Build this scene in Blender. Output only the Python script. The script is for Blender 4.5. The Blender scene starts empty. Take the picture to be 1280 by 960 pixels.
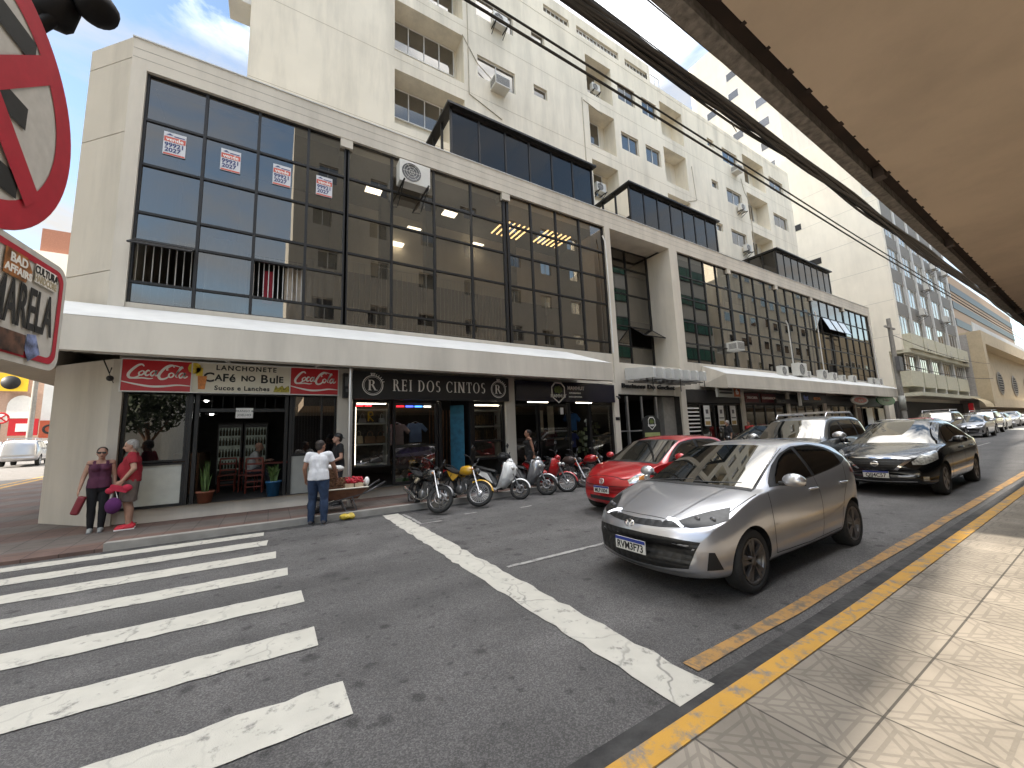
import bpy, bmesh, math, random
import numpy as np
from mathutils import Vector, Matrix, Euler
from mathutils.bvhtree import BVHTree
R = math.radians
PI = math.pi
random.seed(7)
S = bpy.context.scene
COL = S.collection

# ------------------------------------------------------------------ camera
cam_d = bpy.data.cameras.new('camera')
cam = bpy.data.objects.new('camera', cam_d); COL.objects.link(cam)
CAMZ = 1.65
ya, pa, ro = R(58.21429), R(7.53873), R(-2.18006)
fw = Vector((math.cos(ya)*math.cos(pa), math.sin(ya)*math.cos(pa), math.sin(pa)))
rt = Vector((math.sin(ya), -math.cos(ya), 0)); up = rt.cross(fw)
r2 = rt*math.cos(ro)+up*math.sin(ro); u2 = -rt*math.sin(ro)+up*math.cos(ro)
cam.matrix_world = Matrix(((r2.x, u2.x, -fw.x, 0), (r2.y, u2.y, -fw.y, 0), (r2.z, u2.z, -fw.z, CAMZ), (0, 0, 0, 1)))
cam_d.sensor_width = 36; cam_d.lens = 485.9/1280*36
cam_d.clip_start = 0.05; cam_d.clip_end = 3000
S.camera = cam

# ------------------------------------------------------------------ world, sun, exposure
SUN_EL = R(27)
SUN_TO = Vector((-math.cos(SUN_EL), -0.085, math.sin(SUN_EL))).normalized()
W = bpy.data.worlds.new('World'); S.world = W; W.use_nodes = True
nt = W.node_tree; nt.nodes.clear()
def N(t, tree, **k):
    n = tree.nodes.new(t)
    for a, b in k.items():
        if hasattr(n, a): setattr(n, a, b)
    return n
wo = N('ShaderNodeOutputWorld', nt); mix = N('ShaderNodeMixShader', nt)
b1 = N('ShaderNodeBackground', nt); b2 = N('ShaderNodeBackground', nt)
sky = N('ShaderNodeTexSky', nt); sky.sky_type = 'NISHITA'; sky.sun_disc = False
sky.sun_elevation = SUN_EL; sky.sun_rotation = R(-90); sky.air_density = 1.0; sky.dust_density = 0.8
nt.links.new(sky.outputs[0], b1.inputs[0]); b1.inputs[1].default_value = 0.05; sky.air_density = 1.2
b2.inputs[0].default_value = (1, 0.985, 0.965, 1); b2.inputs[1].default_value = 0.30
tc = N('ShaderNodeTexCoord', nt); mp = N('ShaderNodeMapping', nt); mp.inputs['Scale'].default_value = (1.3, 1.0, 3.2)
mp.inputs['Rotation'].default_value = (0.25, 0.1, 0.6)
mp.inputs['Location'].default_value = (0.35, 0.1, 0.55)
nz = N('ShaderNodeTexNoise', nt); nz.inputs['Scale'].default_value = 2.1; nz.inputs['Detail'].default_value = 9; nz.inputs['Roughness'].default_value = 0.58; nz.inputs['Distortion'].default_value = 0.4
cr = N('ShaderNodeValToRGB', nt); cr.color_ramp.elements[0].position = 0.40; cr.color_ramp.elements[1].position = 0.68
nt.links.new(tc.outputs['Generated'], mp.inputs[0]); nt.links.new(mp.outputs[0], nz.inputs['Vector'])
nt.links.new(nz.outputs['Fac'], cr.inputs[0]); nt.links.new(cr.outputs[0], mix.inputs[0])
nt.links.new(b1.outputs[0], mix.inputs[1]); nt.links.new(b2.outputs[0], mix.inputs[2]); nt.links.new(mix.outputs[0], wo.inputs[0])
# low clouds kept dim; clouds overhead, out of view, boosted to light the street
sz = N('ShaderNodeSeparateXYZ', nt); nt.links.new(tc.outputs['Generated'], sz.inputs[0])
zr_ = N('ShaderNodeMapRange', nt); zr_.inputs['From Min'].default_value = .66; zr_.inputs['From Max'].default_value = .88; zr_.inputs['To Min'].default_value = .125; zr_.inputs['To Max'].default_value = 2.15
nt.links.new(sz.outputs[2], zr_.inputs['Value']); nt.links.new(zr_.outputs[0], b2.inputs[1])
sd = bpy.data.lights.new('sun', 'SUN'); sd.energy = 2.0; sd.angle = R(0.6); sd.color = (1, 0.93, 0.82)
so = bpy.data.objects.new('sun', sd); COL.objects.link(so)
so.rotation_euler = (-SUN_TO).to_track_quat('-Z', 'Y').to_euler(); so.location = (-40, 0, 40)
S.view_settings.view_transform = 'Standard'; S.view_settings.look = 'None'
S.view_settings.exposure = 2.85; S.view_settings.gamma = 1; S.view_settings.use_curve_mapping = False
S.cycles.max_bounces = 8; S.cycles.transparent_max_bounces = 24; S.cycles.glossy_bounces = 4
S.cycles.caustics_reflective = False; S.cycles.caustics_refractive = False

# ------------------------------------------------------------------ materials
def hexc(h):
    h = h.lstrip('#'); c = [int(h[i:i+2], 16)/255 for i in (0, 2, 4)]
    return tuple((x/12.92 if x <= .04045 else ((x+.055)/1.055)**2.4) for x in c)
def mat(name, col, rough=0.7, metal=0.0, var=0.12, scale=6.0, bump=0.0, bscale=60.0, coat=0.0, emit=0.0, stain=0.0, spec=0.5, streak=0.0):
    m = bpy.data.materials.new(name); m.use_nodes = True; t = m.node_tree
    b = t.nodes['Principled BSDF']
    b.inputs['Roughness'].default_value = rough; b.inputs['Metallic'].default_value = metal
    b.inputs['Coat Weight'].default_value = coat; b.inputs['Coat Roughness'].default_value = 0.03
    b.inputs['Specular IOR Level'].default_value = spec
    c = tuple(col)+(1,)
    if emit:
        b.inputs['Emission Color'].default_value = c; b.inputs['Emission Strength'].default_value = emit
    tc = N('ShaderNodeTexCoord', t)
    last = None
    if var > 0:
        nz = N('ShaderNodeTexNoise', t); nz.inputs['Scale'].default_value = scale; nz.inputs['Detail'].default_value = 6
        t.links.new(tc.outputs['Object'], nz.inputs['Vector'])
        mr = N('ShaderNodeMapRange', t); mr.inputs['From Min'].default_value = .3; mr.inputs['From Max'].default_value = .7
        mr.inputs['To Min'].default_value = 1-var; mr.inputs['To Max'].default_value = 1+var
        t.links.new(nz.outputs['Fac'], mr.inputs['Value'])
        mx = N('ShaderNodeVectorMath', t); mx.operation = 'SCALE'; mx.inputs[0].default_value = col
        t.links.new(mr.outputs[0], mx.inputs['Scale']); last = mx.outputs[0]
    if stain > 0:
        n2 = N('ShaderNodeTexNoise', t); n2.inputs['Scale'].default_value = 0.5; n2.inputs['Detail'].default_value = 10; n2.inputs['Roughness'].default_value = .65
        mpp = N('ShaderNodeMapping', t); mpp.inputs['Scale'].default_value = (2.2, 2.2, 2.2-2.0*min(streak, 1))
        t.links.new(tc.outputs['Object'], mpp.inputs[0]); t.links.new(mpp.outputs[0], n2.inputs['Vector'])
        r = N('ShaderNodeMapRange', t); r.inputs['From Min'].default_value = .42; r.inputs['From Max'].default_value = .75
        r.inputs['To Min'].default_value = 1; r.inputs['To Max'].default_value = 1-stain
        t.links.new(n2.outputs['Fac'], r.inputs['Value'])
        m2 = N('ShaderNodeVectorMath', t); m2.operation = 'SCALE'
        if last: t.links.new(last, m2.inputs[0])
        else: m2.inputs[0].default_value = col
        t.links.new(r.outputs[0], m2.inputs['Scale']); last = m2.outputs[0]
    if last: t.links.new(last, b.inputs['Base Color'])
    else: b.inputs['Base Color'].default_value = c
    if bump > 0:
        n3 = N('ShaderNodeTexNoise', t); n3.inputs['Scale'].default_value = bscale; n3.inputs['Detail'].default_value = 4
        t.links.new(tc.outputs['Object'], n3.inputs['Vector'])
        bp = N('ShaderNodeBump', t); bp.inputs['Strength'].default_value = bump; bp.inputs['Distance'].default_value = 0.01
        t.links.new(n3.outputs['Fac'], bp.inputs['Height']); t.links.new(bp.outputs[0], b.inputs['Normal'])
    return m
def glass_mat(name, tint, refl=0.3, trans=0.5, rough=0.0, wav=0.0, body=(.01, .01, .012)):
    """window glass: fresnel-weighted mirror over a tinted see-through sheet with a little opaque film"""
    m = bpy.data.materials.new(name); m.use_nodes = True; t = m.node_tree; t.nodes.clear()
    o = N('ShaderNodeOutputMaterial', t); mx = N('ShaderNodeMixShader', t); m2 = N('ShaderNodeMixShader', t)
    g = N('ShaderNodeBsdfGlossy', t); g.inputs['Roughness'].default_value = rough; g.inputs['Color'].default_value = (1, .955, .88, 1)
    tr = N('ShaderNodeBsdfTransparent', t); tr.inputs[0].default_value = tuple(tint)+(1,)
    df = N('ShaderNodeBsdfDiffuse', t); df.inputs[0].default_value = tuple(body)+(1,)
    fr = N('ShaderNodeFresnel', t); fr.inputs['IOR'].default_value = 1.5
    mr = N('ShaderNodeMapRange', t); mr.inputs['From Min'].default_value = 0.04; mr.inputs['From Max'].default_value = 1
    mr.inputs['To Min'].default_value = refl; mr.inputs['To Max'].default_value = 1
    t.links.new(fr.outputs[0], mr.inputs['Value'])
    m2.inputs[0].default_value = trans
    t.links.new(df.outputs[0], m2.inputs[1]); t.links.new(tr.outputs[0], m2.inputs[2])
    t.links.new(mr.outputs[0], mx.inputs[0]); t.links.new(m2.outputs[0], mx.inputs[1]); t.links.new(g.outputs[0], mx.inputs[2])
    if wav:
        tc = N('ShaderNodeTexCoord', t); nz = N('ShaderNodeTexNoise', t); nz.inputs['Scale'].default_value = 0.9
        t.links.new(tc.outputs['Object'], nz.inputs['Vector'])
        bp = N('ShaderNodeBump', t); bp.inputs['Strength'].default_value = wav; bp.inputs['Distance'].default_value = 0.02
        t.links.new(nz.outputs['Fac'], bp.inputs['Height']); t.links.new(bp.outputs[0], g.inputs['Normal'])
    t.links.new(mx.outputs[0], o.inputs[0])
    return m
def paint(name, col, metal=0.5, rough=0.32, flake=0.06):
    m = mat(name, col, rough, metal, var=0.03, scale=3, coat=1.0)
    t = m.node_tree; b = t.nodes['Principled BSDF']
    tc = N('ShaderNodeTexCoord', t); v = N('ShaderNodeTexNoise', t); v.inputs['Scale'].default_value = 900
    t.links.new(tc.outputs['Object'], v.inputs['Vector'])
    d = N('ShaderNodeTexNoise', t); d.inputs['Scale'].default_value = 4; d.inputs['Detail'].default_value = 8
    t.links.new(tc.outputs['Object'], d.inputs['Vector'])
    r = N('ShaderNodeMapRange', t); r.inputs['To Min'].default_value = 0.01; r.inputs['To Max'].default_value = 0.10
    t.links.new(d.outputs['Fac'], r.inputs['Value']); t.links.new(r.outputs[0], b.inputs['Coat Roughness'])
    return m

# ------------------------------------------------------------------ mesh builder
class MB:
    def __init__(s): s.v = []; s.f = []; s.m = []; s.sm = []; s.cur = 0
    def add(s, vs, fs, smooth=False):
        o = len(s.v); s.v += [tuple(x) for x in vs]
        for f in fs: s.f.append([o+i for i in f]); s.m.append(s.cur); s.sm.append(smooth)
        return s
    def box(s, x0, x1, y0, y1, z0, z1):
        if x0 > x1: x0, x1 = x1, x0
        if y0 > y1: y0, y1 = y1, y0
        if z0 > z1: z0, z1 = z1, z0
        v = [(x0,y0,z0),(x1,y0,z0),(x1,y1,z0),(x0,y1,z0),(x0,y0,z1),(x1,y0,z1),(x1,y1,z1),(x0,y1,z1)]
        return s.add(v, [(0,3,2,1),(4,5,6,7),(0,1,5,4),(1,2,6,5),(2,3,7,6),(3,0,4,7)])
    def obox(s, c, sx, sy, sz, rot=(0,0,0)):
        M = Euler(rot).to_matrix(); c = Vector(c)
        v = [c+M@Vector((a*sx/2, b*sy/2, d*sz/2)) for a, b, d in ((-1,-1,-1),(1,-1,-1),(1,1,-1),(-1,1,-1),(-1,-1,1),(1,-1,1),(1,1,1),(-1,1,1))]
        return s.add(v, [(0,3,2,1),(4,5,6,7),(0,1,5,4),(1,2,6,5),(2,3,7,6),(3,0,4,7)])
    def quad(s, a, b, c, d): return s.add([a, b, c, d], [(0, 1, 2, 3)])
    def prism(s, poly, d):
        """polygon (list of 3d points) swept along d"""
        n = len(poly); P = [Vector(p) for p in poly]; d = Vector(d)
        nr = Vector((0, 0, 0))
        for i in range(n): nr += P[i].cross(P[(i+1) % n])
        if nr.dot(d) > 0: P = P[::-1]
        v = P+[p+d for p in P]
        return s.add(v, [tuple(range(n)), tuple(range(2*n-1, n-1, -1))]+[((i+1) % n, i, n+i, n+(i+1) % n) for i in range(n)])
    def tube(s, pts, rad, n=8, cap=True, smooth=True):
        P = [Vector(p) for p in pts]; k = len(P)
        if not hasattr(rad, '__len__'): rad = [rad]*k
        rings = []; prev = None
        for i in range(k):
            d = (P[min(i+1, k-1)]-P[max(i-1, 0)])
            if d.length < 1e-9: d = Vector((0, 0, 1))
            d.normalize()
            if prev is None:
                a = d.orthogonal().normalized()
            else:
                a = prev-d*prev.dot(d)
                if a.length < 1e-6: a = d.orthogonal()
                a.normalize()
            prev = a; b = d.cross(a)
            rings.append([P[i]+(a*math.cos(t)+b*math.sin(t))*rad[i] for t in [2*PI*j/n for j in range(n)]])
        v = [q for r in rings for q in r]
        f = [(i*n+j, i*n+(j+1) % n, (i+1)*n+(j+1) % n, (i+1)*n+j) for i in range(k-1) for j in range(n)]
        s.add(v, f, smooth)
        if cap: s.add(rings[0], [tuple(range(n-1, -1, -1))]); s.add(rings[-1], [tuple(range(n))])
        return s
    def lathe(s, prof, origin=(0,0,0), axis='Z', n=24, smooth=True, rot=None):
        """prof: (radius, height) pairs"""
        o = Vector(origin); v = []
        for (r, h) in prof:
            for j in range(n):
                t = 2*PI*j/n; p = Vector((r*math.cos(t), r*math.sin(t), h))
                if axis == 'Y': p = Vector((p.x, p.z, p.y))
                elif axis == 'X': p = Vector((p.z, p.y, -p.x))
                if rot: p = rot@p
                v.append(o+p)
        k = len(prof)
        f = [(i*n+j, i*n+(j+1) % n, (i+1)*n+(j+1) % n, (i+1)*n+j) for i in range(k-1) for j in range(n)]
        return s.add(v, f, smooth)
    def ball(s, c, rx, ry=None, rz=None, n=12, m=8, rot=None):
        ry = ry or rx; rz = rz or rx; c = Vector(c); v = []
        for i in range(m+1):
            a = PI*i/m
            for j in range(n):
                t = 2*PI*j/n
                p = Vector((rx*math.sin(a)*math.cos(t), ry*math.sin(a)*math.sin(t), -rz*math.cos(a)))
                if rot: p = rot@p
                v.append(c+p)
        f = [(i*n+j, i*n+(j+1) % n, (i+1)*n+(j+1) % n, (i+1)*n+j) for i in range(m) for j in range(n)]
        return s.add(v, f, True)
    def caps(s, p0, p1, r0, r1, n=12, flat0=False, flat1=False):
        """tapered capsule, ends rounded unless flat"""
        p0 = Vector(p0); p1 = Vector(p1); d = (p1-p0); L = d.length; d = d/L if L else Vector((0,0,1))
        pts = []; rs = []
        if not flat0:
            for a in (85, 60, 30): pts.append(p0-d*r0*math.sin(R(a))); rs.append(max(r0*math.cos(R(a)), .001))
        pts.append(p0); rs.append(r0); pts.append(p1); rs.append(r1)
        if not flat1:
            for a in (30, 60, 85): pts.append(p1+d*r1*math.sin(R(a))); rs.append(max(r1*math.cos(R(a)), .001))
        return s.tube(pts, rs, n)
    def xf(s, M, start=0):
        for i in range(start, len(s.v)): s.v[i] = tuple(M@Vector(s.v[i]))
        return s
    def build(s, name, mats, parent=None, world=False, loc=None, rot=None, bevel=0.0):
        me = bpy.data.meshes.new(name); me.from_pydata(s.v, [], s.f)
        if not isinstance(mats, (list, tuple)): mats = [mats]
        for m in mats: me.materials.append(m)
        me.polygons.foreach_set('material_index', s.m); me.polygons.foreach_set('use_smooth', s.sm)
        me.update()
        o = bpy.data.objects.new(name, me); COL.objects.link(o)
        if loc: o.location = loc
        if rot: o.rotation_euler = rot
        if parent:
            o.parent = parent
            if world: o.matrix_parent_inverse = parent.matrix_basis.inverted()
        if bevel:
            b = o.modifiers.new('bevel', 'BEVEL'); b.width = bevel; b.segments = 2; b.limit_method = 'ANGLE'; b.angle_limit = R(40)
        return o
def tag(o, label=None, cat=None, group=None, kind=None):
    if label: o['label'] = label
    if cat: o['category'] = cat
    if group: o['group'] = group
    if kind: o['kind'] = kind
    return o
def thing(name, label, cat, loc=(0,0,0), rz=0.0, group=None):
    o = bpy.data.objects.new(name, None); COL.objects.link(o); o.empty_display_size = 0.2
    o.location = loc; o.rotation_euler = (0, 0, rz)
    return tag(o, label, cat, group)
def struct(name, mb, m, **k): return tag(mb.build(name, m, **k), kind='structure')
def kids(o): return [c for c in bpy.data.objects if c.parent is o]
def copy_tree(o, parent=None):
    c = o.copy(); COL.objects.link(c)
    if parent: c.parent = parent
    for ch in [x for x in COL.objects if x.parent == o]: copy_tree(ch, c)
    return c
def place(src, loc, rz, label, group=None):
    c = copy_tree(src); c.location = loc; c.rotation_euler = (0, 0, rz); c['label'] = label
    if group: c['group'] = group
    return c
def gz(x): return 0.012*max(0.0, x-4.0)
# text as a mesh, standing upright, read along +X, facing -Y
def text_mb(txt, size, depth=0.006, bold=0.0, shear=0.0, sx=1.0, align='CENTER', spacing=1.0):
    cu = bpy.data.curves.new('lettering', 'FONT'); cu.body = txt; cu.size = size; cu.extrude = depth/2; cu.offset = bold
    cu.shear = shear; cu.align_x = align; cu.align_y = 'CENTER'; cu.space_character = spacing; cu.resolution_u = 3
    o = bpy.data.objects.new('lettering', cu); COL.objects.link(o)
    dg = bpy.context.evaluated_depsgraph_get(); me = bpy.data.meshes.new_from_object(o.evaluated_get(dg))
    mb = MB(); mb.add([(v.co.x*sx, -v.co.z, v.co.y) for v in me.vertices], [tuple(p.vertices) for p in me.polygons])
    bpy.data.objects.remove(o); bpy.data.curves.remove(cu); bpy.data.meshes.remove(me)
    return mb
def text(name, txt, size, m, parent, loc, rz=0.0, tilt=0.0, world=False, **k):
    mb = text_mb(txt, size, **k)
    mb.xf(Matrix.Translation(loc)@Euler((tilt, 0, rz)).to_matrix().to_4x4())
    return mb.build(name, m, parent, world)
def pchip(xs, ys):
    xs = np.array(xs, float); ys = np.array(ys, float)
    if xs[0] > xs[-1]: xs = xs[::-1]; ys = ys[::-1]
    h = np.diff(xs); d = np.diff(ys)/h; m = np.zeros(len(xs)); m[0] = d[0]; m[-1] = d[-1]
    for i in range(1, len(xs)-1):
        if d[i-1]*d[i] > 0:
            w1 = 2*h[i]+h[i-1]; w2 = h[i]+2*h[i-1]; m[i] = (w1+w2)/(w1/d[i-1]+w2/d[i])
    def f(x):
        x = min(max(x, xs[0]), xs[-1]); i = min(max(int(np.searchsorted(xs, x))-1, 0), len(xs)-2)
        t = (x-xs[i])/h[i]
        return float((1+2*t)*(1-t)**2*ys[i]+t*(1-t)**2*h[i]*m[i]+t*t*(3-2*t)*ys[i+1]+t*t*(t-1)*h[i]*m[i+1])
    return f
# shared materials
M = {}
M['wall'] = mat('beige_render', (.63, .58, .50), .85, var=.035, scale=1.2, bump=.15, bscale=90, stain=.26, streak=.95)
M['wall_white'] = mat('white_render', (.60, .60, .585), .8, var=.03, scale=2, bump=.1, stain=.16, streak=.3)
M['tower'] = mat('cream_render', (.80, .735, .61), .85, var=.04, scale=.8, bump=.1, bscale=80, stain=.30, streak=.95)
M['tower2'] = mat('pale_render', (.78, .725, .62), .85, var=.03, scale=.8, stain=.12, streak=.9)
M['frame'] = mat('dark_metal_frame', (.018, .017, .017), .45, .3, var=.1)
M['black'] = mat('black_plastic', (.012, .012, .013), .5, var=.1, bump=.05)
M['rubber'] = mat('tyre_rubber', (.018, .018, .018), .85, var=.2, scale=30, bump=.3, bscale=120)
M['chrome'] = mat('chrome', (.75, .75, .76), .12, 1.0, var=.02)
M['alu'] = mat('brushed_metal', (.55, .55, .56), .35, .9, var=.06)
M['grey_plastic'] = mat('grey_plastic', (.10, .10, .105), .5, var=.1)
M['white_plastic'] = mat('white_plastic', (.66, .65, .61), .5, var=.06, scale=4, stain=.25)
M['white_alu'] = mat('white_window_frame', (.72, .71, .68), .45, var=.04)
M['red_sign'] = mat('red_sign_face', (.50, .012, .02), .35, var=.06, scale=3)
M['cream_sign'] = mat('cream_sign_face', (.70, .66, .55), .4, var=.05, scale=3)
M['black_letter'] = mat('black_lettering', (.012, .012, .012), .5, var=.05)
M['white_letter'] = mat('white_lettering', (.80, .79, .76), .5, var=.03)
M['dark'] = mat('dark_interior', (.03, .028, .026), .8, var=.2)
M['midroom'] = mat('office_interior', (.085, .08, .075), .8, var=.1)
M['concrete'] = mat('concrete', (.30, .285, .26), .85, var=.12, bump=.3, bscale=40, stain=.25)
M['wood'] = mat('brown_wood', (.16, .08, .04), .6, var=.3, scale=12)
M['curtain_glass'] = glass_mat('tinted_curtain_glass', (.34, .335, .33), refl=.20, trans=.55, wav=.03)
M['roof_glass'] = glass_mat('dark_roof_glass', (.12, .12, .13), refl=.055, trans=.3, wav=.03)
M['shop_glass'] = glass_mat('shop_glass', (.72, .74, .72), refl=.12, trans=.94)
M['win_glass'] = glass_mat('apartment_glass', (.45, .47, .5), refl=.22, trans=.5)
M['car_glass'] = glass_mat('car_glass', (.15, .17, .16), refl=.16, trans=.10, body=(.006, .007, .007))
M['car_glass_side'] = glass_mat('dark_car_glass', (.1, .1, .1), refl=.05, trans=.05, body=(.004, .004, .004))
M['lamp_on'] = mat('lit_lamp', (1, .86, .62), emit=2.2, var=0)
M['lamp_white'] = mat('lit_white_lamp', (1, .97, .92), emit=5, var=0)
# ================================================================== ground, road, pavements
def node_asphalt():
    m = mat('asphalt', (.082, .078, .076), .82, var=.16, scale=2.0, bump=.6, bscale=170)
    t = m.node_tree; b = t.nodes['Principled BSDF']; tc = N('ShaderNodeTexCoord', t)
    src = b.inputs['Base Color'].links[0].from_socket
    def mulby(src, fac):
        k = N('ShaderNodeVectorMath', t); k.operation = 'SCALE'; t.links.new(src, k.inputs[0]); t.links.new(fac, k.inputs['Scale']); return k.outputs[0]
    # aggregate speckle
    v = N('ShaderNodeTexVoronoi', t); v.inputs['Scale'].default_value = 130; t.links.new(tc.outputs['Object'], v.inputs['Vector'])
    sp = N('ShaderNodeSeparateColor', t); t.links.new(v.outputs['Color'], sp.inputs[0])
    r = N('ShaderNodeMapRange', t); r.inputs['From Min'].default_value = .3; r.inputs['To Min'].default_value = .78; r.inputs['To Max'].default_value = 1.75
    t.links.new(sp.outputs[0], r.inputs['Value']); src = mulby(src, r.outputs[0])
    # lanes polished / dirty: long streaks along the street
    mp = N('ShaderNodeMapping', t); mp.inputs['Scale'].default_value = (.12, .8, 1); t.links.new(tc.outputs['Object'], mp.inputs[0])
    n = N('ShaderNodeTexNoise', t); n.inputs['Scale'].default_value = 1.3; n.inputs['Detail'].default_value = 8; t.links.new(mp.outputs[0], n.inputs['Vector'])
    r = N('ShaderNodeMapRange', t); r.inputs['From Min'].default_value = .35; r.inputs['From Max'].default_value = .65; r.inputs['To Min'].default_value = .72; r.inputs['To Max'].default_value = 1.18
    t.links.new(n.outputs['Fac'], r.inputs['Value']); src = mulby(src, r.outputs[0])
    # oil drops and gum spots
    for sc, lo, hi, dk in ((3.2, .09, .21, .50), (1.1, .06, .18, .58), (6.5, .10, .20, .6), (.55, .03, .24, .72)):
        v2 = N('ShaderNodeTexVoronoi', t); v2.inputs['Scale'].default_value = sc
        n3 = N('ShaderNodeTexNoise', t); n3.inputs['Scale'].default_value = 9; t.links.new(tc.outputs['Object'], n3.inputs['Vector'])
        mm = N('ShaderNodeMixRGB', t); mm.inputs[0].default_value = .06; t.links.new(tc.outputs['Object'], mm.inputs[1]); t.links.new(n3.outputs['Color'], mm.inputs[2])
        t.links.new(mm.outputs[0], v2.inputs['Vector'])
        n2 = N('ShaderNodeTexNoise', t); n2.inputs['Scale'].default_value = .45; t.links.new(tc.outputs['Object'], n2.inputs['Vector'])
        ad = N('ShaderNodeMath', t); ad.operation = 'MULTIPLY_ADD'; t.links.new(n2.outputs['Fac'], ad.inputs[0]); ad.inputs[1].default_value = -.22; t.links.new(v2.outputs['Distance'], ad.inputs[2])
        r = N('ShaderNodeMapRange', t); r.inputs['From Min'].default_value = lo-.11; r.inputs['From Max'].default_value = hi-.11; r.inputs['To Min'].default_value = dk; r.inputs['To Max'].default_value = 1
        t.links.new(ad.outputs[0], r.inputs['Value']); src = mulby(src, r.outputs[0])
    t.links.new(src, b.inputs['Base Color'])
    return m
M['asphalt'] = node_asphalt()
def worn_paint(name, col, worn, dens=.5):
    m = mat(name, col, .7, var=.07, scale=5, bump=.35, bscale=120)
    t = m.node_tree; b = t.nodes['Principled BSDF']; tc = N('ShaderNodeTexCoord', t)
    src = b.inputs['Base Color'].links[0].from_socket
    n = N('ShaderNodeTexNoise', t); n.inputs['Scale'].default_value = 7; n.inputs['Detail'].default_value = 12; n.inputs['Roughness'].default_value = .72
    t.links.new(tc.outputs['Object'], n.inputs['Vector'])
    r = N('ShaderNodeMapRange', t); r.inputs['From Min'].default_value = dens; r.inputs['From Max'].default_value = dens+.12; t.links.new(n.outputs['Fac'], r.inputs['Value'])
    # hairline cracks
    v = N('ShaderNodeTexVoronoi', t); v.feature = 'DISTANCE_TO_EDGE'; v.inputs['Scale'].default_value = 1.7
    d = N('ShaderNodeMixRGB', t); d.inputs[0].default_value = .12; t.links.new(tc.outputs['Object'], d.inputs[1])
    n4 = N('ShaderNodeTexNoise', t); n4.inputs['Scale'].default_value = 6; t.links.new(tc.outputs['Object'], n4.inputs['Vector']); t.links.new(n4.outputs['Color'], d.inputs[2])
    t.links.new(d.outputs[0], v.inputs['Vector'])
    r2 = N('ShaderNodeMapRange', t); r2.inputs['From Min'].default_value = .004; r2.inputs['From Max'].default_value = .016; r2.inputs['To Min'].default_value = .75; r2.inputs['To Max'].default_value = 0
    t.links.new(v.outputs['Distance'], r2.inputs['Value'])
    n5 = N('ShaderNodeTexNoise', t); n5.inputs['Scale'].default_value = .8; t.links.new(tc.outputs['Object'], n5.inputs['Vector'])
    r3 = N('ShaderNodeMapRange', t); r3.inputs['From Min'].default_value = .45; r3.inputs['From Max'].default_value = .6; t.links.new(n5.outputs['Fac'], r3.inputs['Value'])
    mu = N('ShaderNodeMath', t); mu.operation = 'MULTIPLY'; t.links.new(r2.outputs[0], mu.inputs[0]); t.links.new(r3.outputs[0], mu.inputs[1])
    mx = N('ShaderNodeMath', t); mx.operation = 'MAXIMUM'; t.links.new(r.outputs[0], mx.inputs[0]); t.links.new(mu.outputs[0], mx.inputs[1])
    c = N('ShaderNodeMixRGB', t); t.links.new(mx.outputs[0], c.inputs[0]); t.links.new(src, c.inputs[1]); c.inputs[2].default_value = tuple(worn)+(1,)
    t.links.new(c.outputs[0], b.inputs['Base Color'])
    return m
M['white_mark'] = worn_paint('worn_white_road_paint', (.47, .45, .395), (.14, .135, .125), .555)
M['faint_mark'] = worn_paint('faded_white_road_paint', (.33, .32, .30), (.10, .10, .10), .50)
M['yellow_mark'] = worn_paint('worn_yellow_road_paint', (.34, .185, .05), (.13, .10, .07), .46)
M['yellow_kerb'] = worn_paint('worn_yellow_kerb_paint', (.52, .28, .04), (.20, .18, .155), .50)
M['gutter'] = mat('cracked_gutter', (.040, .039, .038), .9, var=.5, scale=5, bump=1.0, bscale=25)

def sheet(mb, x0, x1, y0, y1, dz):
    xs = sorted(set([x0, x1]+[b for b in (4.0,) if x0 < b < x1]))
    for a, b in zip(xs, xs[1:]):
        mb.quad((a, y0, gz(a)+dz), (b, y0, gz(b)+dz), (b, y1, gz(b)+dz), (a, y1, gz(a)+dz))
    return mb
struct('ground', MB().quad((-1500, -1500, -.4), (1500, -1500, -.4), (1500, 1500, -.4), (-1500, 1500, -.4)), mat('earth', (.12, .11, .10), .9))
struct('road', sheet(MB(), -70, 300, -45, 9.28, 0), M['asphalt'])
KF = 9.28
def zl(y): return max(0, .032*(y-KF))
mb = MB()
for a, b in ((KF, 22), (22, 140)):
    mb.quad((-24, a, zl(a)), (-8.3, a, zl(a)), (-8.3, b, zl(b)), (-24, b, zl(b)))
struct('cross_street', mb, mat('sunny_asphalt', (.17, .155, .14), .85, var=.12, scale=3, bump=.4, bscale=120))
mb = MB()
mb.quad((-8.62, KF+3, zl(KF+3)+.006), (-8.42, KF+3, zl(KF+3)+.006), (-8.42, 90, zl(90)+.006), (-8.62, 90, zl(90)+.006))
mb.quad((-9.05, KF+3, zl(KF+3)+.006), (-8.9, KF+3, zl(KF+3)+.006), (-8.9, 90, zl(90)+.006), (-9.05, 90, zl(90)+.006))
struct('cross_street_yellow_line', mb, M['yellow_kerb'])
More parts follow.
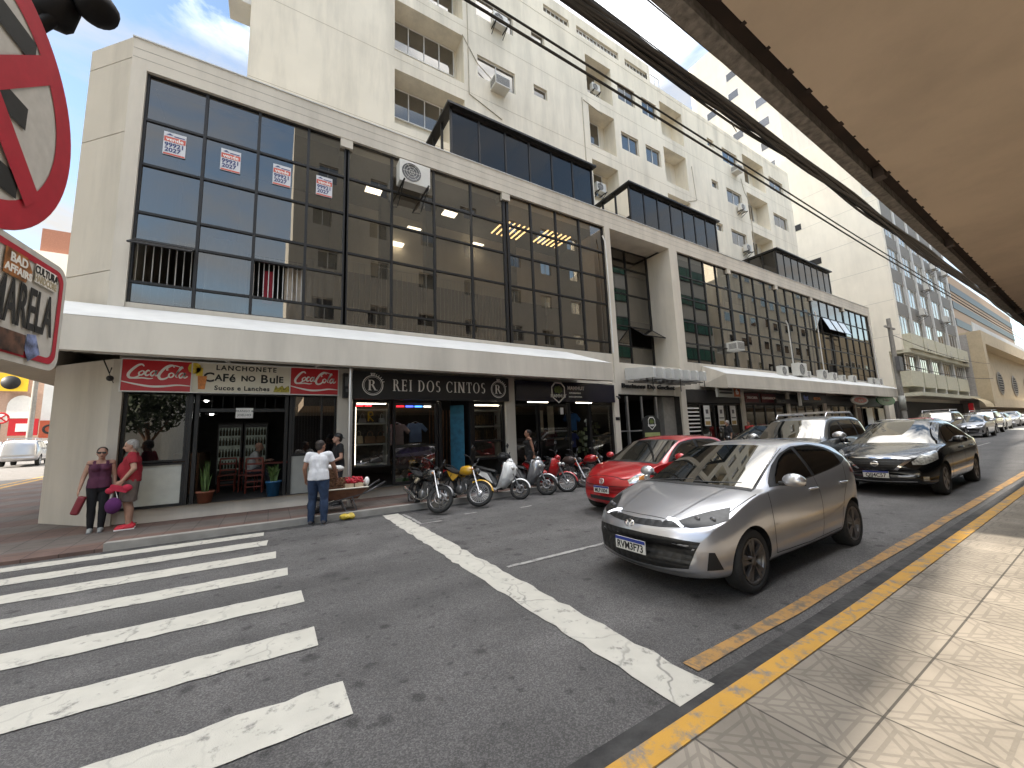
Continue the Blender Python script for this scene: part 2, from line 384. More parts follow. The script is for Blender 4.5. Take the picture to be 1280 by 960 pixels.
# far pavement
def paver_mat():
    m = mat('reddish_paving', (.150, .125, .108), .85, var=.15, scale=2, bump=.3, stain=.35)
    t = m.node_tree; b = t.nodes['Principled BSDF']; tc = N('ShaderNodeTexCoord', t)
    src = b.inputs['Base Color'].links[0].from_socket
    br = N('ShaderNodeTexBrick', t); br.inputs['Scale'].default_value = 1; br.offset = 0
    br.inputs['Color1'].default_value = (1, 1, 1, 1); br.inputs['Color2'].default_value = (.84, .84, .86, 1); br.inputs['Mortar'].default_value = (.5, .5, .5, 1)
    br.inputs['Mortar Size'].default_value = .008; br.inputs['Brick Width'].default_value = .4; br.inputs['Row Height'].default_value = .4
    t.links.new(tc.outputs['Object'], br.inputs['Vector'])
    mu = N('ShaderNodeMixRGB', t); mu.blend_type = 'MULTIPLY'; mu.inputs[0].default_value = 1
    t.links.new(src, mu.inputs[1]); t.links.new(br.outputs['Color'], mu.inputs[2])
    # a long red band along the shop fronts
    sx = N('ShaderNodeSeparateXYZ', t); t.links.new(tc.outputs['Object'], sx.inputs[0])
    w = N('ShaderNodeMath', t); w.operation = 'PINGPONG'; t.links.new(sx.outputs[1], w.inputs[0]); w.inputs[1].default_value = .85
    r = N('ShaderNodeMapRange', t); r.inputs['From Min'].default_value = .40; r.inputs['From Max'].default_value = .47; t.links.new(w.outputs[0], r.inputs['Value'])
    c = N('ShaderNodeMixRGB', t); c.blend_type = 'MULTIPLY'; c.inputs[2].default_value = (1.06, .80, .74, 1)
    t.links.new(r.outputs[0], c.inputs[0]); t.links.new(mu.outputs[0], c.inputs[1]); t.links.new(c.outputs[0], b.inputs['Base Color'])
    return m
M['paver'] = paver_mat()
def pave(x0, x1, y0, y1, h):
    mb = MB(); xs = [x0]+[b for b in (4.0,) if x0 < b < x1]+[x1]
    for a, b in zip(xs, xs[1:]):
        v = [(a,y0,-.3),(b,y0,-.3),(b,y1,-.3),(a,y1,-.3),(a,y0,gz(a)+h),(b,y0,gz(b)+h),(b,y1,gz(b)+h),(a,y1,gz(a)+h)]
        mb.add(v, [(4,5,6,7),(0,1,5,4),(2,3,7,6)]+([(3,0,4,7)] if a == x0 else [])+([(1,2,6,5)] if b == x1 else []))
    return mb
struct('far_pavement', pave(-2.3, 300, KF+.16, 17, .13), M['paver'])
struct('far_kerb', pave(-2.3, 300, KF, KF+.16, .133), M['concrete'])
struct('far_gutter', sheet(MB(), -2.3, 120, KF-.22, KF, .005), M['gutter'])
mb = MB(); gx = (-8.3, -4.1, -2.3); gy = (KF, 11.4, 12.4, 22, 140)
def zpv(x, y): return zl(y)+{-8.3: .015, -4.1: .05, -2.3: .06}[x]+(.05 if x > -5 and y > 11 else 0)
for i in range(2):
    for j in range(4):
        mb.quad(*[(a, b, zpv(a, b)) for a, b in ((gx[i], gy[j]), (gx[i+1], gy[j]), (gx[i+1], gy[j+1]), (gx[i], gy[j+1]))])
for i in range(2):
    a, b = gx[i], gx[i+1]; mb.quad((a, KF, -.1), (b, KF, -.1), (b, KF, zpv(b, KF)), (a, KF, zpv(a, KF)))
mb.quad((gx[0], 140, -.1), (gx[0], KF, -.1), (gx[0], KF, zpv(gx[0], KF)), (gx[0], 140, zpv(gx[0], 140)))
struct('corner_pavement', mb, M['paver'])
# near pavement with embossed tiles
def tile_mat():
    m = mat('embossed_concrete_tile', (.27, .235, .19), .8, var=.14, scale=2.5, stain=.22)
    t = m.node_tree; b = t.nodes['Principled BSDF']; tc = N('ShaderNodeTexCoord', t)
    src = b.inputs['Base Color'].links[0].from_socket
    s = N('ShaderNodeSeparateXYZ', t); t.links.new(tc.outputs['Object'], s.inputs[0])
    def ma(op, a, b=None, c=None):
        n = N('ShaderNodeMath', t); n.operation = op
        for i, q in enumerate((a, b, c)):
            if q is None: continue
            if isinstance(q, (int, float)): n.inputs[i].default_value = q
            else: t.links.new(q, n.inputs[i])
        return n.outputs[0]
    T = .46
    u = ma('FRACT', ma('DIVIDE', s.outputs[0], T)); v = ma('FRACT', ma('DIVIDE', ma('ADD', s.outputs[1], 10*T-.46*2+.0), T))
    def band(x, w): return ma('LESS_THAN', ma('ABSOLUTE', x), w)
    a = ma('SUBTRACT', u, .5); c = ma('SUBTRACT', v, .5)
    mxd = ma('MAXIMUM', ma('ABSOLUTE', a), ma('ABSOLUTE', c))
    ridges = None
    for k in (0, .17, -.17):
        for e in (ma('SUBTRACT', ma('SUBTRACT', u, v), k), ma('SUBTRACT', ma('SUBTRACT', ma('ADD', u, v), 1), k)):
            q = band(e, .028); ridges = q if ridges is None else ma('MAXIMUM', ridges, q)
    ridges = ma('MAXIMUM', ridges, band(ma('SUBTRACT', mxd, .36), .02))
    ridges = ma('MAXIMUM', ridges, band(ma('SUBTRACT', mxd, .2), .02))
    joint = ma('GREATER_THAN', mxd, .487)
    # different brightness tile to tile
    cu = N('ShaderNodeCombineXYZ', t); t.links.new(ma('FLOOR', ma('DIVIDE', s.outputs[0], T)), cu.inputs[0]); t.links.new(ma('FLOOR', ma('DIVIDE', ma('ADD', s.outputs[1], 10*T-.46*2), T)), cu.inputs[1])
    wn = N('ShaderNodeTexWhiteNoise', t); t.links.new(cu.outputs[0], wn.inputs['Vector'])
    r = ma('MULTIPLY_ADD', wn.outputs['Value'], .28, .86)
    r = ma('MULTIPLY', r, ma('SUBTRACT', 1.0, ma('MULTIPLY', joint, .7)))
    r = ma('MULTIPLY', r, ma('SUBTRACT', 1.06, ma('MULTIPLY', ridges, .24)))
    k = N('ShaderNodeVectorMath', t); k.operation = 'SCALE'; t.links.new(src, k.inputs[0]); t.links.new(r, k.inputs['Scale'])
    t.links.new(k.outputs[0], b.inputs['Base Color'])
    nz = N('ShaderNodeTexNoise', t); nz.inputs['Scale'].default_value = 60; t.links.new(tc.outputs['Object'], nz.inputs['Vector'])
    h = ma('ADD', ma('MULTIPLY', ridges, -.6), ma('MULTIPLY', joint, -1.5)); h = ma('ADD', h, ma('MULTIPLY', nz.outputs['Fac'], .5))
    bp = N('ShaderNodeBump', t); bp.inputs['Strength'].default_value = .8; bp.inputs['Distance'].default_value = .006
    t.links.new(h, bp.inputs['Height']); t.links.new(bp.outputs[0], b.inputs['Normal'])
    return m
struct('near_pavement', pave(-1.5, 300, -4.0, 1.38, .13), tile_mat())
struct('near_kerb', pave(-1.5, 300, 1.38, 1.50, .136), M['yellow_kerb'])
struct('near_gutter', sheet(MB(), -1.5, 120, 1.50, 1.74, .004), M['gutter'])
# painted markings, edges slightly ragged
def marking(name, x0, x1, y0, y1, m, step=.12, j=.012, dz=.008):
    mb = MB(); nx = max(2, int((x1-x0)/step)); ny = max(2, int((y1-y0)/step)); nx = min(nx, 90); ny = min(ny, 90)
    if x1-x0 > y1-y0: ny = 1
    else: nx = 1
    g = []
    for i in range(nx+1):
        for k in range(ny+1):
            x = x0+(x1-x0)*i/nx; y = y0+(y1-y0)*k/ny
            e = j*(1 if random.random() < .85 else 2)
            g.append((x+random.uniform(-e, e), y+random.uniform(-e, e), gz(x)+dz))
    f = [(i*(ny+1)+k, (i+1)*(ny+1)+k, (i+1)*(ny+1)+k+1, i*(ny+1)+k+1) for i in range(nx) for k in range(ny)]
    return struct(name, mb.add(g, f), m)
for xe, ya_, yb_ in ((-.05, 8.72, 9.05), (.01, 7.87, 8.27), (.13, 6.92, 7.33), (.24, 5.94, 6.30), (.35, 4.86, 5.25), (.40, 3.80, 4.18), (.48, 2.76, 3.16)):
    marking('crosswalk_stripe', -7.5, xe, ya_, yb_, M['white_mark'])
marking('stop_line', 2.14, 2.49, 1.70, 9.08, M['white_mark'], j=.016)
marking('lane_line', 2.6, 9.0, 4.44, 4.51, M['faint_mark'])
marking('lane_line', 13, 19, 4.44, 4.51, M['faint_mark'])
marking('lane_line', 24, 32, 4.44, 4.51, M['faint_mark'])
marking('edge_line', 2.55, 70, 1.83, 1.95, M['yellow_mark'], j=.008, step=.5)
marking('parking_mark', 2.53, 2.98, 7.66, 7.72, M['faint_mark']); marking('parking_mark', 2.53, 2.59, 7.73, 8.9, M['faint_mark'])
marking('parking_mark', 3.62, 3.92, 7.95, 8.01, M['faint_mark']); marking('parking_mark', 4.9, 5.2, 7.7, 7.76, M['faint_mark'])
marking('painted_sun_patch', 51, 55, 1.9, 9.0, M['white_mark'])  # white road paint stands in for a sun patch across the far road

# ================================================================== main building
Y0 = 11.4
BLD = thing('commercial_building', 'long two storey beige commercial building with dark gridded curtain glass above a row of shops', 'building', (20, 14, 0))
def bp(name, mb, m, parent=BLD, **k):
    return mb.build(name, m, parent, world=(parent is BLD), **k)
w = MB()
ZT, ZH, ZS = 11.39, 10.62, 4.9
w.box(-3.13, 43.7, Y0, Y0+.55, ZH, ZT)                       # roof beam
w.box(-3.13, -2.86, Y0, Y0+.55, 4.2, ZH-.001)                      # left jamb
w.box(12.14, 12.46, Y0, Y0+1.5, 3.2, ZH-.001)                       # fins of the entrance recess
w.box(16.58, 17.2, Y0, Y0+1.5, 3.2, ZH-.001)
w.box(43.3, 43.7, Y0, Y0+.55, 4.2, ZH-.001)
w.box(-2.86, 12.14, Y0+.05, Y0+.5, 3.6, ZS)                       # spandrels
w.box(17.2, 43.3, Y0+.05, Y0+.5, 3.56, ZS)
w.box(12.46, 16.58, Y0+.02, Y0+1.45, 3.2, 4.55)
w.box(12.46, 16.58, Y0+.6, Y0+1.5, ZH+.1, ZH+.4)                     # recess ceiling
for x in (1.6, 7.12, 21.94, 27.41, 32.45, 38.07):                  # beam drops between bays
    w.box(x-.17, x+.17, Y0+.01, Y0+.5, ZH-.27, ZH-.001)
w.box(-3.13, 43.7, Y0+.551, 16.5, 11.05, 11.2)                      # roof slab
w.box(43.2, 43.7, Y0+.551, 16.5, -.2, 11.05)
# corner chamfer and side wall, with shadow joints
def wallpoly(pts, z0, z1, th=.12):
    for (a, b) in zip(pts, pts[1:]):
        d = Vector((b[0]-a[0], b[1]-a[1], 0)).normalized(); n = Vector((d.y, -d.x, 0))*(-th)
        w.prism([(a[0], a[1], z0), (b[0], b[1], z0), (b[0]+n.x, b[1]+n.y, z0), (a[0]+n.x, a[1]+n.y, z0)], (0, 0, z1-z0))
P = [(-4.1, 30), (-4.1, 12.37), (-3.131, Y0+.003)]
for z0, z1 in ((4.0, 5.55), (5.57, 8.9), (8.92, 10.83), (10.85, ZT)): wallpoly(P, z0, z1)
w.prism([(-4.05, 30, 4), (-4.05, 12.42, 4), (-3.1, 11.5, 4), (-2.87, 11.6, 4), (-2.87, 12.4, 4), (-3.4, 30, 4)], (0, 0, 7.3))
# ground floor: corner pier, piers between shops
w.prism([(-4.1, 30, -.2), (-4.1, 12.42, -.2), (-2.86, 11.12, -.2), (-2.69, 11.12, -.2), (-2.69, 11.7, -.2), (-3.4, 30, -.2)], (0, 0, 3.75))
for a, b in ((1.45, 1.83), (6.62, 6.98), (11.66, 11.95), (16.05, 16.42), (21.15, 21.45), (26.2, 26.5), (31.2, 31.6), (36.4, 36.7), (42.6, 43.6)):
    w.box(a, b, Y0-.28, Y0+.3, -.2, 3.6)
w.box(-2.69, 1.45, Y0-.2, Y0+.3, -.2, .42)                        # plinths
w.box(1.83, 6.62, Y0-.16, Y0+.25, -.2, .38); w.box(6.98, 11.66, Y0-.16, Y0+.25, -.2, .36)
w.box(-3.4, 43.4, 16.4, 16.6, -.2, 11.05)                          # back wall
bp('wall', w, M['wall'])
# canopies
def canopy_profile(x, inset=0): return [(x, Y0-.001, 4.76), (x, 9.92+inset, 4.12), (x, 9.9+inset, 3.46), (x, 9.98+inset, 3.44), (x, Y0-.001, 3.54)]
c = MB()
A = [(-6.2, Y0-.002, 4.76), (-5.3, 9.92, 4.12), (-5.3, 9.9, 3.46)]
def loft(mb, secs):
    k = len(secs[0]); v = [p for s in secs for p in s]
    f = [(i*k+j, i*k+(j+1) % k, (i+1)*k+(j+1) % k, (i+1)*k+j) for i in range(len(secs)-1) for j in range(k)]
    mb.add(v, f); mb.add(secs[0], [tuple(range(k))]); mb.add(secs[-1], [tuple(range(k-1, -1, -1))])
def can(x0, x1, h0, h1):
    s = []
    for x, h in ((x0, h0), (x1, h1)):
        s.append([(x-h, Y0-.002, 4.76), (x, 9.92, 4.12), (x, 9.9, 3.47), (x, 9.98, 3.45), (x-h*.4, Y0-.002, 3.72)])
    loft(c, s)
can(-5.15, 10.45, -.9, .85)
can(17.8, 42.9, -.55, .9)
side = [[(-4.1+.0, y, 4.76), (-5.13, y, 4.12), (-5.15, y, 3.47), (-5.07, y, 3.45), (-4.1, y, 3.5)] for y in (Y0+.0, 30)]
loft(c, side)
CAN = bp('canopy', c, M['wall'])
t = MB()                                                             # white waterproofed slope of the canopies
for x0, x1, h0, h1 in ((-5.15, 10.45, -.9, .85), (17.8, 42.9, -.55, .9)):
    t.quad((x0-h0, Y0-.002, 4.768), (x0, 9.918, 4.128), (x1, 9.918, 4.128), (x1-h1, Y0-.002, 4.768))
t.build('roof_sheet', M['wall_white'], CAN)
# parapet drip line on the roof beam
bp('flashing', MB().box(-3.15, 43.72, Y0-.025, Y0+.6, ZT, ZT+.03), M['wall_white'])
bp('shadow_joint', MB().box(-3.12, 43.69, Y0-.003, Y0+.002, ZT-.27, ZT-.262).box(-3.12, 43.69, Y0-.003, Y0+.002, ZT-.5, ZT-.493), M['concrete'])
# curtain glazing bay by bay
def bay(xs, zs, y=Y0+.13, fr=.032, open_panes=()):
    f = MB()
    for i, x in enumerate(xs):
        e = fr*1.5 if i in (0, len(xs)-1) else fr
        f.box(x-e, x+e, y-.05, y+.06, zs[-1]-.02, zs[0]+.02)
    for z in zs: f.box(xs[0], xs[-1], y-.042, y+.05, z-fr*.9, z+fr*.9)
    fo = bp('window', f, M['frame'])
    g = MB()
    for i in range(len(xs)-1):
        for k in range(len(zs)-1):
            if (i, k) in open_panes: continue
            a = random.uniform(-.004, .004); b = random.uniform(-.004, .004)
            g.quad((xs[i], y+a, zs[k+1]), (xs[i+1], y-a, zs[k+1]), (xs[i+1], y-a+b, zs[k]), (xs[i], y+a+b, zs[k]))
    g.build('pane', M['curtain_glass'], fo)
    return fo
ZR = [10.62, 9.43, 8.28, 7.08, 5.40, 4.90]
b1_ = bay([-2.86, -1.71, -.58, .6, 1.6], [10.62, 9.43, 8.28, 7.08, 6.4, 5.40, 4.90], open_panes=((0, 4), (2, 4)))
bay([1.64, 2.95, 4.34, 5.7, 7.05], ZR); bay([7.2, 8.27, 9.5, 10.74, 12.13], ZR)
def lin(a, b, n): return [a+(b-a)*i/n for i in range(n+1)]
ZR2 = [10.62, 9.4, 8.23, 7.0, 5.9, 4.9]
for a, b, n in ((17.22, 21.9, 4), (21.98, 27.38, 4), (27.44, 32.42, 4), (32.48, 38.04, 4), (38.1, 43.3, 4)):
    bay(lin(a, b, n), ZR2, open_panes=((1, 1), (2, 1), (3, 1)) if 32 < a < 33 else ())
bay([12.5, 13.3, 14.9, 16.55], [10.7, 9.75, 8.4, 6.75, 5.75, 4.6], y=12.8, open_panes=((2, 3),))
M['sash_sky_tint'] = glass_mat('sky_tinted_sash_glass', (.5, .55, .6), refl=.55, trans=.1, body=(.3, .34, .4))  # pale blue body colour stands in for reflected sky
# tilted-open sashes
def sash(x0, x1, z0, z1, y, out, m=M['curtain_glass']):
    L = z1-z0; a = math.asin(min(out/L, .98)); f = MB()
    def pt(x, s): return (x, y-.02-math.sin(a)*s, z1-math.cos(a)*s)
    g = MB().quad(pt(x0, L), pt(x1, L), pt(x1, 0), pt(x0, 0))
    for q in ((pt(x0, 0), pt(x0, L)), (pt(x1, 0), pt(x1, L)), (pt(x0, 0), pt(x1, 0)), (pt(x0, L), pt(x1, L))): f.tube(q, .025, 4)
    fo = bp('open_sash', f, M['frame']); g.build('pane', m, fo)
sash(-2.82, -1.75, 6.4-.5, 6.38, Y0+.1, .42)
sash(14.95, 16.5, 5.78, 6.72, 12.75, .75)
for i in range(3):
    x0 = 32.48+1.39*(i+1); sash(x0+.05, x0+1.33, 8.28, 9.36, Y0+.1, .38, M['sash_sky_tint'])
# rooms behind the glass
r = MB()
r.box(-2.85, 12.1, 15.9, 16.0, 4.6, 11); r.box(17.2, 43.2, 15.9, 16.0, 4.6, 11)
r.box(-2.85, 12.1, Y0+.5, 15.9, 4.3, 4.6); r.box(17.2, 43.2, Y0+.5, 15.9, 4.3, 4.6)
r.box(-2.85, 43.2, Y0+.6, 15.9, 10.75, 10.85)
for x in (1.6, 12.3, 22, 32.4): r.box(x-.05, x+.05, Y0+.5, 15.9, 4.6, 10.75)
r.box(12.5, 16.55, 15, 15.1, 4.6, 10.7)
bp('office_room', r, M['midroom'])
d = MB()                                                             # deep columns seen dimly inside
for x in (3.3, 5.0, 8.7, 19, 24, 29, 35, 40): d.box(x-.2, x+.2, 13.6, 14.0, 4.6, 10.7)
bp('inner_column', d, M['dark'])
def lamp_panel(x, y, z, sx, sy, m=None):
    o = MB().box(x-sx/2, x+sx/2, y-sy/2, y+sy/2, z, z+.04).build('ceiling_lamp', m or M['lamp_on'])
    return o
k = 0
for (x, y, z) in ((2.6, 12.5, 9.9), (5.35, 12.6, 9.9), (4.3, 13.6, 9.5), (4.0, 14.8, 9.4), (7.5, 14.6, 10.1)):
    tag(lamp_panel(x, y, z, .5, .32), ['lit square ceiling lamp nearest the left of the middle glass bays', 'lit square ceiling lamp just right of the window air conditioner', 'lit ceiling lamp in the third pane row of the middle glass bay', 'small lit ceiling lamp lowest in the middle glass bay', 'lit square ceiling lamp beside the beam drop of the third glass bay'][k], 'ceiling lamp', 'office ceiling lamps'); k += 1
for j, (x, y) in enumerate(((8.2, 12.8), (10.2, 12.6))):
    g = MB()
    for i in range(6): g.box(x-.65+i*.24, x-.60+i*.24, y-.5, y+.6, 10.1, 10.14)
    tag(g.build('slatted_lamp', mat('warm_slat_light', (1, .62, .25), emit=1.6, var=0)), ['warm slatted ceiling lamp left behind the third glass bay', 'warm slatted ceiling lamp right behind the third glass bay'][j], 'ceiling lamp', 'slatted warm lamps')
# railings and curtains behind the panes
def railing(x0, x1, z0, z1, y, st, label, m=M['white_alu']):
    t_ = MB(); x = x0
    while x <= x1: t_.tube([(x, y, z0), (x, y, z1)], .011, 5); x += st
    for z in (z0+.05, z1-.04): t_.tube([(x0, y, z), (x1, y, z)], .013, 5)
    return tag(t_.build('window_grille', m), label, 'window grille', 'white window grilles')
railing(-2.8, -1.75, 5.0, 6.62, Y0+.3, .14, 'white bar grille behind the tilted sash at the left end')
railing(-.55, .55, 5.42, 6.6, Y0+.3, .11, 'white bar grille in the third column of panes with a red cloth behind')
railing(1.75, 4.2, 5.0, 7.0, Y0+.4, .16, 'tall white bar grille in the left half of the second glass bay')
railing(4.5, 7.0, 5.0, 7.0, Y0+.4, .13, 'tall white bar grille in the right half of the second glass bay')
def curtain(x0, x1, z0, z1, y, m, label):
    t_ = MB(); n = int((x1-x0)/.035); v = []
    for i in range(n+1):
        x = x0+(x1-x0)*i/n; yy = y+.045*math.sin(x*31+2*math.sin(x*7))
        v += [(x, yy, z0), (x, yy, z1)]
    t_.add(v, [(2*i, 2*i+2, 2*i+3, 2*i+1) for i in range(n)], True)
    return tag(t_.build('curtain', m), label, 'curtain', 'office curtains')
M['sheer'] = mat('white_curtain', (.78, .77, .74), .9, var=.05)
curtain(-1.6, -.7, 4.9, 7.0, Y0+.55, M['sheer'], 'white pleated curtain in the second column of panes')
curtain(.15, .58, 5.0, 6.5, Y0+.55, mat('cream_curtain', (.6, .5, .4), .9), 'cream curtain edge beside the third column grille')
curtain(.7, 1.4, 5.2, 6.9, Y0+.6, M['sheer'], 'pale curtain in the fourth column of panes')
tag(MB().box(-.35, -.12, Y0+.5, Y0+.56, 5.4, 6.3).build('red_cloth', mat('red_cloth', (.35, .03, .05), .9)), 'red cloth hanging behind the barred open window', 'cloth')
# for-sale posters
M['poster'] = mat('poster_paper', (.62, .63, .66), .6, var=.04)
M['poster_red'] = mat('poster_red', (.55, .10, .07), .6, var=.05); M['poster_blue'] = mat('poster_blue', (.03, .04, .16), .6)
for i, (x, z) in enumerate(((-2.27, 8.97), (-1.16, 8.95), (-.02, 8.93), (1.03, 8.95))):
    t_ = thing('sale_poster', ['white and red vende poster inside the first column of panes from the left', 'white and red vende poster inside the second column of panes', 'white and red vende poster inside the third column of panes', 'paler vende poster inside the fourth column of panes'][i], 'poster', (x, Y0+.105, z), 0, 'for sale posters on the glass')
    MB().box(-.21, .21, 0, .004, -.30, .30).build('sheet', M['poster'], t_)
    MB().box(-.20, .20, -.003, -.001, .05, .18).build('red_band', M['poster_red'], t_); MB().box(-.20, .20, -.003, -.001, -.29, -.25).build('bottom_band', M['poster_red'], t_)
    MB().prism([(-.17, -.002, .22), (-.10, -.002, .27), (-.03, -.002, .22)], (0, -.001, 0)).box(-.02, .18, -.003, -.002, .2, .225).build('logo', M['poster_blue'], t_)
    text('lettering', 'vende', .135, M['white_letter'], t_, (0, -.004, .112), depth=.002, bold=.003)
    text('lettering', '99921', .15, M['poster_blue'], t_, (0, -.004, -.035), depth=.002, bold=.004)
    text('lettering', '2027', .15, M['poster_blue'], t_, (-.03, -.004, -.165), depth=.002, bold=.004)
# rooftop glass boxes
def roof_box(x0, x1, yf, yb, zt, label):
    t_ = thing('rooftop_enclosure', label, 'rooftop room', ((x0+x1)/2, yf, 11.2), 0, 'dark glass rooftop rooms')
    f = MB(); n = max(4, int((x1-x0)/1.0))
    for x in lin(x0, x1, n): f.box(x-.035, x+.035, yf-.03, yf+.05, 11.2, zt)
    for x in (x0, x1):
        for y in lin(yf, yb, 3): f.box(x-.04, x+.04, y-.04, y+.04, 11.2, zt)
    f.box(x0-.05, x1+.05, yf-.04, yf+.04, zt-.12, zt-.02)
    f.build('frame', M['frame'], t_, True)
    g = MB().quad((x0, yf, 11.2), (x1, yf, 11.2), (x1, yf, zt), (x0, yf, zt)).quad((x0, yf, 11.2), (x0, yb, 11.2), (x0, yb, zt), (x0, yf, zt)).quad((x1, yf, 11.2), (x1, yb, 11.2), (x1, yb, zt), (x1, yf, zt))
    g.build('pane', M['roof_glass'], t_, True)
    MB().box(x0-.18, x1+.18, yf-.2, yb+.1, zt-.02, zt+.06).build('roof', M['frame'], t_, True)
    q = MB()
    for x in lin(x0, x1, 4)[:-1]: q.tube([(x, yf+.3, 11.3), (x+(x1-x0)/5, yf+.3, zt-.1)], .05, 6)
    q.build('brace', M['frame'], t_, True)
    MB().box(x0+.1, x1-.1, yb-.6, yb-.5, 11.2, zt-.05).build('back_wall', M['dark'], t_, True)
roof_box(5.2, 12.15, 11.97, 14.6, 13.8, 'largest leftmost dark glass rooftop room with diagonal braces')
roof_box(14.65, 22.1, 11.97, 14.6, 13.8, 'middle dark rooftop room behind the recessed entrance')
roof_box(29.3, 37.9, 11.97, 14.6, 13.75, 'farthest dark rooftop room with matt panels')
# ================================================================== buildings around
def facade(mb, x0, x1, z0, z1, y, holes, dirx=(1, 0), org=None):
    """flat wall in the plane y with rectangular holes (hx0,hx1,hz0,hz1,depth); quads, reveals and hole backs"""
    xs = sorted(set([x0, x1]+[h[i] for h in holes for i in (0, 1)])); zs = sorted(set([z0, z1]+[h[i] for h in holes for i in (2, 3)]))
    xs = [x for x in xs if x0 <= x <= x1]; zs = [z for z in zs if z0 <= z <= z1]
    def inh(x, z): return any(h[0] < x < h[1] and h[2] < z < h[3] for h in holes)
    for a, b in zip(xs, xs[1:]):
        for c, d in zip(zs, zs[1:]):
            if not inh((a+b)/2, (c+d)/2): mb.quad((a, y, c), (b, y, c), (b, y, d), (a, y, d))
    for a, b, c, d, e in holes:
        mb.quad((a, y, c), (a, y, d), (a, y+e, d), (a, y+e, c)); mb.quad((b, y, d), (b, y, c), (b, y+e, c), (b, y+e, d))
        mb.quad((a, y, d), (b, y, d), (b, y+e, d), (a, y+e, d)); mb.quad((b, y, c), (a, y, c), (a, y+e, c), (b, y+e, c))
        mb.quad((a, y+e, c), (b, y+e, c), (b, y+e, d), (a, y+e, d))
M['shade'] = mat('window_blind', (.42, .41, .38), .8, var=.05)
M['room'] = mat('window_room', (.035, .034, .034), .9, var=.3)
def window(bld, x0, x1, z0, z1, y, n=2, fm=None, blind=None, fr=.035):
    f = MB()
    for i, x in enumerate(lin(x0, x1, n)): f.box(x-fr*.6, x+fr*.6, y-.03, y+.02, z0, z1)
    f.box(x0, x1, y-.035, y+.025, z0, z0+fr*1.4); f.box(x0, x1, y-.035, y+.025, z1-fr*1.4, z1)
    o = f.build('window', fm or M['white_alu'], bld, world=True)
    MB().quad((x0, y, z0), (x1, y, z0), (x1, y, z1), (x0, y, z1)).build('pane', M['win_glass'], o)
    b = MB(); xs = lin(x0, x1, n)
    for i in range(n):
        if blind is not None and random.random() < blind:
            b.quad((xs[i], y+.06, z0+(z1-z0)*random.choice((0, 0, .0, .4))), (xs[i+1], y+.06, z0), (xs[i+1], y+.06, z1), (xs[i], y+.06, z1))
    if b.v: b.build('blind', M['shade'], o)
    return o
# ---- cream apartment tower
TW = thing('apartment_tower', 'tall cream apartment tower with recessed windows rising behind the glass fronted building', 'building', (20, 20, 0))
Yt = 15.0
tw = MB(); holes = []; wins = []
LZ = (24.55, 21.05, 17.55, 14.05)
for z in LZ:
    for a, b, wa, wb, n in ((3.95, 7.25, 4.05, 7.1, 4), (15.4, 17.55, 15.5, 17.0, 2), (22.3, 24.8, 22.4, 23.4, 2), (33.0, 36.45, 33.2, 35.6, 3)):
        holes.append((a, b, z-2.6, z, .95)); wins.append((wa, wb, z-1.55, z-.06, Yt+.90, n, .25))
    for a, b in ((8.0, 10.2), (18.1, 19.7), (20.4, 21.9), (29.9, 32.1), (37.3, 39.85)):
        holes.append((a, b, z-1.8, z-.58, .18)); wins.append((a, b, z-1.8, z-.58, Yt+.14, 2, .8 if a in (8.0, 29.9, 37.3) else .15))
    for a, b in ((11.4, 12.3), (27.9, 28.75)):
        holes.append((a, b, z-1.2, z-.55, .2)); wins.append((a, b, z-1.2, z-.55, Yt+.17, 1, 0))
facade(tw, -1.2, 41.3, 8, 25.55, Yt, holes)
tw.box(-1.2, 41.3, Yt+1.2, 36, 8, 25.5); tw.box(-1.2, -1.0, Yt+.003, Yt+1.199, 8, 25.29); tw.box(41.1, 41.3, Yt+.001, Yt+1.199, 8, 25.29)
tw.box(-1.22, 41.32, Yt-.012, Yt+.25, 25.3, 25.6)
facade(tw, 12.2, 21.6, 25.5, 27.0, Yt+.05, [(12.4, 14.3, 25.75, 26.25, .2), (14.9, 18.5, 25.75, 26.3, .2), (19.1, 21.3, 25.75, 26.25, .2)])
tw.box(12.2, 21.6, Yt+.3, 20, 25.5, 27.0); tw.box(21.3, 21.6, Yt+.06, 20, 25.5, 26.99); tw.box(-1.2, 12.2, Yt+.05, 20, 25.5, 30)
tw.build('wall', M['tower'], TW, True)
jt = MB()
for z in LZ:
    for zz in (z+.02-2.62,): jt.box(-1.2, 41.3, Yt-.004, Yt+.001, zz-3.5*0-.35, zz-.338)
jt.build('shadow_joint', mat('tower_joint', (.42, .36, .27), .9), TW, True)
for a in wins: window(TW, a[0], a[1], a[2], a[3], a[4], a[5], blind=a[6])
for a, b, n in ((12.4, 14.3, 6), (14.9, 18.5, 12), (19.1, 21.3, 7)): window(TW, a, b, 25.75, 26.25, Yt+.2, n)
pr = MB()                                                            # wiring conduits on the tower face
for pts in (((7.5, 24.4), (7.5, 18.0), (9.3, 17.4)), ((7.2, 21.1), (8.0, 19.9), (8.8, 19.4)), ((14.9, 21.3), (14.9, 16.0)), ((15.0, 21.2), (16.5, 20.9)), ((25.4, 20.6), (25.6, 18.0), (24.5, 17.6)), ((32.3, 22.0), (32.6, 20.9), (33.2, 20.2), (33.2, 16))):
    pr.tube([(x, Yt-.02, z) for x, z in pts], .025, 5)
pr.build('conduit', mat('conduit', (.5, .45, .37), .8), TW, True)
rl = MB()
rl.tube([(21.7, 15.2, 26.6), (22.8, 15.2, 26.6)], .03, 5)
for x in (21.8, 22.3, 22.8): rl.tube([(x, 15.2, 25.5), (x, 15.2, 26.6)], .025, 5)
rl.build('railing', M['white_alu'], TW, True)
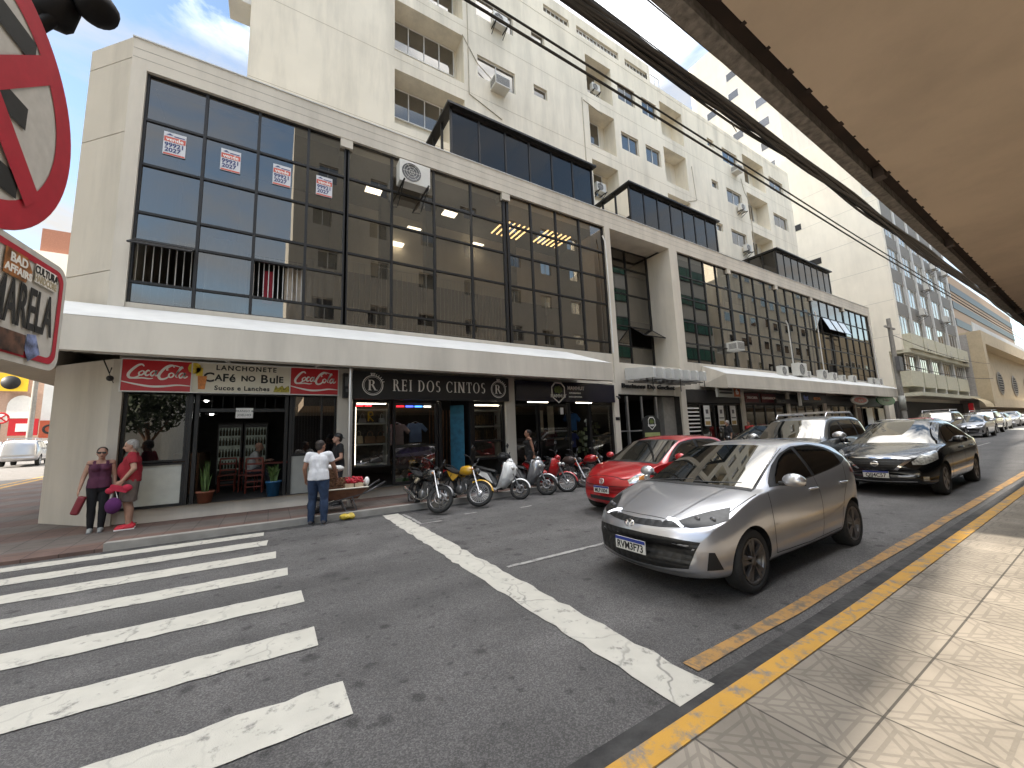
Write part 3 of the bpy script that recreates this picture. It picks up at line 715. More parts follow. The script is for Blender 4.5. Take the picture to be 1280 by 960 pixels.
# ---- air conditioners
def ac_split(loc, label, rz=0, s=1.0, bracket=True):
    """outdoor unit: casing, fan grille, bracket; front faces -Y"""
    t_ = thing('air_conditioner', label, 'air conditioner', loc, rz, 'outdoor air conditioners')
    b = MB().box(-.42*s, .42*s, -.16*s, .16*s, 0, .62*s); b.build('casing', M['white_plastic'], t_, bevel=.015)
    MB().lathe([(.001, 0), (.24*s, 0), (.25*s, -.012), (.26*s, 0)], (-.1*s, -.163*s, .31*s), 'Y', 24).build('fan', M['grey_plastic'], t_)
    g = MB()
    for k in range(3): g.lathe([((.07+.07*k)*s-.004, 0), ((.07+.07*k)*s+.004, -.006), ((.07+.07*k)*s+.008, 0)], (-.1*s, -.18*s, .31*s), 'Y', 20)
    for a in range(6): g.tube([(-.1*s, -.182*s, .31*s), (-.1*s+.24*s*math.cos(a*PI/3), -.182*s, .31*s+.24*s*math.sin(a*PI/3))], .005, 4)
    g.build('grille', M['white_plastic'], t_)
    if bracket:
        k = MB()
        for x in (-.33*s, .33*s):
            k.box(x-.02, x+.02, -.3*s, .4*s, -.05, -.01); k.tube([(x, -.28*s, -.04), (x, .38*s, -.42*s)], .018, 4)
        k.build('bracket', M['frame'], t_)
    return t_
def ac_box(loc, label, rz=0, s=1.0):
    """window unit: louvred box sticking out of the wall, front faces -Y"""
    t_ = thing('air_conditioner', label, 'air conditioner', loc, rz, 'window box air conditioners')
    MB().box(-.36*s, .36*s, -.35*s, .3*s, 0, .48*s).build('casing', M['white_plastic'], t_, bevel=.015)
    g = MB()
    for i in range(7): g.box(-.33*s, .33*s, -.358*s, -.345*s, (.07+i*.055)*s, (.095+i*.055)*s)
    for i in range(5): g.box(-.366*s, -.355*s, -.3*s, .1*s, (.1+i*.06)*s, (.13+i*.06)*s)
    g.build('louvre', M['grey_plastic'], t_)
    return t_
ac_split((3.5, 11.05, 9.45), 'outdoor unit on a black bracket hung in front of the second glass bay', s=1.15)
for i, (x, y, z, s, tp, lb) in enumerate((
    (9.2, 14.75, 22.45, 1.0, 's', 'small outdoor unit on a wall bracket under the upper blinded tower window'),
    (9.1, 14.85, 18.75, 1.15, 'b', 'big louvred box unit under the half open tower window nearest the large glass roof room'),
    (16.6, 15.5, 22.9, .8, 's', 'outdoor unit in the upper recess of the middle tower windows'),
    (16.4, 15.5, 16.0, .9, 's', 'outdoor unit in the lower recess just above the large glass roof room'),
    (31.3, 14.85, 22.0, 1.1, 'b', 'louvred box unit below the uppermost right tower window'),
    (31.4, 14.75, 18.7, .9, 's', 'outdoor unit under the middle right tower window'),
    (31.5, 14.75, 15.3, .9, 's', 'outdoor unit under the lowest right tower window'),
    (-1.45, 15.6, 17.6, 1.3, 'b', 'large louvred box unit on the left edge of the tower'))):
    (ac_split if tp == 's' else ac_box)((x, y, z), lb, 0 if x > 0 else -PI/2, s)
ac_box((21.4, 11.3, 5.75), 'white box unit poking out of the second right hand glass bay', s=1.0)
for x, y, z, s, lb in ((25.8, 11.0, 4.55, .95, 'small white outdoor unit leftmost on the right canopy'), (27.9, 10.95, 4.62, 1.3, 'largest white outdoor unit with round fan on the right canopy'),
    (29.3, 11.1, 4.6, .7, 'small dark-shadowed outdoor unit right of the largest one on the canopy'), (31.3, 11.0, 4.55, 1.05, 'wide low outdoor unit on the middle of the right canopy'),
    (32.9, 11.0, 4.55, .9, 'outdoor unit beside the third white pipe on the right canopy'), (34.8, 11.1, 4.55, .8, 'grey outdoor unit in the right third of the canopy'),
    (36.7, 11.1, 4.55, .9, 'dark fronted outdoor unit near the right end of the canopy'), (40.6, 11.1, 4.55, .9, 'second outdoor unit from the right end of the canopy'), (42.2, 11.1, 4.55, .95, 'outdoor unit at the far right end of the canopy')):
    ac_split((x, y, z), lb, 0, s, False)
# drain pipes on the fins
for x, z0, z1, lb in ((12.02, 4.9, 10.1, 'white drain pipe beside the left entrance fin'), (32.45, 4.9, 9.6, 'white drain pipe between the far glass bays'), (42.9, 4.9, 9.8, 'white drain pipe at the right end of the building'), (28.0, 4.9, 8.3, 'thin white drain pipe above the large air conditioner')):
    tag(MB().tube([(x-.1, 11.33, z1), (x, 11.3, z1-.25), (x+.05, 11.3, (z0+z1)/2), (x, 11.28, z0)], .035, 6).build('drain_pipe', M['white_alu']), lb, 'pipe', 'white drain pipes')
# ---- white blank-walled building, its grey striped front along the street
OB = thing('office_building', 'white blank sided office building with grey striped front and rows of windows at the right', 'building', (62, 18, 0))
Xw = 51.2
o = MB()
o.box(Xw, 75.6, 12.4, 34, -.2, 33); o.box(Xw, Xw+.6, 11.4, 12.4, 8.4, 24.5)
o.build('wall', M['tower2'], OB, True)
jt = MB()
for z in (9.9, 13.4, 16.9, 20.4, 23.9, 27.4): jt.box(Xw-.006, Xw+.001, 11.42, 34, z, z+.03)
jt.build('shadow_joint', mat('grey_joint', (.45, .43, .38), .9), OB, True)
cols = (51.5, 55.6, 59.9, 64.1, 69.2, 74.6)
c = MB()
for x in cols[1:]: c.box(x-.2, x+.2, 11.33, 12.4, 4.4, 24.5)
c.build('column', M['wall_white'], OB, True)
M['grey_panel'] = mat('grey_spandrel', (.20, .19, .175), .8, var=.08)
sp = MB()
WZ = ((20.4, 22.3), (16.9, 19.1), (13.4, 15.5), (10.0, 12.0))
for i in range(5):
    a, b = cols[i]+.2, cols[i+1]-.2
    for z0, z1 in ((22.3, 24.4), (19.1, 20.4), (15.5, 16.9), (12.0, 13.4)): sp.box(a, b, 11.45, 12.39, z0, z1)
sp.build('spandrel', M['grey_panel'], OB, True)
for i in range(5):
    for z0, z1 in WZ: window(OB, cols[i]+.22, cols[i+1]-.22, z0, z1, 11.52, 4, blind=.7)
bl = MB()
for i in range(5): bl.box(cols[i]+.22, cols[i+1]-.22, 10.8, 12.39, 8.5, 9.95); bl.box(cols[i]+.25, cols[i+1]-.25, 11.2, 12.39, 4.9, 6.4)
bl.box(51.1, 75.5, 10.6, 12.4, 3.9, 4.25); bl.box(51.3, 75.4, 11.0, 12.39, 8.1, 8.45)
bl.build('balcony', mat('dull_yellow_panel', (.50, .48, .38), .7, var=.1), OB, True)
for i in range(5): window(OB, cols[i]+.3, cols[i+1]-.3, 6.45, 8.05, 11.5, 5, blind=.75)
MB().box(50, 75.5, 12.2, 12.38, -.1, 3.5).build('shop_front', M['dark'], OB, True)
q = MB()
for (y, z) in ((18.6, 24.3), (17.2, 19.6)):
    q.box(Xw-.04, Xw+.02, y-.6, y+.6, z-.35, z+.35)
q.build('vent', M['frame'], OB, True)
for i, (x, z) in enumerate(((58.5, 12.6), (66.5, 19.3), (71.5, 19.5), (57, 8.7), (66, 8.6), (62, 16.0), (72.5, 8.5), (68, 13.0))):
    ac_split((x, 11.0, z), ['white unit in the second column of the grey striped office front', 'white unit high in the fourth column of the grey striped office front', 'white unit highest at the right of the grey striped office front', 'white unit on the lowest spandrel left of the grey striped office front', 'white unit over the yellowish panels in the middle of the office front', 'white unit halfway up the third column of the office front', 'white unit over the yellowish panels at the right of the office front', 'white unit halfway up the fourth column of the office front'][i], 0, 1.2)
# pale tower further behind
WT = thing('white_tower', 'very tall white apartment tower far behind the cables', 'building', (66, 30, 0))
MB().box(58, 80, 21, 33, 0, 62).build('wall', M['tower2'], WT, True)
for i in range(8):
    for j, y in enumerate((23, 26.5, 30)):
        z = 30+i*3.4+(.6 if j == 1 else 0)
        f = MB(); f.box(57.97, 57.99, y-.8, y+.8, z, z+1.4)
        wo_ = f.build('window', M['white_alu'], WT, True)
        MB().box(57.955, 57.969, y-.7, y+.7, z+.1, z+1.3).build('pane', M['win_glass'], wo_)
# ---- tan building with oval windows
OV = thing('oval_window_building', 'tan building with a row of large oval windows at the far right', 'building', (100, 16, 0))
M['tan'] = mat('tan_render', (.50, .41, .28), .85, var=.05, stain=.15)
o = MB(); o.box(75.7, 140, 10.8, 30, 2.9, 12.6)
for z0, z1 in ((11.0, 12.61), (2.88, 4.0)): o.box(75.69, 140, 9.6, 10.8, z0, z1)
o.box(75.69, 77.2, 9.6, 10.8, 4.0, 11.0); o.box(75.69, 140, 30.01, 30.2, 0, 12.6); o.box(75.9, 140, 13, 30, -.2, 2.9)
o.build('wall', M['tan'], OV, True)
MB().box(75.5, 75.69, 10.8, 30, -.2, 12.3).build('side_wall', mat('grey_side_wall', (.36, .34, .32), .85, stain=.2), OV, True)
for i, x in enumerate((80.3, 92.0, 104, 116)):
    f = MB(); n = 28
    ring = [(x+2.3*math.cos(2*PI*k/n), 6.6+1.75*math.sin(2*PI*k/n)) for k in range(n)]; ri = [(x+2.0*math.cos(2*PI*k/n), 6.6+1.5*math.sin(2*PI*k/n)) for k in range(n)]
    v = [(a, 10.72, b) for a, b in ring]+[(a, 10.66, b) for a, b in ri]
    f.add(v, [(k, (k+1) % n, n+(k+1) % n, n+k) for k in range(n)])
    for k in range(8):
        z = 5.3+k*.37; hw = 2.0*math.sqrt(max(0, 1-((z-6.6)/1.5)**2)); f.box(x-hw, x+hw, 10.62, 10.66, z-.06, z+.06)
    fo = f.build('window', M['concrete'], OV, True)
    MB().add([(a, 10.7, b) for a, b in ri], [tuple(range(n))]).build('pane', M['room'], fo)
bal = MB(); bal.box(76, 140, 10.2, 10.26, 12.6, 13.9)
bal.build('balustrade', M['wall_white'], OV, True)
MB().box(78, 104, 16, 28, 12.6, 18.5).build('upper_storey', mat('yellow_render', (.58, .50, .33), .85), OV, True)
SB = thing('striped_building', 'brown building with long dark horizontal bands far along the street', 'building', (150, 16, 0))
o = MB(); o.box(112, 180, 17, 40, 0, 30); o.build('wall', mat('brown_render', (.34, .25, .18), .85), SB, True)
st = MB()
for z in (16, 19.5, 23, 26.5): st.box(112.2, 180, 16.9, 16.99, z, z+1.5)
for z in (16, 19.5, 23, 26.5): st.box(111.9, 111.99, 17, 40, z, z+1.5)
st.build('window_band', M['frame'], SB, True)
# ---- far shops across the cross street, left edge of view
def simple_block(name, label, x0, x1, y0, y1, z1, m, rows=(), cols_=(), ww=1.4, wh=1.3, side=False, cat='building'):
    t_ = thing(name, label, cat, ((x0+x1)/2, (y0+y1)/2, 0))
    MB().box(x0, x1, y0, y1, -.3, z1).build('wall', m, t_, True)
    yy = y1 if side else y0; s = 1 if side else -1
    k = 0
    for z in rows:
        for x in cols_:
            f = MB().box(x-ww/2, x+ww/2, yy+s*.01, yy+s*.07, z, z+wh).build('window', M['white_alu'], t_, True)
            MB().box(x-ww/2+.08, x+ww/2-.08, yy+s*.071, yy+s*.08, z+.08, z+wh-.08).build('pane', M['win_glass'], f)
            k += 1
    return t_
pk = simple_block('shop_building', 'pink and orange shop building with an arched window far left', -40, -20.6, 62, 75, 10.5, mat('salmon_render', (.36, .24, .18), .8), (), ())
MB().prism([(-22.6+1.0*math.cos(a*PI/10), 61.9, 6.6+1.2*math.sin(a*PI/10)) for a in range(11)]+[(-23.6, 61.9, 5.4), (-21.6, 61.9, 5.4)], (0, .08, 0)).build('arched_window', M['white_alu'], pk, True)
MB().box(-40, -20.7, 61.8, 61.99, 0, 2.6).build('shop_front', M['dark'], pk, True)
simple_block('white_shop_building', 'white plain shop building left of the corner pier', -20.5, -8, 60, 75, 10.2, M['wall_white'], (7.6,), (-16, -12))
tb = simple_block('distant_block', 'pale distant block with a red brick roof house behind the plate', -40, -14, 84, 95, 32, M['tower2'], (18, 22, 26), (-30, -26, -22, -18))
MB().box(-31.2, -26.2, 85, 92, 32, 36).build('roof_house', mat('red_brick', (.30, .13, .08), .85), tb, True)
def sign_board(name, label, x0, x1, y, z0, z1, m, txt=None, tm=None, size=None, th=.12, cat='sign', group=None, **k):
    t_ = thing(name, label, cat, ((x0+x1)/2, y, z0), 0, group)
    MB().box(x0, x1, y, y+th, z0, z1).build('board', m, t_, True)
    if txt: text('lettering', txt, size or (z1-z0)*.6, tm or M['white_letter'], t_, ((x0+x1)/2, y-.006, (z0+z1)/2), world=True, depth=.01, **k)
    return t_
M['yellow_sign'] = mat('yellow_sign_face', (.75, .48, .02), .4, var=.05)
ys = sign_board('shop_sign', 'yellow shop sign with a dark oval mark far left', -27.5, -22.2, 61.5, 8.2, 10.1, M['yellow_sign'])
MB().lathe([(.001, 0), (.7, 0), (.72, .03)], (-23.4, 61.48, 9.1), 'Y', 20).build('emblem', M['frame'], ys, True)
rs = thing('shop_sign', 'red shop sign with pale frame above the cars far left', 'sign', (-21.3, 59.4, 3.4)); MB().box(-22.4, -20.4, 59.4, 59.5, 3.5, 5.2).build('board', M['red_sign'], rs, True); MB().box(-21.9, -21.1, 59.37, 59.39, 3.9, 4.7).build('emblem', M['white_letter'], rs, True)
rs = thing('shop_sign', 'dark orange shop sign right of the red one far left', 'sign', (-19.6, 59.4, 3.2)); MB().box(-20.3, -18.9, 59.4, 59.5, 3.2, 5.0).build('board', mat('orange_sign_face', (.35, .06, .02), .5), rs, True); MB().lathe([(.3, 0), (.42, -.01), (.5, 0)], (-19.6, 59.38, 4.1), 'Y', 16).build('emblem', M['frame'], rs, True)
tag(MB().tube([(-16.9, 48, 1), (-16.9, 48, 9.5)], [.2, .15], 8).build('utility_pole', M['concrete']), 'grey utility pole by the far left shops', 'pole')
ns = thing('traffic_sign', 'small round red ringed no parking sign far left beyond the cars', 'traffic sign', (-16.2, 42, 1.0))
MB().tube([(0, 0, 0), (0, 0, 3.4)], .03, 6).build('post', M['grey_plastic'], ns)
MB().lathe([(.001, 0), (.30, 0), (.31, .01)], (0, -.05, 3.2), 'Y', 20).build('face', M['white_letter'], ns)
MB().lathe([(.30, .004), (.30, -.006), (.40, -.006), (.41, .01)], (0, -.05, 3.2), 'Y', 20).obox((0, -.064, 3.2), .66, .006, .08, (0, R(45), 0)).obox((0, -.071, 3.2), .66, .006, .08, (0, R(-45), 0)).build('ring', M['red_sign'], ns)
# ---- buildings on the camera's side of the street (seen only as reflections), and an unseen tower added to block the sun
GB = thing('arcade_building', 'grey beige arcade building with a deep pavement canopy at upper right', 'building', (20, -8, 0))
M['arc'] = mat('grey_beige_render', (.42, .395, .345), .85, var=.05, stain=.12)
o = MB(); hs = []
for i in range(7):
    for j in range(5): hs.append((2.0+i*3.5+(.8 if i > 3 else 0), 3.2+i*3.5+(.8 if i > 3 else 0), 6.5+j*3.2, 7.7+j*3.2, -.2))
facade(o, .5, 27, -.2, 24, -4.0, hs); o.box(.5, 27, -18, -4.3, -.2, 24); o.box(.5, .8, -4.3, -4.001, -.2, 24); o.box(26.7, 27, -4.3, -4.001, -.2, 24)
o.build('wall', M['arc'], GB, True)
for h in hs: window(GB, h[0], h[1], h[2], h[3], -4.15, 2)
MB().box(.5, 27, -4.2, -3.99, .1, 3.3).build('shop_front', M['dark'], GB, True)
s = MB(); s.box(1.3, 60, -3.98, .733, 3.50, 3.95)
def skew(mb): mb.v = [(x, y+.018*(x-1.5)*(1 if y > 0 else 0), z) for x, y, z in mb.v]
skew(s)
s.build('canopy_soffit', mat('tan_soffit', (.66, .53, .405), .85, var=.06, scale=1.2, stain=.22), GB, True)
s = MB(); s.box(1.3, 60, .815, .888, 3.49, 4.0); s.box(1.3, 60, .734, .814, 3.85, 3.95); skew(s)
s.build('canopy_lip', mat('rough_grey_concrete', (.20, .18, .16), .9, var=.4, scale=25, bump=.8, bscale=60), GB, True)
s = MB(); s.box(1.3, 60, .735, .813, 3.56, 3.60)
for i in range(260): s.box(1.32+i*.23, 1.33+i*.23+random.random()*.05, .722, .74, 3.494+random.random()*.004, 3.52)
skew(s)
s.build('gutter', mat('rust_brown_gutter', (.028, .016, .012), .8, var=.4), GB, True)
for x in (3.85, 6.1, 8.6, 11.3, 14):
    MB().box(x-.04, x+.04, .745+.018*(x-1.5), .805+.018*(x-1.5), 3.47, 3.56).build('bracket', mat('bracket_metal', (.08, .06, .05), .7), GB, True)
GR = thing('green_glass_building', 'grey panelled building with green window strips across the street', 'building', (38, -10, 0))
o = MB(); o.box(29, 47, -18, -4.5, -.2, 23)
o.build('wall', mat('pale_panel', (.46, .45, .42), .8, var=.05), GR, True)
for j in range(5):
    f = MB().box(29.3, 46.7, -4.49, -4.42, 6.5+j*3.3, 8.0+j*3.3).build('window', M['frame'], GR, True)
    g = MB()
    for i in range(12): g.box(29.4+i*1.44, 30.7+i*1.44, -4.419, -4.40, 6.6+j*3.3, 7.9+j*3.3)
    g.build('pane', mat('green_glass', (.03, .12, .09), .15, var=.2), f)
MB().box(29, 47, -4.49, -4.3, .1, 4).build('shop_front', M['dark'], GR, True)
simple_block('beige_block', 'sunlit beige block further along the street across the road', 50, 78, -20, -4.5, 26, M['tower'], (6, 9.3, 12.6, 15.9, 19.2, 22.5), tuple(52+i*3.2 for i in range(8)), side=True)
simple_block('brown_block', 'brown block far along the street across the road', 82, 130, -20, -5, 18, M['tan'], (5, 8.3, 11.6), tuple(85+i*4 for i in range(10)), side=True)
simple_block('sun_block_tower', 'unseen tall tower added to keep the sun off the street', -34, -18, -1.05, 24, 110, M['tower'], (), ())  # added out of view to block the sun and bound the pavement patch

tr_ = thing('street_tree', 'dark leafy street tree behind the camera corner, seen in the cafe glass', 'tree', (-5.4, -4.2, 0))
MB().tube([(0, 0, 0), (.1, 0, 1.6), (-.05, .1, 3.0)], [.16, .12, .08], 8).tube([(0, 0, 1.8), (.9, .3, 3.2)], [.07, .03], 6).tube([(0, 0, 2.0), (-.8, -.3, 3.4)], [.07, .03], 6).build('trunk', M['wood'], tr_)
l = MB()
for i in range(1500):
    a = random.uniform(0, 2*PI); h = random.uniform(-1, 1); rr = random.random()**.4
    p = Vector((rr*1.7*math.cos(a)*math.sqrt(1-h*h), rr*1.5*math.sin(a)*math.sqrt(1-h*h), 3.9+1.5*h*rr)); d = Vector((random.uniform(-1, 1), random.uniform(-1, 1), random.uniform(-1, 1))).normalized()*.16; e = d.orthogonal().normalized()*.07
    l.add([p-d, p+e, p+d, p-e], [(0, 1, 2, 3)])
l.build('crown', mat('dark_tree_leaf', (.035, .06, .02), .6, var=.4), tr_)
simple_block('low_white_block', 'low white building across the side street behind the camera', -26, -7, -30, -16, 6.5, M['wall_white'], (1.2, 4.2), (-23, -20, -17, -14, -11), side=True)
# ================================================================== shops: rooms, glazing, signs
YG = Y0-.1                                     # plane of the shop glass
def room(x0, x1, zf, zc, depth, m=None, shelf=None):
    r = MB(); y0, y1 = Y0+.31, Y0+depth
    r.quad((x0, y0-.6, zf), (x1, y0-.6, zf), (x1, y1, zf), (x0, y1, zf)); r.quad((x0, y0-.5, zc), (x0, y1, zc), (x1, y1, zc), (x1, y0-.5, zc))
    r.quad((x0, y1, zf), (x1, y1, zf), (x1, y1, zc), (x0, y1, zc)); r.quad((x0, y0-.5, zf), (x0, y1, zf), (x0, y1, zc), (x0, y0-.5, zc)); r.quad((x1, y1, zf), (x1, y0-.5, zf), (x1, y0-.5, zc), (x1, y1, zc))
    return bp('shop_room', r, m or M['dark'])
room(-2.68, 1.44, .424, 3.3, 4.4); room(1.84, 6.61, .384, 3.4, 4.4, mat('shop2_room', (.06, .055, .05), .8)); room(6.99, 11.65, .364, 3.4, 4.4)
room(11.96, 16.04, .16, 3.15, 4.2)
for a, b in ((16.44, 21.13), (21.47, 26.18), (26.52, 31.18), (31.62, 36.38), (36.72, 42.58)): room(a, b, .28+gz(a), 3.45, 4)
M['panel_white'] = mat('white_glossy_panel', (.60, .62, .56), .15, var=.06, coat=.6)
M['panel_grey'] = mat('grey_panel', (.33, .33, .30), .35, var=.06)
def shopwin(x0, x1, z0, z1, y=YG, fr=.045, mid=(), mids=(), glass=None):
    f = MB(); f.box(x0, x0+fr, y-.04, y+.05, z0, z1); f.box(x1-fr, x1, y-.04, y+.05, z0, z1)
    f.box(x0+fr, x1-fr, y-.038, y+.048, z0, z0+fr); f.box(x0+fr, x1-fr, y-.038, y+.048, z1-fr, z1)
    for x in mid: f.box(x-fr/2, x+fr/2, y-.036, y+.046, z0+fr, z1-fr)
    for z in mids: f.box(x0+fr, x1-fr, y-.034, y+.044, z-fr/2, z+fr/2)
    o = bp('shop_window', f, M['frame'])
    MB().quad((x0, y, z0), (x1, y, z0), (x1, y, z1), (x0, y, z1)).build('pane', glass or M['shop_glass'], o)
    return o
cafe_glass = glass_mat('reflecting_cafe_glass', (.3, .3, .3), refl=.13, trans=.6)
shopwin(-2.68, -1.62, 1.36, 2.92, glass=cafe_glass)
o = shopwin(-2.68, -1.62, .42, 1.34, glass=M['panel_white'])
f = MB()
for x in (-1.58, -1.46, .30, .40): f.box(x-.035, x+.035, YG-.05, YG+.1, .42, 2.92)
f.box(-1.5, .33, YG-.03, YG+.08, 2.45, 2.53); f.box(-1.5, .33, YG-.03, YG+.08, 2.84, 2.92)
for k in range(9): f.tube([(-1.42+k*.21, YG+.02, 2.53), (-1.42+k*.21, YG+.02, 2.84)], .008, 4)
bp('door_frame', f, M['frame'])
shopwin(.44, 1.45, 1.36, 2.90, mid=(1.1,), glass=cafe_glass)
g = MB()
for k in range(14): g.tube([(.52+k*.066, YG+.12, 1.4), (.52+k*.066, YG+.12, 2.6)], .010, 4)
bp('folding_grille', g, M['grey_plastic'])
bp('lower_panel', MB().box(.44, 1.45, YG-.01, YG+.02, .40, 1.34), M['panel_grey'])
# cafe sign
t_ = thing('cafe_sign', 'long cream sign over the cafe reading Lanchonete Café no Bule between red cola panels', 'sign', (-.64, 11.15, 2.9))
MB().box(-2.73, 1.46, 11.08, 11.25, 2.86, 3.575).build('board', M['cream_sign'], t_, True)
e = MB()
for z in (2.86, 3.55): e.box(-2.74, 1.47, 11.06, 11.26, z, z+.025)
for x in (-2.74, -1.585, .335, 1.447): e.box(x, x+.022, 11.061, 11.259, 2.886, 3.549)
e.build('trim', M['white_alu'], t_, True)
def stroke(mb, pts, w0, w1=None, y=0.0, n=5):
    """flat brush stroke through pts (x,z), smoothed, width swelling in the middle"""
    P = [Vector((a, b, 0)) for a, b in pts]; Q = []
    for i in range(len(P)-1):
        p0, p1, p2, p3 = P[max(i-1, 0)], P[i], P[i+1], P[min(i+2, len(P)-1)]
        for k in range(n):
            u = k/n; Q.append(.5*((2*p1)+(p2-p0)*u+(2*p0-5*p1+4*p2-p3)*u*u+(3*p1-p0-3*p2+p3)*u**3))
    Q.append(P[-1]); L = len(Q); v = []
    for i, q in enumerate(Q):
        d = (Q[min(i+1, L-1)]-Q[max(i-1, 0)]).normalized(); nrm = Vector((-d.y, d.x, 0))
        u = i/(L-1); w = (w0+((w1 if w1 is not None else w0)-w0)*math.sin(PI*u))/2
        a = q+nrm*w; b = q-nrm*w; v += [(a.x, y, a.y), (b.x, y, b.y)]
    mb.add(v, [(2*i, 2*i+1, 2*i+3, 2*i+2) for i in range(L-1)])
def cola(parent, x0, x1):
    W_, H_ = x1-x0, .66; y = 11.074
    MB().box(x0, x1, y, 11.1, 2.887, 3.548).build('red_panel', M['red_sign'], parent, True)
    mb = MB(); yy = [y-.002]
    def s(pts, w0, w1=None):
        yy[0] -= .0004
        stroke(mb, [(x0+W_*a, 2.887+H_*b) for a, b in pts], w0, w1, yy[0])
    T, B = .022, .05
    s(((.30, .80), (.27, .86), (.21, .82), (.13, .66), (.09, .52), (.11, .42), (.18, .42), (.25, .50)), T, B)         # C
    s(((.10, .46), (.16, .40), (.28, .42), (.38, .40), (.44, .42)), .012, .03)                                            # tail under coca
    s(((.29, .66), (.24, .60), (.24, .52), (.28, .52), (.31, .60), (.29, .66)), T, .03)                                   # o
    s(((.385, .64), (.36, .67), (.325, .58), (.34, .50), (.385, .54)), T, .035)                                            # c
    s(((.47, .64), (.44, .66), (.40, .57), (.42, .49), (.46, .56), (.485, .67), (.47, .55), (.485, .50), (.515, .55)), T, .03)  # a
    s(((.52, .62), (.56, .63)), .022)                                                                                        # -
    s(((.74, .80), (.71, .87), (.63, .82), (.55, .64), (.52, .50), (.55, .40), (.62, .42), (.68, .52)), T, B)            # C
    s(((.66, .72), (.63, .70), (.65, .79), (.72, .86), (.80, .84), (.88, .78)), .010, .028)                               # loop
    s(((.71, .62), (.67, .57), (.67, .48), (.71, .47), (.74, .56), (.71, .62)), T, .03)                                   # o
    s(((.76, .52), (.80, .66), (.86, .80), (.84, .82), (.79, .64), (.77, .50), (.80, .47)), .014, .03)                    # l
    s(((.90, .60), (.86, .62), (.82, .53), (.84, .45), (.88, .52), (.91, .63), (.89, .50), (.91, .46), (.95, .52)), T, .03)  # a
    s(((0, .30), (.18, .22), (.40, .15), (.60, .16), (.80, .21), (1, .19)), .015, .045)                                   # ribbon
    mb.build('script_lettering', M['white_letter'], parent, True)
cola(t_, -2.716, -1.588); cola(t_, .358, 1.445)
text('lettering', 'LANCHONETE', .155, M['black_letter'], t_, (-.55, 11.074, 3.455), world=True, bold=.004, spacing=1.25)
for txt, sz, x in (('C', .30, -1.27), ('A', .2, -1.09), ('F', .25, -.96), ('é', .26, -.83), ('NO', .18, -.52), ('B', .28, -.20), ('ul', .27, -.0), ('E', .2, .15)):
    text('lettering', txt, sz, M['black_letter'], t_, (x, 11.074, 3.22), world=True, bold=.007)
text('lettering', 'Sucos e Lanches', .145, M['black_letter'], t_, (-.62, 11.074, 2.985), world=True, bold=.004, spacing=1.12)
j = MB().add([(-1.47, 11.07, 3.25), (-1.30, 11.07, 3.25), (-1.33, 11.07, 2.95), (-1.45, 11.07, 2.95)], [(0, 1, 2, 3)]); j.build('juice_glass_print', mat('juice_orange', (.60, .20, .03), .4, var=.25, scale=20), t_, True)
j = MB().prism([(-1.53+.12*math.cos(a*PI/5), 11.068, 3.42+.13*math.sin(a*PI/5)) for a in range(10)], (0, -.002, 0)).box(-1.50, -1.38, 11.066, 11.069, 3.25, 3.44); j.build('lemon_print', mat('lemon_yellow', (.62, .45, .03), .4, var=.2, scale=20), t_, True)
j = MB().prism([(-.0+.36*a/8, 11.069, 2.94+(.14 if 0 < a < 8 else 0)*(.8+.3*math.sin(a*2.1))) for a in range(9)]+[(.34, 11.069, 2.92), (.0, 11.069, 2.92)], (0, -.002, 0)); j.build('sandwich_print', mat('sandwich_green', (.35, .30, .03), .5, var=.7, scale=25), t_, True)
# little paper notice
t_ = thing('paper_notice', 'small white paper notice hanging in the cafe doorway', 'notice', (-.57, YG-.06, 2.3))
MB().box(-.17, .17, 0, .004, 0, .24).build('sheet', M['white_letter'], t_)
text('lettering', 'FRANGO &', .07, M['grey_plastic'], t_, (0, -.003, .165), depth=.002); text('lettering', 'JOELHO', .075, M['grey_plastic'], t_, (0, -.003, .07), depth=.002)
# cafe interior
def fridge(x, y, label, lit):
    t_ = thing('drinks_fridge', label, 'fridge', (x, y, .42), 0, 'drinks fridges in the cafe')
    MB().box(-.32, .32, 0, .6, 0, 1.95).build('cabinet', M['frame'], t_)
    f = MB()
    for a in (-.30, .27): f.box(a, a+.03, -.03, 0, .1, 1.9)
    f.box(-.27, .27, -.03, 0, 1.80, 1.9); f.box(-.27, .27, -.03, 0, .1, .16); f.build('door_frame', M['grey_plastic'], t_)
    MB().box(-.27, .27, -.008, -.001, .5, 1.8).build('lit_shelf_wall', lit, t_)
    b = MB()
    for z in (.2, .55, .9, 1.25, 1.55):
        for k in range(7): b.lathe([(.001, 0), (.03, 0), (.03, .14), (.012, .2), (.012, .24)], (-.23+k*.077, -.04, z), 'Z', 6)
    b.build('bottles', mat('dark_bottles', (.06, .05, .03), .2, var=.6, scale=30), t_)
lit = mat('lit_fridge', (.16, .18, .15), emit=.03, var=.8, scale=5)
fridge(-1.1, 15.0, 'left lit drinks fridge deep in the cafe', lit); fridge(-.42, 15.0, 'right lit drinks fridge deep in the cafe behind the seated man', lit)
for i, (x, y, z) in enumerate(((-1.46, 12.6, 2.83), (-1.36, 12.8, 2.5))):
    t_ = thing('pendant_lamp', ['upper lit pendant lamp just inside the cafe door', 'lower lit pendant lamp just inside the cafe door'][i], 'lamp', (x, y, z), 0, 'cafe pendant lamps')
    MB().lathe([(.03, .14), (.09, .10), (.14, .0), (.13, 0), (.08, .09)], n=16).build('shade', M['frame'], t_)
    MB().ball((0, 0, .02), .05).build('bulb', M['lamp_white'], t_); MB().tube([(0, 0, .14), (0, 0, 3.3-z)], .006, 4).build('cord', M['black'], t_)
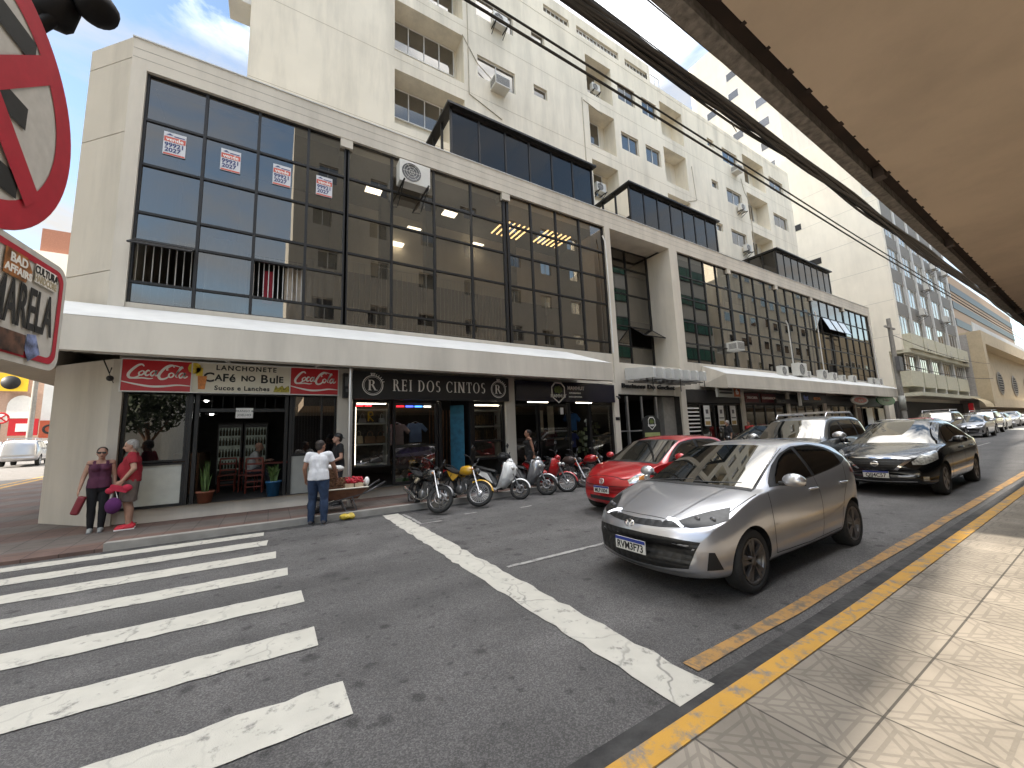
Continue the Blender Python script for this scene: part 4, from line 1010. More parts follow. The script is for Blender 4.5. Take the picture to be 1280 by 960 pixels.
def chair(loc, rz, label, m):
    t_ = thing('cafe_chair', label, 'chair', loc, rz, 'chairs in the cafe')
    MB().box(-.2, .2, -.2, .2, .43, .46).build('seat', m, t_)
    for sx in (-.18, .18):
        for sy in (-.18, .18): MB().tube([(sx, sy, 0), (sx, sy, .43 if sy > 0 else .9)], .018, 6).build('leg', m, t_)
    b = MB()
    for z in (.55, .72, .86): b.box(-.17, .17, -.19, -.17, z, z+.05)
    for z in (.15, .28): b.box(-.17, .17, -.186, -.174, z, z+.03)
    b.build('backrest', m, t_)
M['redwood'] = mat('red_brown_wood', (.20, .035, .02), .5, var=.2)
chair((-.35, 12.5, .425), 0, 'red brown wooden chair with slatted back in the cafe doorway', M['redwood'])
chair((-1.0, 13.4, .425), R(180), 'dim red brown chair further inside the cafe', M['redwood'])
tt = thing('cafe_table', 'small dark table beside the seated man', 'table', (.15, 13.1, .425)); MB().box(-.35, .35, -.35, .35, .70, .74).build('table_top', M['redwood'], tt)
for sx in (-.3, .3):
    for sy in (-.3, .3): MB().box(sx-.02, sx+.02, sy-.02, sy+.02, 0, .70).build('leg', M['redwood'], tt)
MB_ = MB(); MB_.box(-2.2, -1.65, 13.6, 15.8, .42, 1.5); tag(MB_.build('counter', M['wood']), 'dark counter at the left inside the cafe', 'counter')
# potted plants
M['leaf'] = mat('plant_leaf', (.07, .12, .03), .55, var=.4, scale=9)
def potted(loc, label, pm, ph, pr0, pr1, kind):
    t_ = thing('potted_plant', label, 'plant', loc)
    MB().lathe([(.001, 0), (pr0, 0), (pr1, ph), (pr1+.012, ph), (pr1+.012, ph-.04), (pr1-.02, ph-.03), (.001, ph-.03)], n=18).build('pot', pm, t_)
    l = MB()
    for i in range(26):
        a = random.uniform(0, 2*PI); h = random.uniform(.35, .75) if kind == 0 else random.uniform(.25, .5); sp = random.uniform(.03, .12) if kind == 0 else random.uniform(.12, .28)
        b = Vector((random.uniform(-.06, .06), random.uniform(-.06, .06), ph-.05)); d = Vector((math.cos(a), math.sin(a), 0)); side = Vector((-d.y, d.x, 0))
        v = []
        for k in range(5):
            u = k/4; c = b+d*sp*u*u+Vector((0, 0, h*(u if kind == 0 else u*(1.5-.6*u)))); w_ = (.022 if kind == 0 else .032)*math.sin(PI*min(.15+u*.85, .97))
            v += [c-side*w_, c+side*w_]
        l.add(v, [(2*k, 2*k+1, 2*k+3, 2*k+2) for k in range(4)], True)
    l.build('leaves', M['leaf'], t_)
potted((-1.22, 11.22, .42), 'upright snake plant in a brown clay pot at the left of the cafe door', mat('terracotta', (.22, .075, .04), .7), .26, .12, .165, 0)
potted((.08, 11.25, .42), 'leafy plant in a blue pot at the right of the cafe door', mat('blue_pot', (.02, .10, .22), .4), .36, .12, .16, 1)
# cables and camera under the canopy at the corner
tag(MB().tube([(-2.98, 11.0, 3.5), (-2.92, 10.95, 3.36), (-2.86, 10.95, 3.22), (-2.84, 10.95, 3.34)], .012, 6).tube([(-2.98, 10.95, 3.5), (-2.80, 10.97, 3.02)], .007, 5).ball((-2.86, 10.98, 3.12), .06).build('floodlight', M['frame']), 'small dark floodlight with loose wires under the canopy corner', 'floodlight')
tag(MB().tube([(-2.9, 10.2, 3.492), (10, 10.2, 3.492)], .016, 6).tube([(-.9, 10.2, 3.48), (-.9, 11.1, 3.6)], .025, 6).tube([(.9, 10.2, 3.48), (.9, 11.1, 3.6)], .025, 6).build('conduit_pipe', M['white_alu']), 'long pale conduit running under the left canopy', 'pipe')
# ---- belt shop
sh = thing('shop_sign', 'wide black shop sign reading Rei dos Cintos with two ringed R emblems', 'sign', (4.25, 11.1, 2.78))
MB().box(1.80, 6.68, 11.0, 11.2, 2.78, 3.54).build('board', mat('black_sign_face', (.018, .018, .019), .5), sh, True)
M['silver_letter'] = mat('silver_lettering', (.80, .79, .75), .4, .0, var=.03)
def serif(mb, ch, x, z, h, y):
    """small hand-cut serif capitals: thick stems, thin arms, foot serifs. returns advance width"""
    T, t, s = h*.17, h*.065, h*.05
    k = [0.0]
    def r(x0, x1, z0, z1):
        k[0] += .0006; mb.box(x+x0*h, x+x1*h, y-k[0], y, z+z0*h, z+z1*h)
    def st(x0):
        r(x0, x0+.17, 0, 1); r(x0-.08, x0+.25, 0, .05); r(x0-.08, x0+.25, .95, 1)
    def arc(cx, cz, rx, rz, a0, a1, thick=True):
        k[0] += .0006; n = 18; v = []
        for i in range(n+1):
            a = R(a0+(a1-a0)*i/n); w = (.07+.10*abs(math.cos(a))) if thick else .075
            v += [(x+(cx+rx*math.cos(a))*h, y-k[0], z+(cz+rz*math.sin(a))*h), (x+(cx+(rx-w)*math.cos(a))*h, y-k[0], z+(cz+(rz-w*.6)*math.sin(a))*h)]
        mb.add(v, [(2*i, 2*i+1, 2*i+3, 2*i+2) for i in range(n)])
    def line(x0, z0, x1, z1, w):
        k[0] += .0006
        mb.add([(x+x0*h, y-k[0], z+z0*h), (x+(x0+w)*h, y-k[0], z+z0*h), (x+(x1+w)*h, y-k[0], z+z1*h), (x+x1*h, y-k[0], z+z1*h)], [(0, 1, 2, 3)])
    if ch == 'I': st(.1); return .42*h
    if ch == 'E': st(.1); r(.27, .62, .94, 1); r(.27, .52, .48, .54); r(.27, .66, 0, .06); r(.60, .65, 0, .2); r(.57, .62, .8, 1); r(.49, .53, .4, .62); return .80*h
    if ch == 'R': st(.1); arc(.34, .75, .28, .25, -90, 90); r(.27, .36, .94, 1); r(.27, .36, .5, .55); line(.62, 0, .34, .52, .18); r(.6, .9, 0, .05); return .90*h
    if ch == 'D': st(.1); arc(.30, .5, .50, .5, -90, 90); r(.25, .34, .94, 1); r(.25, .34, 0, .06); return .95*h
    if ch == 'O': arc(.5, .5, .46, .52, 0, 360); return 1.05*h
    if ch == 'C': arc(.5, .5, .46, .52, 45, 315); r(.80, .84, .70, .95); return .95*h
    if ch == 'N': st(.1); st(.72); line(.66, 0, .1, 1, .2); return 1.08*h
    if ch == 'T': r(.32, .49, 0, .94); r(.22, .6, 0, .05); r(.05, .77, .94, 1); r(.05, .1, .74, 1); r(.72, .77, .74, 1); return .84*h
    if ch == 'S': arc(.34, .745, .27, .27, 40, 270); arc(.32, .27, .29, .28, -140, 90); return .72*h
    return .45*h
def serif_text(txt, x, z, h, y, gap=.09):
    mb = MB()
    for ch in txt: x += serif(mb, ch, x, z, h, y)+gap*h
    return mb, x
mb, xe = serif_text('REI DOS CINTOS', 0, 0, .33, 0)
sc = 2.98/xe
for i, q in enumerate(mb.v): mb.v[i] = (2.86+q[0]*sc, 10.997+q[1], 3.02+q[2])
mb.build('lettering', M['silver_letter'], sh, True)
for x in (2.32, 6.28):
    e = MB(); e.lathe([(.255, 0), (.268, -.004), (.28, 0)], (x, 10.99, 3.16), 'Y', 36); e.lathe([(.225, 0), (.23, -.004), (.235, 0)], (x, 10.99, 3.16), 'Y', 36)
    for k in range(5): e.obox((x-.05+k*.025, 10.99, 3.47+(.015 if k % 2 == 0 else 0)), .018, .006, .05)
    serif(e, 'R', x-.135, 3.02, .29, 10.994)
    for k in range(7):
        a = R(20+k*13); e.obox((x+.30*math.cos(a), 10.985, 3.16+.30*math.sin(a)), .05, .006, .018, (0, -a, 0))
    e.build('emblem', M['silver_letter'], sh, True)
sm = thing('hanging_sign', 'small black projecting sign at the left edge of the belt shop', 'sign', (1.66, 10.9, 2.85)); MB().box(1.56, 1.79, 10.92, 11.1, 2.8, 3.45).build('board', M['black'], sm, True); MB().box(1.6, 1.76, 10.905, 10.915, 3.1, 3.35).box(1.62, 1.74, 10.905, 10.915, 2.95, 3.03).build('print', M['grey_plastic'], sm, True)
tag(MB().tube([(1.62, 10.2, .12), (1.62, 10.2, 3.46)], .045, 10).build('canopy_post', M['alu']), 'thin bright metal post in front of the belt shop', 'post')
shopwin(1.88, 2.86, .93, 2.74); shopwin(2.94, 4.28, .40, 2.76, mids=(1.46,), fr=.07); shopwin(5.46, 6.60, .92, 2.76, mids=(1.5,), fr=.06)
f = MB()
for x in (4.36, 5.40): f.box(x-.05, x+.05, YG-.05, YG+.1, .38, 2.78)
bp('door_frame', f, M['frame'])
M['shelf_w'] = mat('white_shelf', (.62, .60, .55), .4)
def shelves(x0, x1, zs, label, y=11.45, back=None):
    t_ = thing('display_shelf', label, 'shelf', ((x0+x1)/2, y, zs[0]), 0, 'shop display shelves')
    for z in zs: MB().box(x0, x1, y-.1, y+.3, z-.02, z+.02).build('shelf', M['shelf_w'], t_, True)
    MB().box(x1-.02, x1, y-.09, y+.3, zs[0]+.02, zs[-1]-.02).build('side_panel', M['shelf_w'], t_, True)
    MB().box(x0, x1, y+.31, y+.33, zs[0]+.02, zs[-1]-.02).build('back_panel', back or mat('shelf_back', (.07, .06, .05), .7, var=.5, scale=14), t_, True)
shelves(1.94, 2.80, (1.0, 1.55, 2.13, 2.52), 'white display shelves with handbags in the left window of the belt shop')
shelves(5.55, 6.52, (1.0, 1.52, 1.98, 2.5), 'white display shelves crowded with belts in the right window of the belt shop')
mb = MB()
for i in range(60): mb.obox((5.6+random.random()*.85, 11.5, random.choice((1.6, 2.08))+.12), .015, .03, random.uniform(.2, .34))
tag(mb.build('hanging_belts', mat('leather_belts', (.16, .10, .05), .5, var=.8, scale=25)), 'rows of brown belts hanging in the right window of the belt shop', 'belts', kind='stuff')
mb = MB(); yl = mat('yellow_balloon', (.60, .36, .02), .3, .4)
mb2 = MB()
mb2.tube([(2.3, 11.42, 2.2), (2.3, 11.42, 2.46)], .022, 6).tube([(2.3, 11.42, 2.46), (2.4, 11.42, 2.45), (2.42, 11.42, 2.37), (2.31, 11.42, 2.33), (2.43, 11.42, 2.2)], .022, 6)
tag(mb2.build('letter_balloon', yl), 'yellow letter R balloon on a shelf of the belt shop', 'balloon')
def handbag(x, z, w_, h, col, label):
    t_ = thing('handbag', label, 'handbag', (x, 11.5, z), 0, 'handbags in the shop window')
    MB().prism([(-w_/2, -.07, 0), (w_/2, -.07, 0), (w_*.42, -.05, h), (-w_*.42, -.05, h)], (0, .14, 0)).build('bag', mat('leather', col, .5, var=.15), t_, bevel=.012)
    MB().tube([(-w_*.25, 0, h-.02), (-w_*.2, 0, h+.1), (0, 0, h+.14), (w_*.2, 0, h+.1), (w_*.25, 0, h-.02)], .01, 6).build('handle', mat('leather_handle', col, .5), t_)
handbag(2.06, 1.58, .22, .22, (.42, .34, .22), 'pale cream handbag on the middle shelf of the belt shop'); handbag(2.36, 1.58, .3, .2, (.22, .12, .06), 'brown boxy handbag on the middle shelf of the belt shop')
handbag(2.65, 1.58, .26, .2, (.20, .11, .05), 'brown slouched handbag at the right of the middle shelf'); handbag(2.5, 1.05, .3, .18, (.03, .03, .035), 'black handbag on the bottom shelf of the belt shop'); handbag(2.12, 1.05, .3, .22, (.02, .02, .02), 'big black bag on the bottom shelf at left')
handbag(2.15, 2.16, .2, .12, (.2, .2, .2), 'small grey bag on the second shelf'); handbag(2.68, 2.16, .16, .12, (.5, .48, .45), 'tiny white handbag on the second shelf')
def shirt(x, y, z, col, label, kind='tshirt', s=1.0, rz=0.0):
    t_ = thing('hanging_shirt', label, 'shirt', (x, y, z), rz, 'shirts shown in the shop windows')
    P = [(-.2, 0), (.2, 0), (.19, .42), (.33, .30), (.40, .40), (.22, .60), (.08, .62), (0, .58), (-.08, .62), (-.22, .60), (-.40, .40), (-.33, .30), (-.19, .42)]
    MB().prism([(a*s, 0, b*s) for a, b in P], (0, .10, 0)).build('cloth', mat('shirt_cloth', col, .85, var=.15), t_, bevel=.02)
    MB().tube([(-.15*s, .05, .6*s), (0, .05, .66*s), (.15*s, .05, .6*s)], .008, 5).build('hanger', M['alu'], t_)
shirt(3.15, 11.6, 1.5, (.50, .36, .33), 'pale pink shirt in the left door window of the belt shop'); shirt(3.9, 12.2, 1.55, (.12, .18, .30), 'dim blue shirt further back in the belt shop')
tag(MB().box(3.02, 4.2, 11.36, 11.37, 1.16, 1.42).build('poster', mat('purple_poster', (.10, .07, .22), .4, var=.6, scale=6)), 'purple banner low in the belt shop window', 'poster')
mb = MB()
for i in range(40): mb.obox((3.05+random.random()*1.1, 11.5+random.random()*.3, .5+random.random()*.6), .08+random.random()*.1, .1, .08+random.random()*.15, (random.random(), random.random(), random.random()))
tag(mb.build('small_goods', mat('mixed_goods', (.16, .12, .09), .6, var=.9, scale=7)), 'heap of small colourful goods low in the belt shop window', 'goods', kind='stuff')
tag(MB().box(3.05, 4.2, 11.4, 11.7, .42, .55).build('green_mat', mat('green_mat', (.05, .18, .03), .9, var=.3)), 'green display mat at the foot of the belt shop window', 'mat')
def fill_post(x, y, z0, z1, label, e=5):  # upright glowing tubes added to brighten the window shelves
    t_ = thing('fill_tube', label, 'lamp', (x, y, z0), 0, 'tubes added to light the shops'); MB().box(x-.02, x+.02, y+.012, y+.03, z0, z1).build('housing', M['white_plastic'], t_, True); MB().tube([(x, y, z0+.02), (x, y, z1-.02)], .010, 6).build('lit_tube', mat('warm_post_tube', (1, .85, .66), emit=e, var=0), t_, True)
for i, x in enumerate((1.945, 5.545)): fill_post(x, 11.345, 1.0, 2.6, ['upright tube added to light the handbag shelves', 'upright tube added to light the belt shelves'][i], 1.2)
def fill_tube(x0, x1, y, z, label, e=7):  # glowing tubes added to brighten the shop goods
    t_ = thing('fill_tube', label, 'lamp', ((x0+x1)/2, y, z), 0, 'tubes added to light the shops'); MB().box(x0, x1, y-.03, y+.03, z, z+.03).build('housing', M['white_plastic'], t_, True); MB().tube([(x0+.02, y, z-.015), (x1-.02, y, z-.015)], .012, 6).build('lit_tube', mat('warm_tube', (1, .85, .66), emit=e, var=0), t_, True)
fill_tube(1.95, 2.78, 11.36, 2.70, 'tube added over the handbag shelves to light them', 3); fill_tube(5.56, 6.5, 11.36, 2.68, 'tube added over the belt shelves to light them', 3)
fill_tube(3.1, 4.2, 11.9, 2.9, 'tube added for light behind the belt shop door window', 4); fill_tube(8.2, 9.2, 12.2, 2.9, 'tube added for light inside the sports shop', 3); fill_tube(10.6, 11.5, 12.2, 2.9, 'tube added for light at the right inside the sports shop', 3)
def led(x0, x1, y, z, cols_, label):
    t_ = thing('led_sign', label, 'lit sign', ((x0+x1)/2, y, z), 0, 'lit led signs'); n = len(cols_)
    for i, c in enumerate(cols_):
        MB().box(x0+(x1-x0)*i/n+.02, x0+(x1-x0)*(i+.9)/n, y, y+.02, z-.025, z+.025).build('light_strip', mat('led', c, emit=1.0, var=.3, scale=30), t_, True)
led(1.95, 2.4, 11.4, 2.64, ((.8, .02, .03), (.8, .02, .03)), 'red led strip at the top of the left belt shop window')
led(3.05, 4.15, 11.4, 2.62, ((.4, .01, .02), (.05, .08, .6), (.05, .2, .6), (.6, .55, .5)), 'red and blue led strip at the top of the belt shop door window')
tag(MB().quad((4.95, 11.9, .5), (5.35, 11.7, .5), (5.35, 11.7, 2.7), (4.95, 11.9, 2.7)).build('blue_banner', mat('blue_banner', (.02, .16, .26), .6, var=.3)), 'tall blue banner in the open door of the belt shop', 'banner')
for i in range(7):
    tag(MB().tube([(4.5+i*.12, 12.6, .5), (4.5+i*.12, 12.6, 2.6)], .02, 5).build('belt_rack', M['wood']), 'dark vertical belt rack in the open shop door', 'rack', 'belt racks')
# ---- sports shop
ms = thing('shop_sign', 'dark sports shop sign with a green mammoth crest reading Mammut', 'sign', (9.3, 11.1, 2.8))
MB().box(6.99, 11.64, 11.02, 11.2, 2.8, 3.5).build('board', mat('navy_sign_face', (.008, .008, .02), .25), ms, True)
def crest(parent, x, y, z, s, world=True):
    oc = [(-.5, .35), (-.25, .62), (.25, .62), (.5, .35), (.5, -.25), (.0, -.62), (-.5, -.25)]
    e = MB(); n = len(oc)
    v = [(x+a*s, y, z+b*s) for a, b in oc]+[(x+a*s*.86, y, z+b*s*.86) for a, b in oc]
    e.add(v, [(i, (i+1) % n, n+(i+1) % n, n+i) for i in range(n)])
    e.build('crest_outline', M['silver_letter'], parent, world)
    MB().prism([(x+s*.32*math.cos(a*PI/7), y-.003, z+s*.18+s*.26*math.sin(a*PI/7)*(1 if a % 2 else .7)) for a in range(14)], (0, -.003, 0)).build('animal_print', mat('olive_print', (.10, .13, .03), .6, var=.5, scale=15), parent, world)
    text('lettering', 'MAMMUT', s*.27, M['silver_letter'], parent, (x, y-.01, z-.2*s), world=world, depth=.004, bold=.004*s)
crest(ms, 8.78, 11.01, 3.12, .62)
text('lettering', 'MAMMUT', .19, M['silver_letter'], ms, (9.62, 11.01, 3.30), world=True, bold=.005)
text('lettering', 'SUPLEMENTOS E', .075, M['silver_letter'], ms, (9.56, 11.01, 3.12), world=True, bold=.003); text('lettering', 'MODA ESPORTIVA', .075, M['silver_letter'], ms, (9.58, 11.01, 2.98), world=True, bold=.003)
shopwin(7.0, 8.0, 1.5, 2.74); shopwin(7.0, 8.0, .38, 1.48); shopwin(8.06, 9.4, .38, 2.74, mids=(1.5,)); shopwin(10.5, 11.64, .38, 2.74, mids=(1.5,))
bp('door_frame', MB().box(9.42, 9.5, YG-.05, YG+.1, .38, 2.78).box(10.4, 10.48, YG-.05, YG+.1, .38, 2.78), M['frame'])
shirt(9.95, 11.7, 1.75, (.01, .06, .16), 'blue jersey hanging in the door of the sports shop', s=1.1); shirt(9.95, 11.75, 1.1, (.012, .02, .08), 'dark blue shorts below the blue jersey', s=.9)
shirt(9.2, 12.2, 1.2, (.10, .02, .03), 'dark red shirt on the rack inside the sports shop'); shirt(10.9, 11.8, 1.9, (.4, .42, .4), 'pale leggings hanging at the right of the sports shop', s=.5)
tag(MB().box(8.1, 8.3, 11.36, 11.37, 1.75, 2.5).box(8.5, 8.78, 11.36, 11.37, 1.65, 2.65).build('window_poster', mat('bright_poster', (.75, .66, .5), .5, var=.25, scale=4)), 'pale picture poster in the sports shop window', 'poster')
tag(MB().box(9.0, 9.14, 11.22, 11.23, 2.35, 2.6).build('paper_notice', M['white_letter']), 'small white notice beside the sports shop door', 'notice')
mb = MB()
for i in range(60): mb.obox((10.5+random.random()*1.0, 11.7+random.random()*.6, .5+random.random()*1.5), .1, .1, .14, (0, 0, random.random()))
tag(mb.build('supplement_tubs', mat('tubs', (.14, .16, .08), .4, var=.9, scale=6)), 'shelves of small tubs inside the sports shop', 'goods', kind='stuff')
ab = thing('pavement_sign', 'black arched pavement sign with the mammoth crest behind the red car', 'sign', (12.95, 10.4, .2))
MB().prism([(-.5, 0, 0), (.5, 0, 0), (.5, 0, 1.75)]+[(.5*math.cos(a*PI/10), 0, 1.75+.3*math.sin(a*PI/10)) for a in range(1, 10)]+[(-.5, 0, 1.75)], (0, .08, 0)).build('board', M['black'], ab)
crest(ab, 0, -.004, 1.72, .42, False); MB().box(-.45, .45, -.006, -.002, 1.2, 1.36).build('green_band', mat('pale_green_band', (.30, .34, .14), .6), ab)
# ---- entrance under the pergola
pg = thing('entrance_pergola', 'white concrete pergola of seven fins over the recessed entrance', 'pergola', (14, 10.7, 3.7))
for i in range(7):
    x = 12.75+i*.56
    MB().prism([(x, 9.95, 3.72), (x, 11.39, 3.80), (x, 11.39, 4.32), (x, 10.0, 4.14), (x, 9.95, 4.10)], (.17, 0, 0)).build('fin', M['wall_white'], pg, True)
q = MB()
for y in (10.2, 10.5, 10.8, 11.1): q.box(12.6, 16.4, y, y+.035, 3.66, 3.70)
for x in (12.75, 14.5, 16.2): q.tube([(x, 10.02, 3.2), (x, 10.02, 3.72)], .018, 5)
q.build('under_rail', M['frame'], pg, True)
eb = thing('entrance_lettering', 'dark raised lettering on the beam above the recessed entrance', 'sign', (14.2, 11.3, 3.45))
text('lettering', 'Business De Gachet', .26, M['black_letter'], eb, (14.2, 11.36, 3.55), world=True, bold=.008, depth=.05, sx=1.5, spacing=1.1)
e = MB(); e.box(12.0, 16.0, 11.6, 11.7, .15, 3.15); bp('entrance_door', MB().box(12.6, 12.7, 11.3, 11.4, .15, 3.1).box(13.45, 13.52, 11.25, 11.32, .15, 3.1).box(14.4, 14.48, 11.25, 11.32, .15, 3.1).box(11.97, 13.45, 11.25, 11.28, 1.62, 1.68), M['alu'])
bp('entrance_side', MB().box(15.2, 16.04, 11.5, 12.0, .15, 3.15), M['concrete'])
tag(MB().tube([(11.8, 11.08, 3.05), (11.8, 10.95, 3.0)], .03, 6).ball((11.8, 10.95, 2.98), .06).build('security_camera', M['frame']), 'small dark security camera on the pier left of the entrance', 'camera')
tag(MB().box(11.7, 11.92, 11.1, 11.115, 2.1, 2.22).build('number_plate', M['frame']), 'small dark number plate on the pier left of the entrance', 'number plate')
# ---- shops of the right wing
rw = ((16.44, 21.13), (21.47, 26.18), (26.52, 31.18), (31.62, 36.38), (36.72, 42.58))
for i, (a, b) in enumerate(rw):
    n = 4; xs = lin(a, b, n)
    for k in range(n): shopwin(xs[k], xs[k+1], .2+gz(a), 2.85, fr=.05, glass=M['shop_glass'])
M['fascia'] = mat('dark_shop_fascia', (.03, .028, .027), .5)
for i, (a, b) in enumerate(rw): bp('fascia', MB().box(a, b, 11.2, 11.35, 2.88, 3.5), M['fascia'])
for i, x in enumerate((18.1, 19.3, 20.4)):
    t_ = thing('window_poster', ['leftmost white paper poster on the door right of the entrance', 'middle white paper poster on the door right of the entrance', 'rightmost white paper poster on the door right of the entrance'][i], 'poster', (x, 11.22, 1.8), 0, 'white posters on the shop doors')
    MB().box(-.25, .25, 0, .004, -.05, .95).build('sheet', M['white_letter'], t_); MB().box(-.2, .2, -.003, -.001, .0, .18).build('band', M['poster_red'] if i == 9 else mat('ochre_band', (.45, .3, .1), .6), t_); MB().box(-.2, .2, -.003, -.001, .3, .36).box(-.1, .1, -.003, -.001, .55, .75).build('print', M['grey_plastic'], t_)
mb = MB()
for k in range(7): mb.box(16.6, 17.5, 11.24, 11.245, 1.5+k*.18, 1.56+k*.18)
tag(mb.build('window_lettering', M['silver_letter']), 'rows of pale lettering on the glass right of the entrance pier', 'lettering')
hs_ = thing('projecting_sign', 'white and orange shop sign hanging under the right canopy near the entrance', 'sign', (18.9, 10.5, 3.1))
MB().box(17.95, 20.0, 10.5, 10.6, 3.1, 3.64).build('board', M['panel_grey'], hs_, True); MB().box(19.35, 19.9, 10.485, 10.499, 3.13, 3.6).build('orange_panel', mat('orange_panel', (.42, .09, .02), .5), hs_, True)
MB().box(18.1, 19.2, 10.485, 10.499, 3.42, 3.5).box(18.1, 19.2, 10.485, 10.499, 3.26, 3.34).build('print', M['frame'], hs_, True); text('lettering', 'fb', .34, M['white_letter'], hs_, (19.62, 10.48, 3.36), world=True, bold=.01)
for i, (x0, x1, y, lb, bm, txt, tm) in enumerate(((21.6, 23.0, 11.15, 'dark red shop sign with pale text left on the second right hand shop', M['red_sign'], 'TABACARIA', M['white_letter']), (23.3, 24.9, 11.15, 'dark red shop sign with pale text right on the second right hand shop', M['red_sign'], 'CONVENIENCIA', M['white_letter']))):
    sign_board('shop_sign', lb, x0, x1, y, 2.95, 3.45, mat('maroon_face', (.10, .008, .01), .5), txt, tm, .2)
sign_board('shop_sign', 'dark banner with grey text on the third right hand shop', 24.4, 26.1, 10.9, 2.9, 3.15, M['fascia'], 'OTICA', M['grey_plastic'], .18)
fs = sign_board('shop_sign', 'black shop sign with blue and orange lettering on the third right hand shop', 26.6, 30.6, 10.7, 2.95, 3.55, M['black'])
text('lettering', 'fast', .42, mat('blue_letter', (.25, .33, .75), .5), fs, (27.6, 10.69, 3.25), world=True, bold=.008); text('lettering', 'escova', .36, mat('orange_letter', (.55, .16, .02), .5), fs, (29.1, 10.69, 3.25), world=True, bold=.008)
MB().box(26.5, 26.62, 10.55, 10.68, 2.75, 3.7).build('white_edge', M['white_letter'], fs, True)
def oval_sign(x, z, w_, h, m, m2, label, inner):
    t_ = thing('oval_sign', label, 'sign', (x, 10.6, z)); n = 28
    MB().prism([(w_*math.cos(2*PI*k/n), 0, h*math.sin(2*PI*k/n)) for k in range(n)], (0, .1, 0)).build('board', m, t_)
    MB().prism([(w_*.8*math.cos(2*PI*k/n), -.004, h*.62*math.sin(2*PI*k/n)) for k in range(n)], (0, -.004, 0)).build('inner_oval', m2, t_)
    if inner: text('lettering', inner, h*.8, M['white_letter'], t_, (0, -.012, 0), depth=.004, bold=.004)
oval_sign(35.9, 3.22, 1.5, .33, M['white_letter'], M['red_sign'], 'red and white oval shop sign near the right end of the building', 'calçados')
oval_sign(41.3, 3.3, 2.0, .42, mat('green_sign', (.015, .20, .06), .4), mat('green_sign_inner', (.02, .26, .09), .4), 'green oval shop sign at the right end of the building', 'farmacia')
for i, (x, z, m) in enumerate(((37.0, 1.2, M['wood']), (39.3, 1.2, M['panel_white']), (41.8, 1.2, M['panel_white']))):
    bp('shop_door', MB().box(x-.6, x+.6, 11.16, 11.2, .5, 2.7), m)
aw = thing('awning', 'rounded tan striped awning below the oval windows far right', 'awning', (72.5, 9.9, 3.1))
v = []
for i in range(9):
    a = R(90*i/8)
    for x in (70.3, 75.2): v.append((x, 11.2-1.6*math.sin(a), 2.9+1.2*math.cos(a)))
MB().add(v, [(2*i, 2*i+1, 2*i+3, 2*i+2) for i in range(8)], True).build('cloth', mat('awning_cloth', (.45, .36, .22), .8), aw, True)
tag(MB().box(70.6, 71.2, 10.6, 11.0, .8, 3.4).build('red_banner', M['red_sign']), 'tall red banner beside the far awning', 'banner')

# ================================================================== poles and overhead lines
up = thing('utility_pole', 'grey concrete utility pole in front of the right end of the long building', 'pole', (41, 9.65, gz(41)))
MB().tube([(0, 0, 0), (0, 0, 9.2)], [.18, .13], 12).build('shaft', M['concrete'], up)
MB().box(-1.1, 1.1, -.06, .06, 8.4, 8.52).build('crossarm', M['concrete'], up)
MB().lathe([(.15, 2.0), (.20, 2.0), (.20, 3.1), (.15, 3.1)], n=14).build('paper_band', M['panel_grey'], up)
MB().box(-.5, .3, -.35, -.1, 5.0, 6.1).build('meter_box', M['grey_plastic'], up)
M['cable'] = mat('black_cable', (.012, .011, .010), .7, var=.2)
def cable(x0, x1, y0, z0, y1, z1, sag, rad, label, group, wob=0.0, seed=0, n=60, tufts=0):
    rnd = random.Random(seed); ph = rnd.uniform(0, 6); pts = []
    for i in range(n+1):
        u = i/n; s_ = 4*sag*u*(1-u)
        pts.append((x0+(x1-x0)*u, y0+(y1-y0)*u+wob*math.sin(u*38+ph)+wob*.5*math.sin(u*91+ph*2), z0+(z1-z0)*u-s_+wob*math.cos(u*33+ph*1.7)))
    mb = MB().tube(pts, rad, 6)
    for k in range(tufts):
        p = Vector(pts[rnd.randrange(3, n-3)]); mb.tube([p, p+Vector((rnd.uniform(-.15, .15), rnd.uniform(-.05, .05), -.05)), p+Vector((rnd.uniform(-.3, .3), 0, -rnd.uniform(.02, .12)))], .006, 4)
    return tag(mb.build('overhead_cable', M['cable']), label, 'cable', group)
for i in range(10):
    cable(-12, 58, 2.5+.035*math.cos(i*1.9), 6.10+.05*math.sin(i*2.3), 2.5+.1*math.cos(i*2.9), 6.35+.1*math.sin(i*1.7), .16, .016+.006*(i % 3), 'black cable twisted into the thick bundle above the street', 'cables of the thick bundle', .035, i, 120, 3)
for i, (y, z, r_, lb) in enumerate(((2.55, 5.52, .011, 'single black cable below the thick bundle, upper of the two'), (2.5, 5.34, .013, 'lowest black cable below the thick bundle'), (2.3, 6.6, .008, 'thin wire above the thick bundle, nearest the canopy'), (2.45, 6.85, .008, 'second thin wire above the thick bundle'), (2.9, 7.05, .007, 'topmost thin wire above the thick bundle'))):
    cable(-12, 58, y, z+.15, y+.05, z+.1, .35, r_, lb, 'single wires over the street', .004, 40+i)
cable(41, 75, 9.65, 8.4, 9.3, 8.2, .5, .02, 'far wire running right from the utility pole', 'single wires over the street', 0, 60, 20)
cable(41, 76, 9.65, 6.2, 9.4, 6.4, .4, .03, 'lower far wire running right from the utility pole', 'single wires over the street', 0, 61, 20)

# ================================================================== no-stopping sign and plate at the left edge
SP = Vector((-.466, 1.2345, 0)); SR = R(83.5)-R(0)
K = .70; sg = thing('traffic_sign', 'large round red and white no stopping sign at the left edge, close to the camera', 'traffic sign', (SP.x, SP.y, .13), R(83.5))
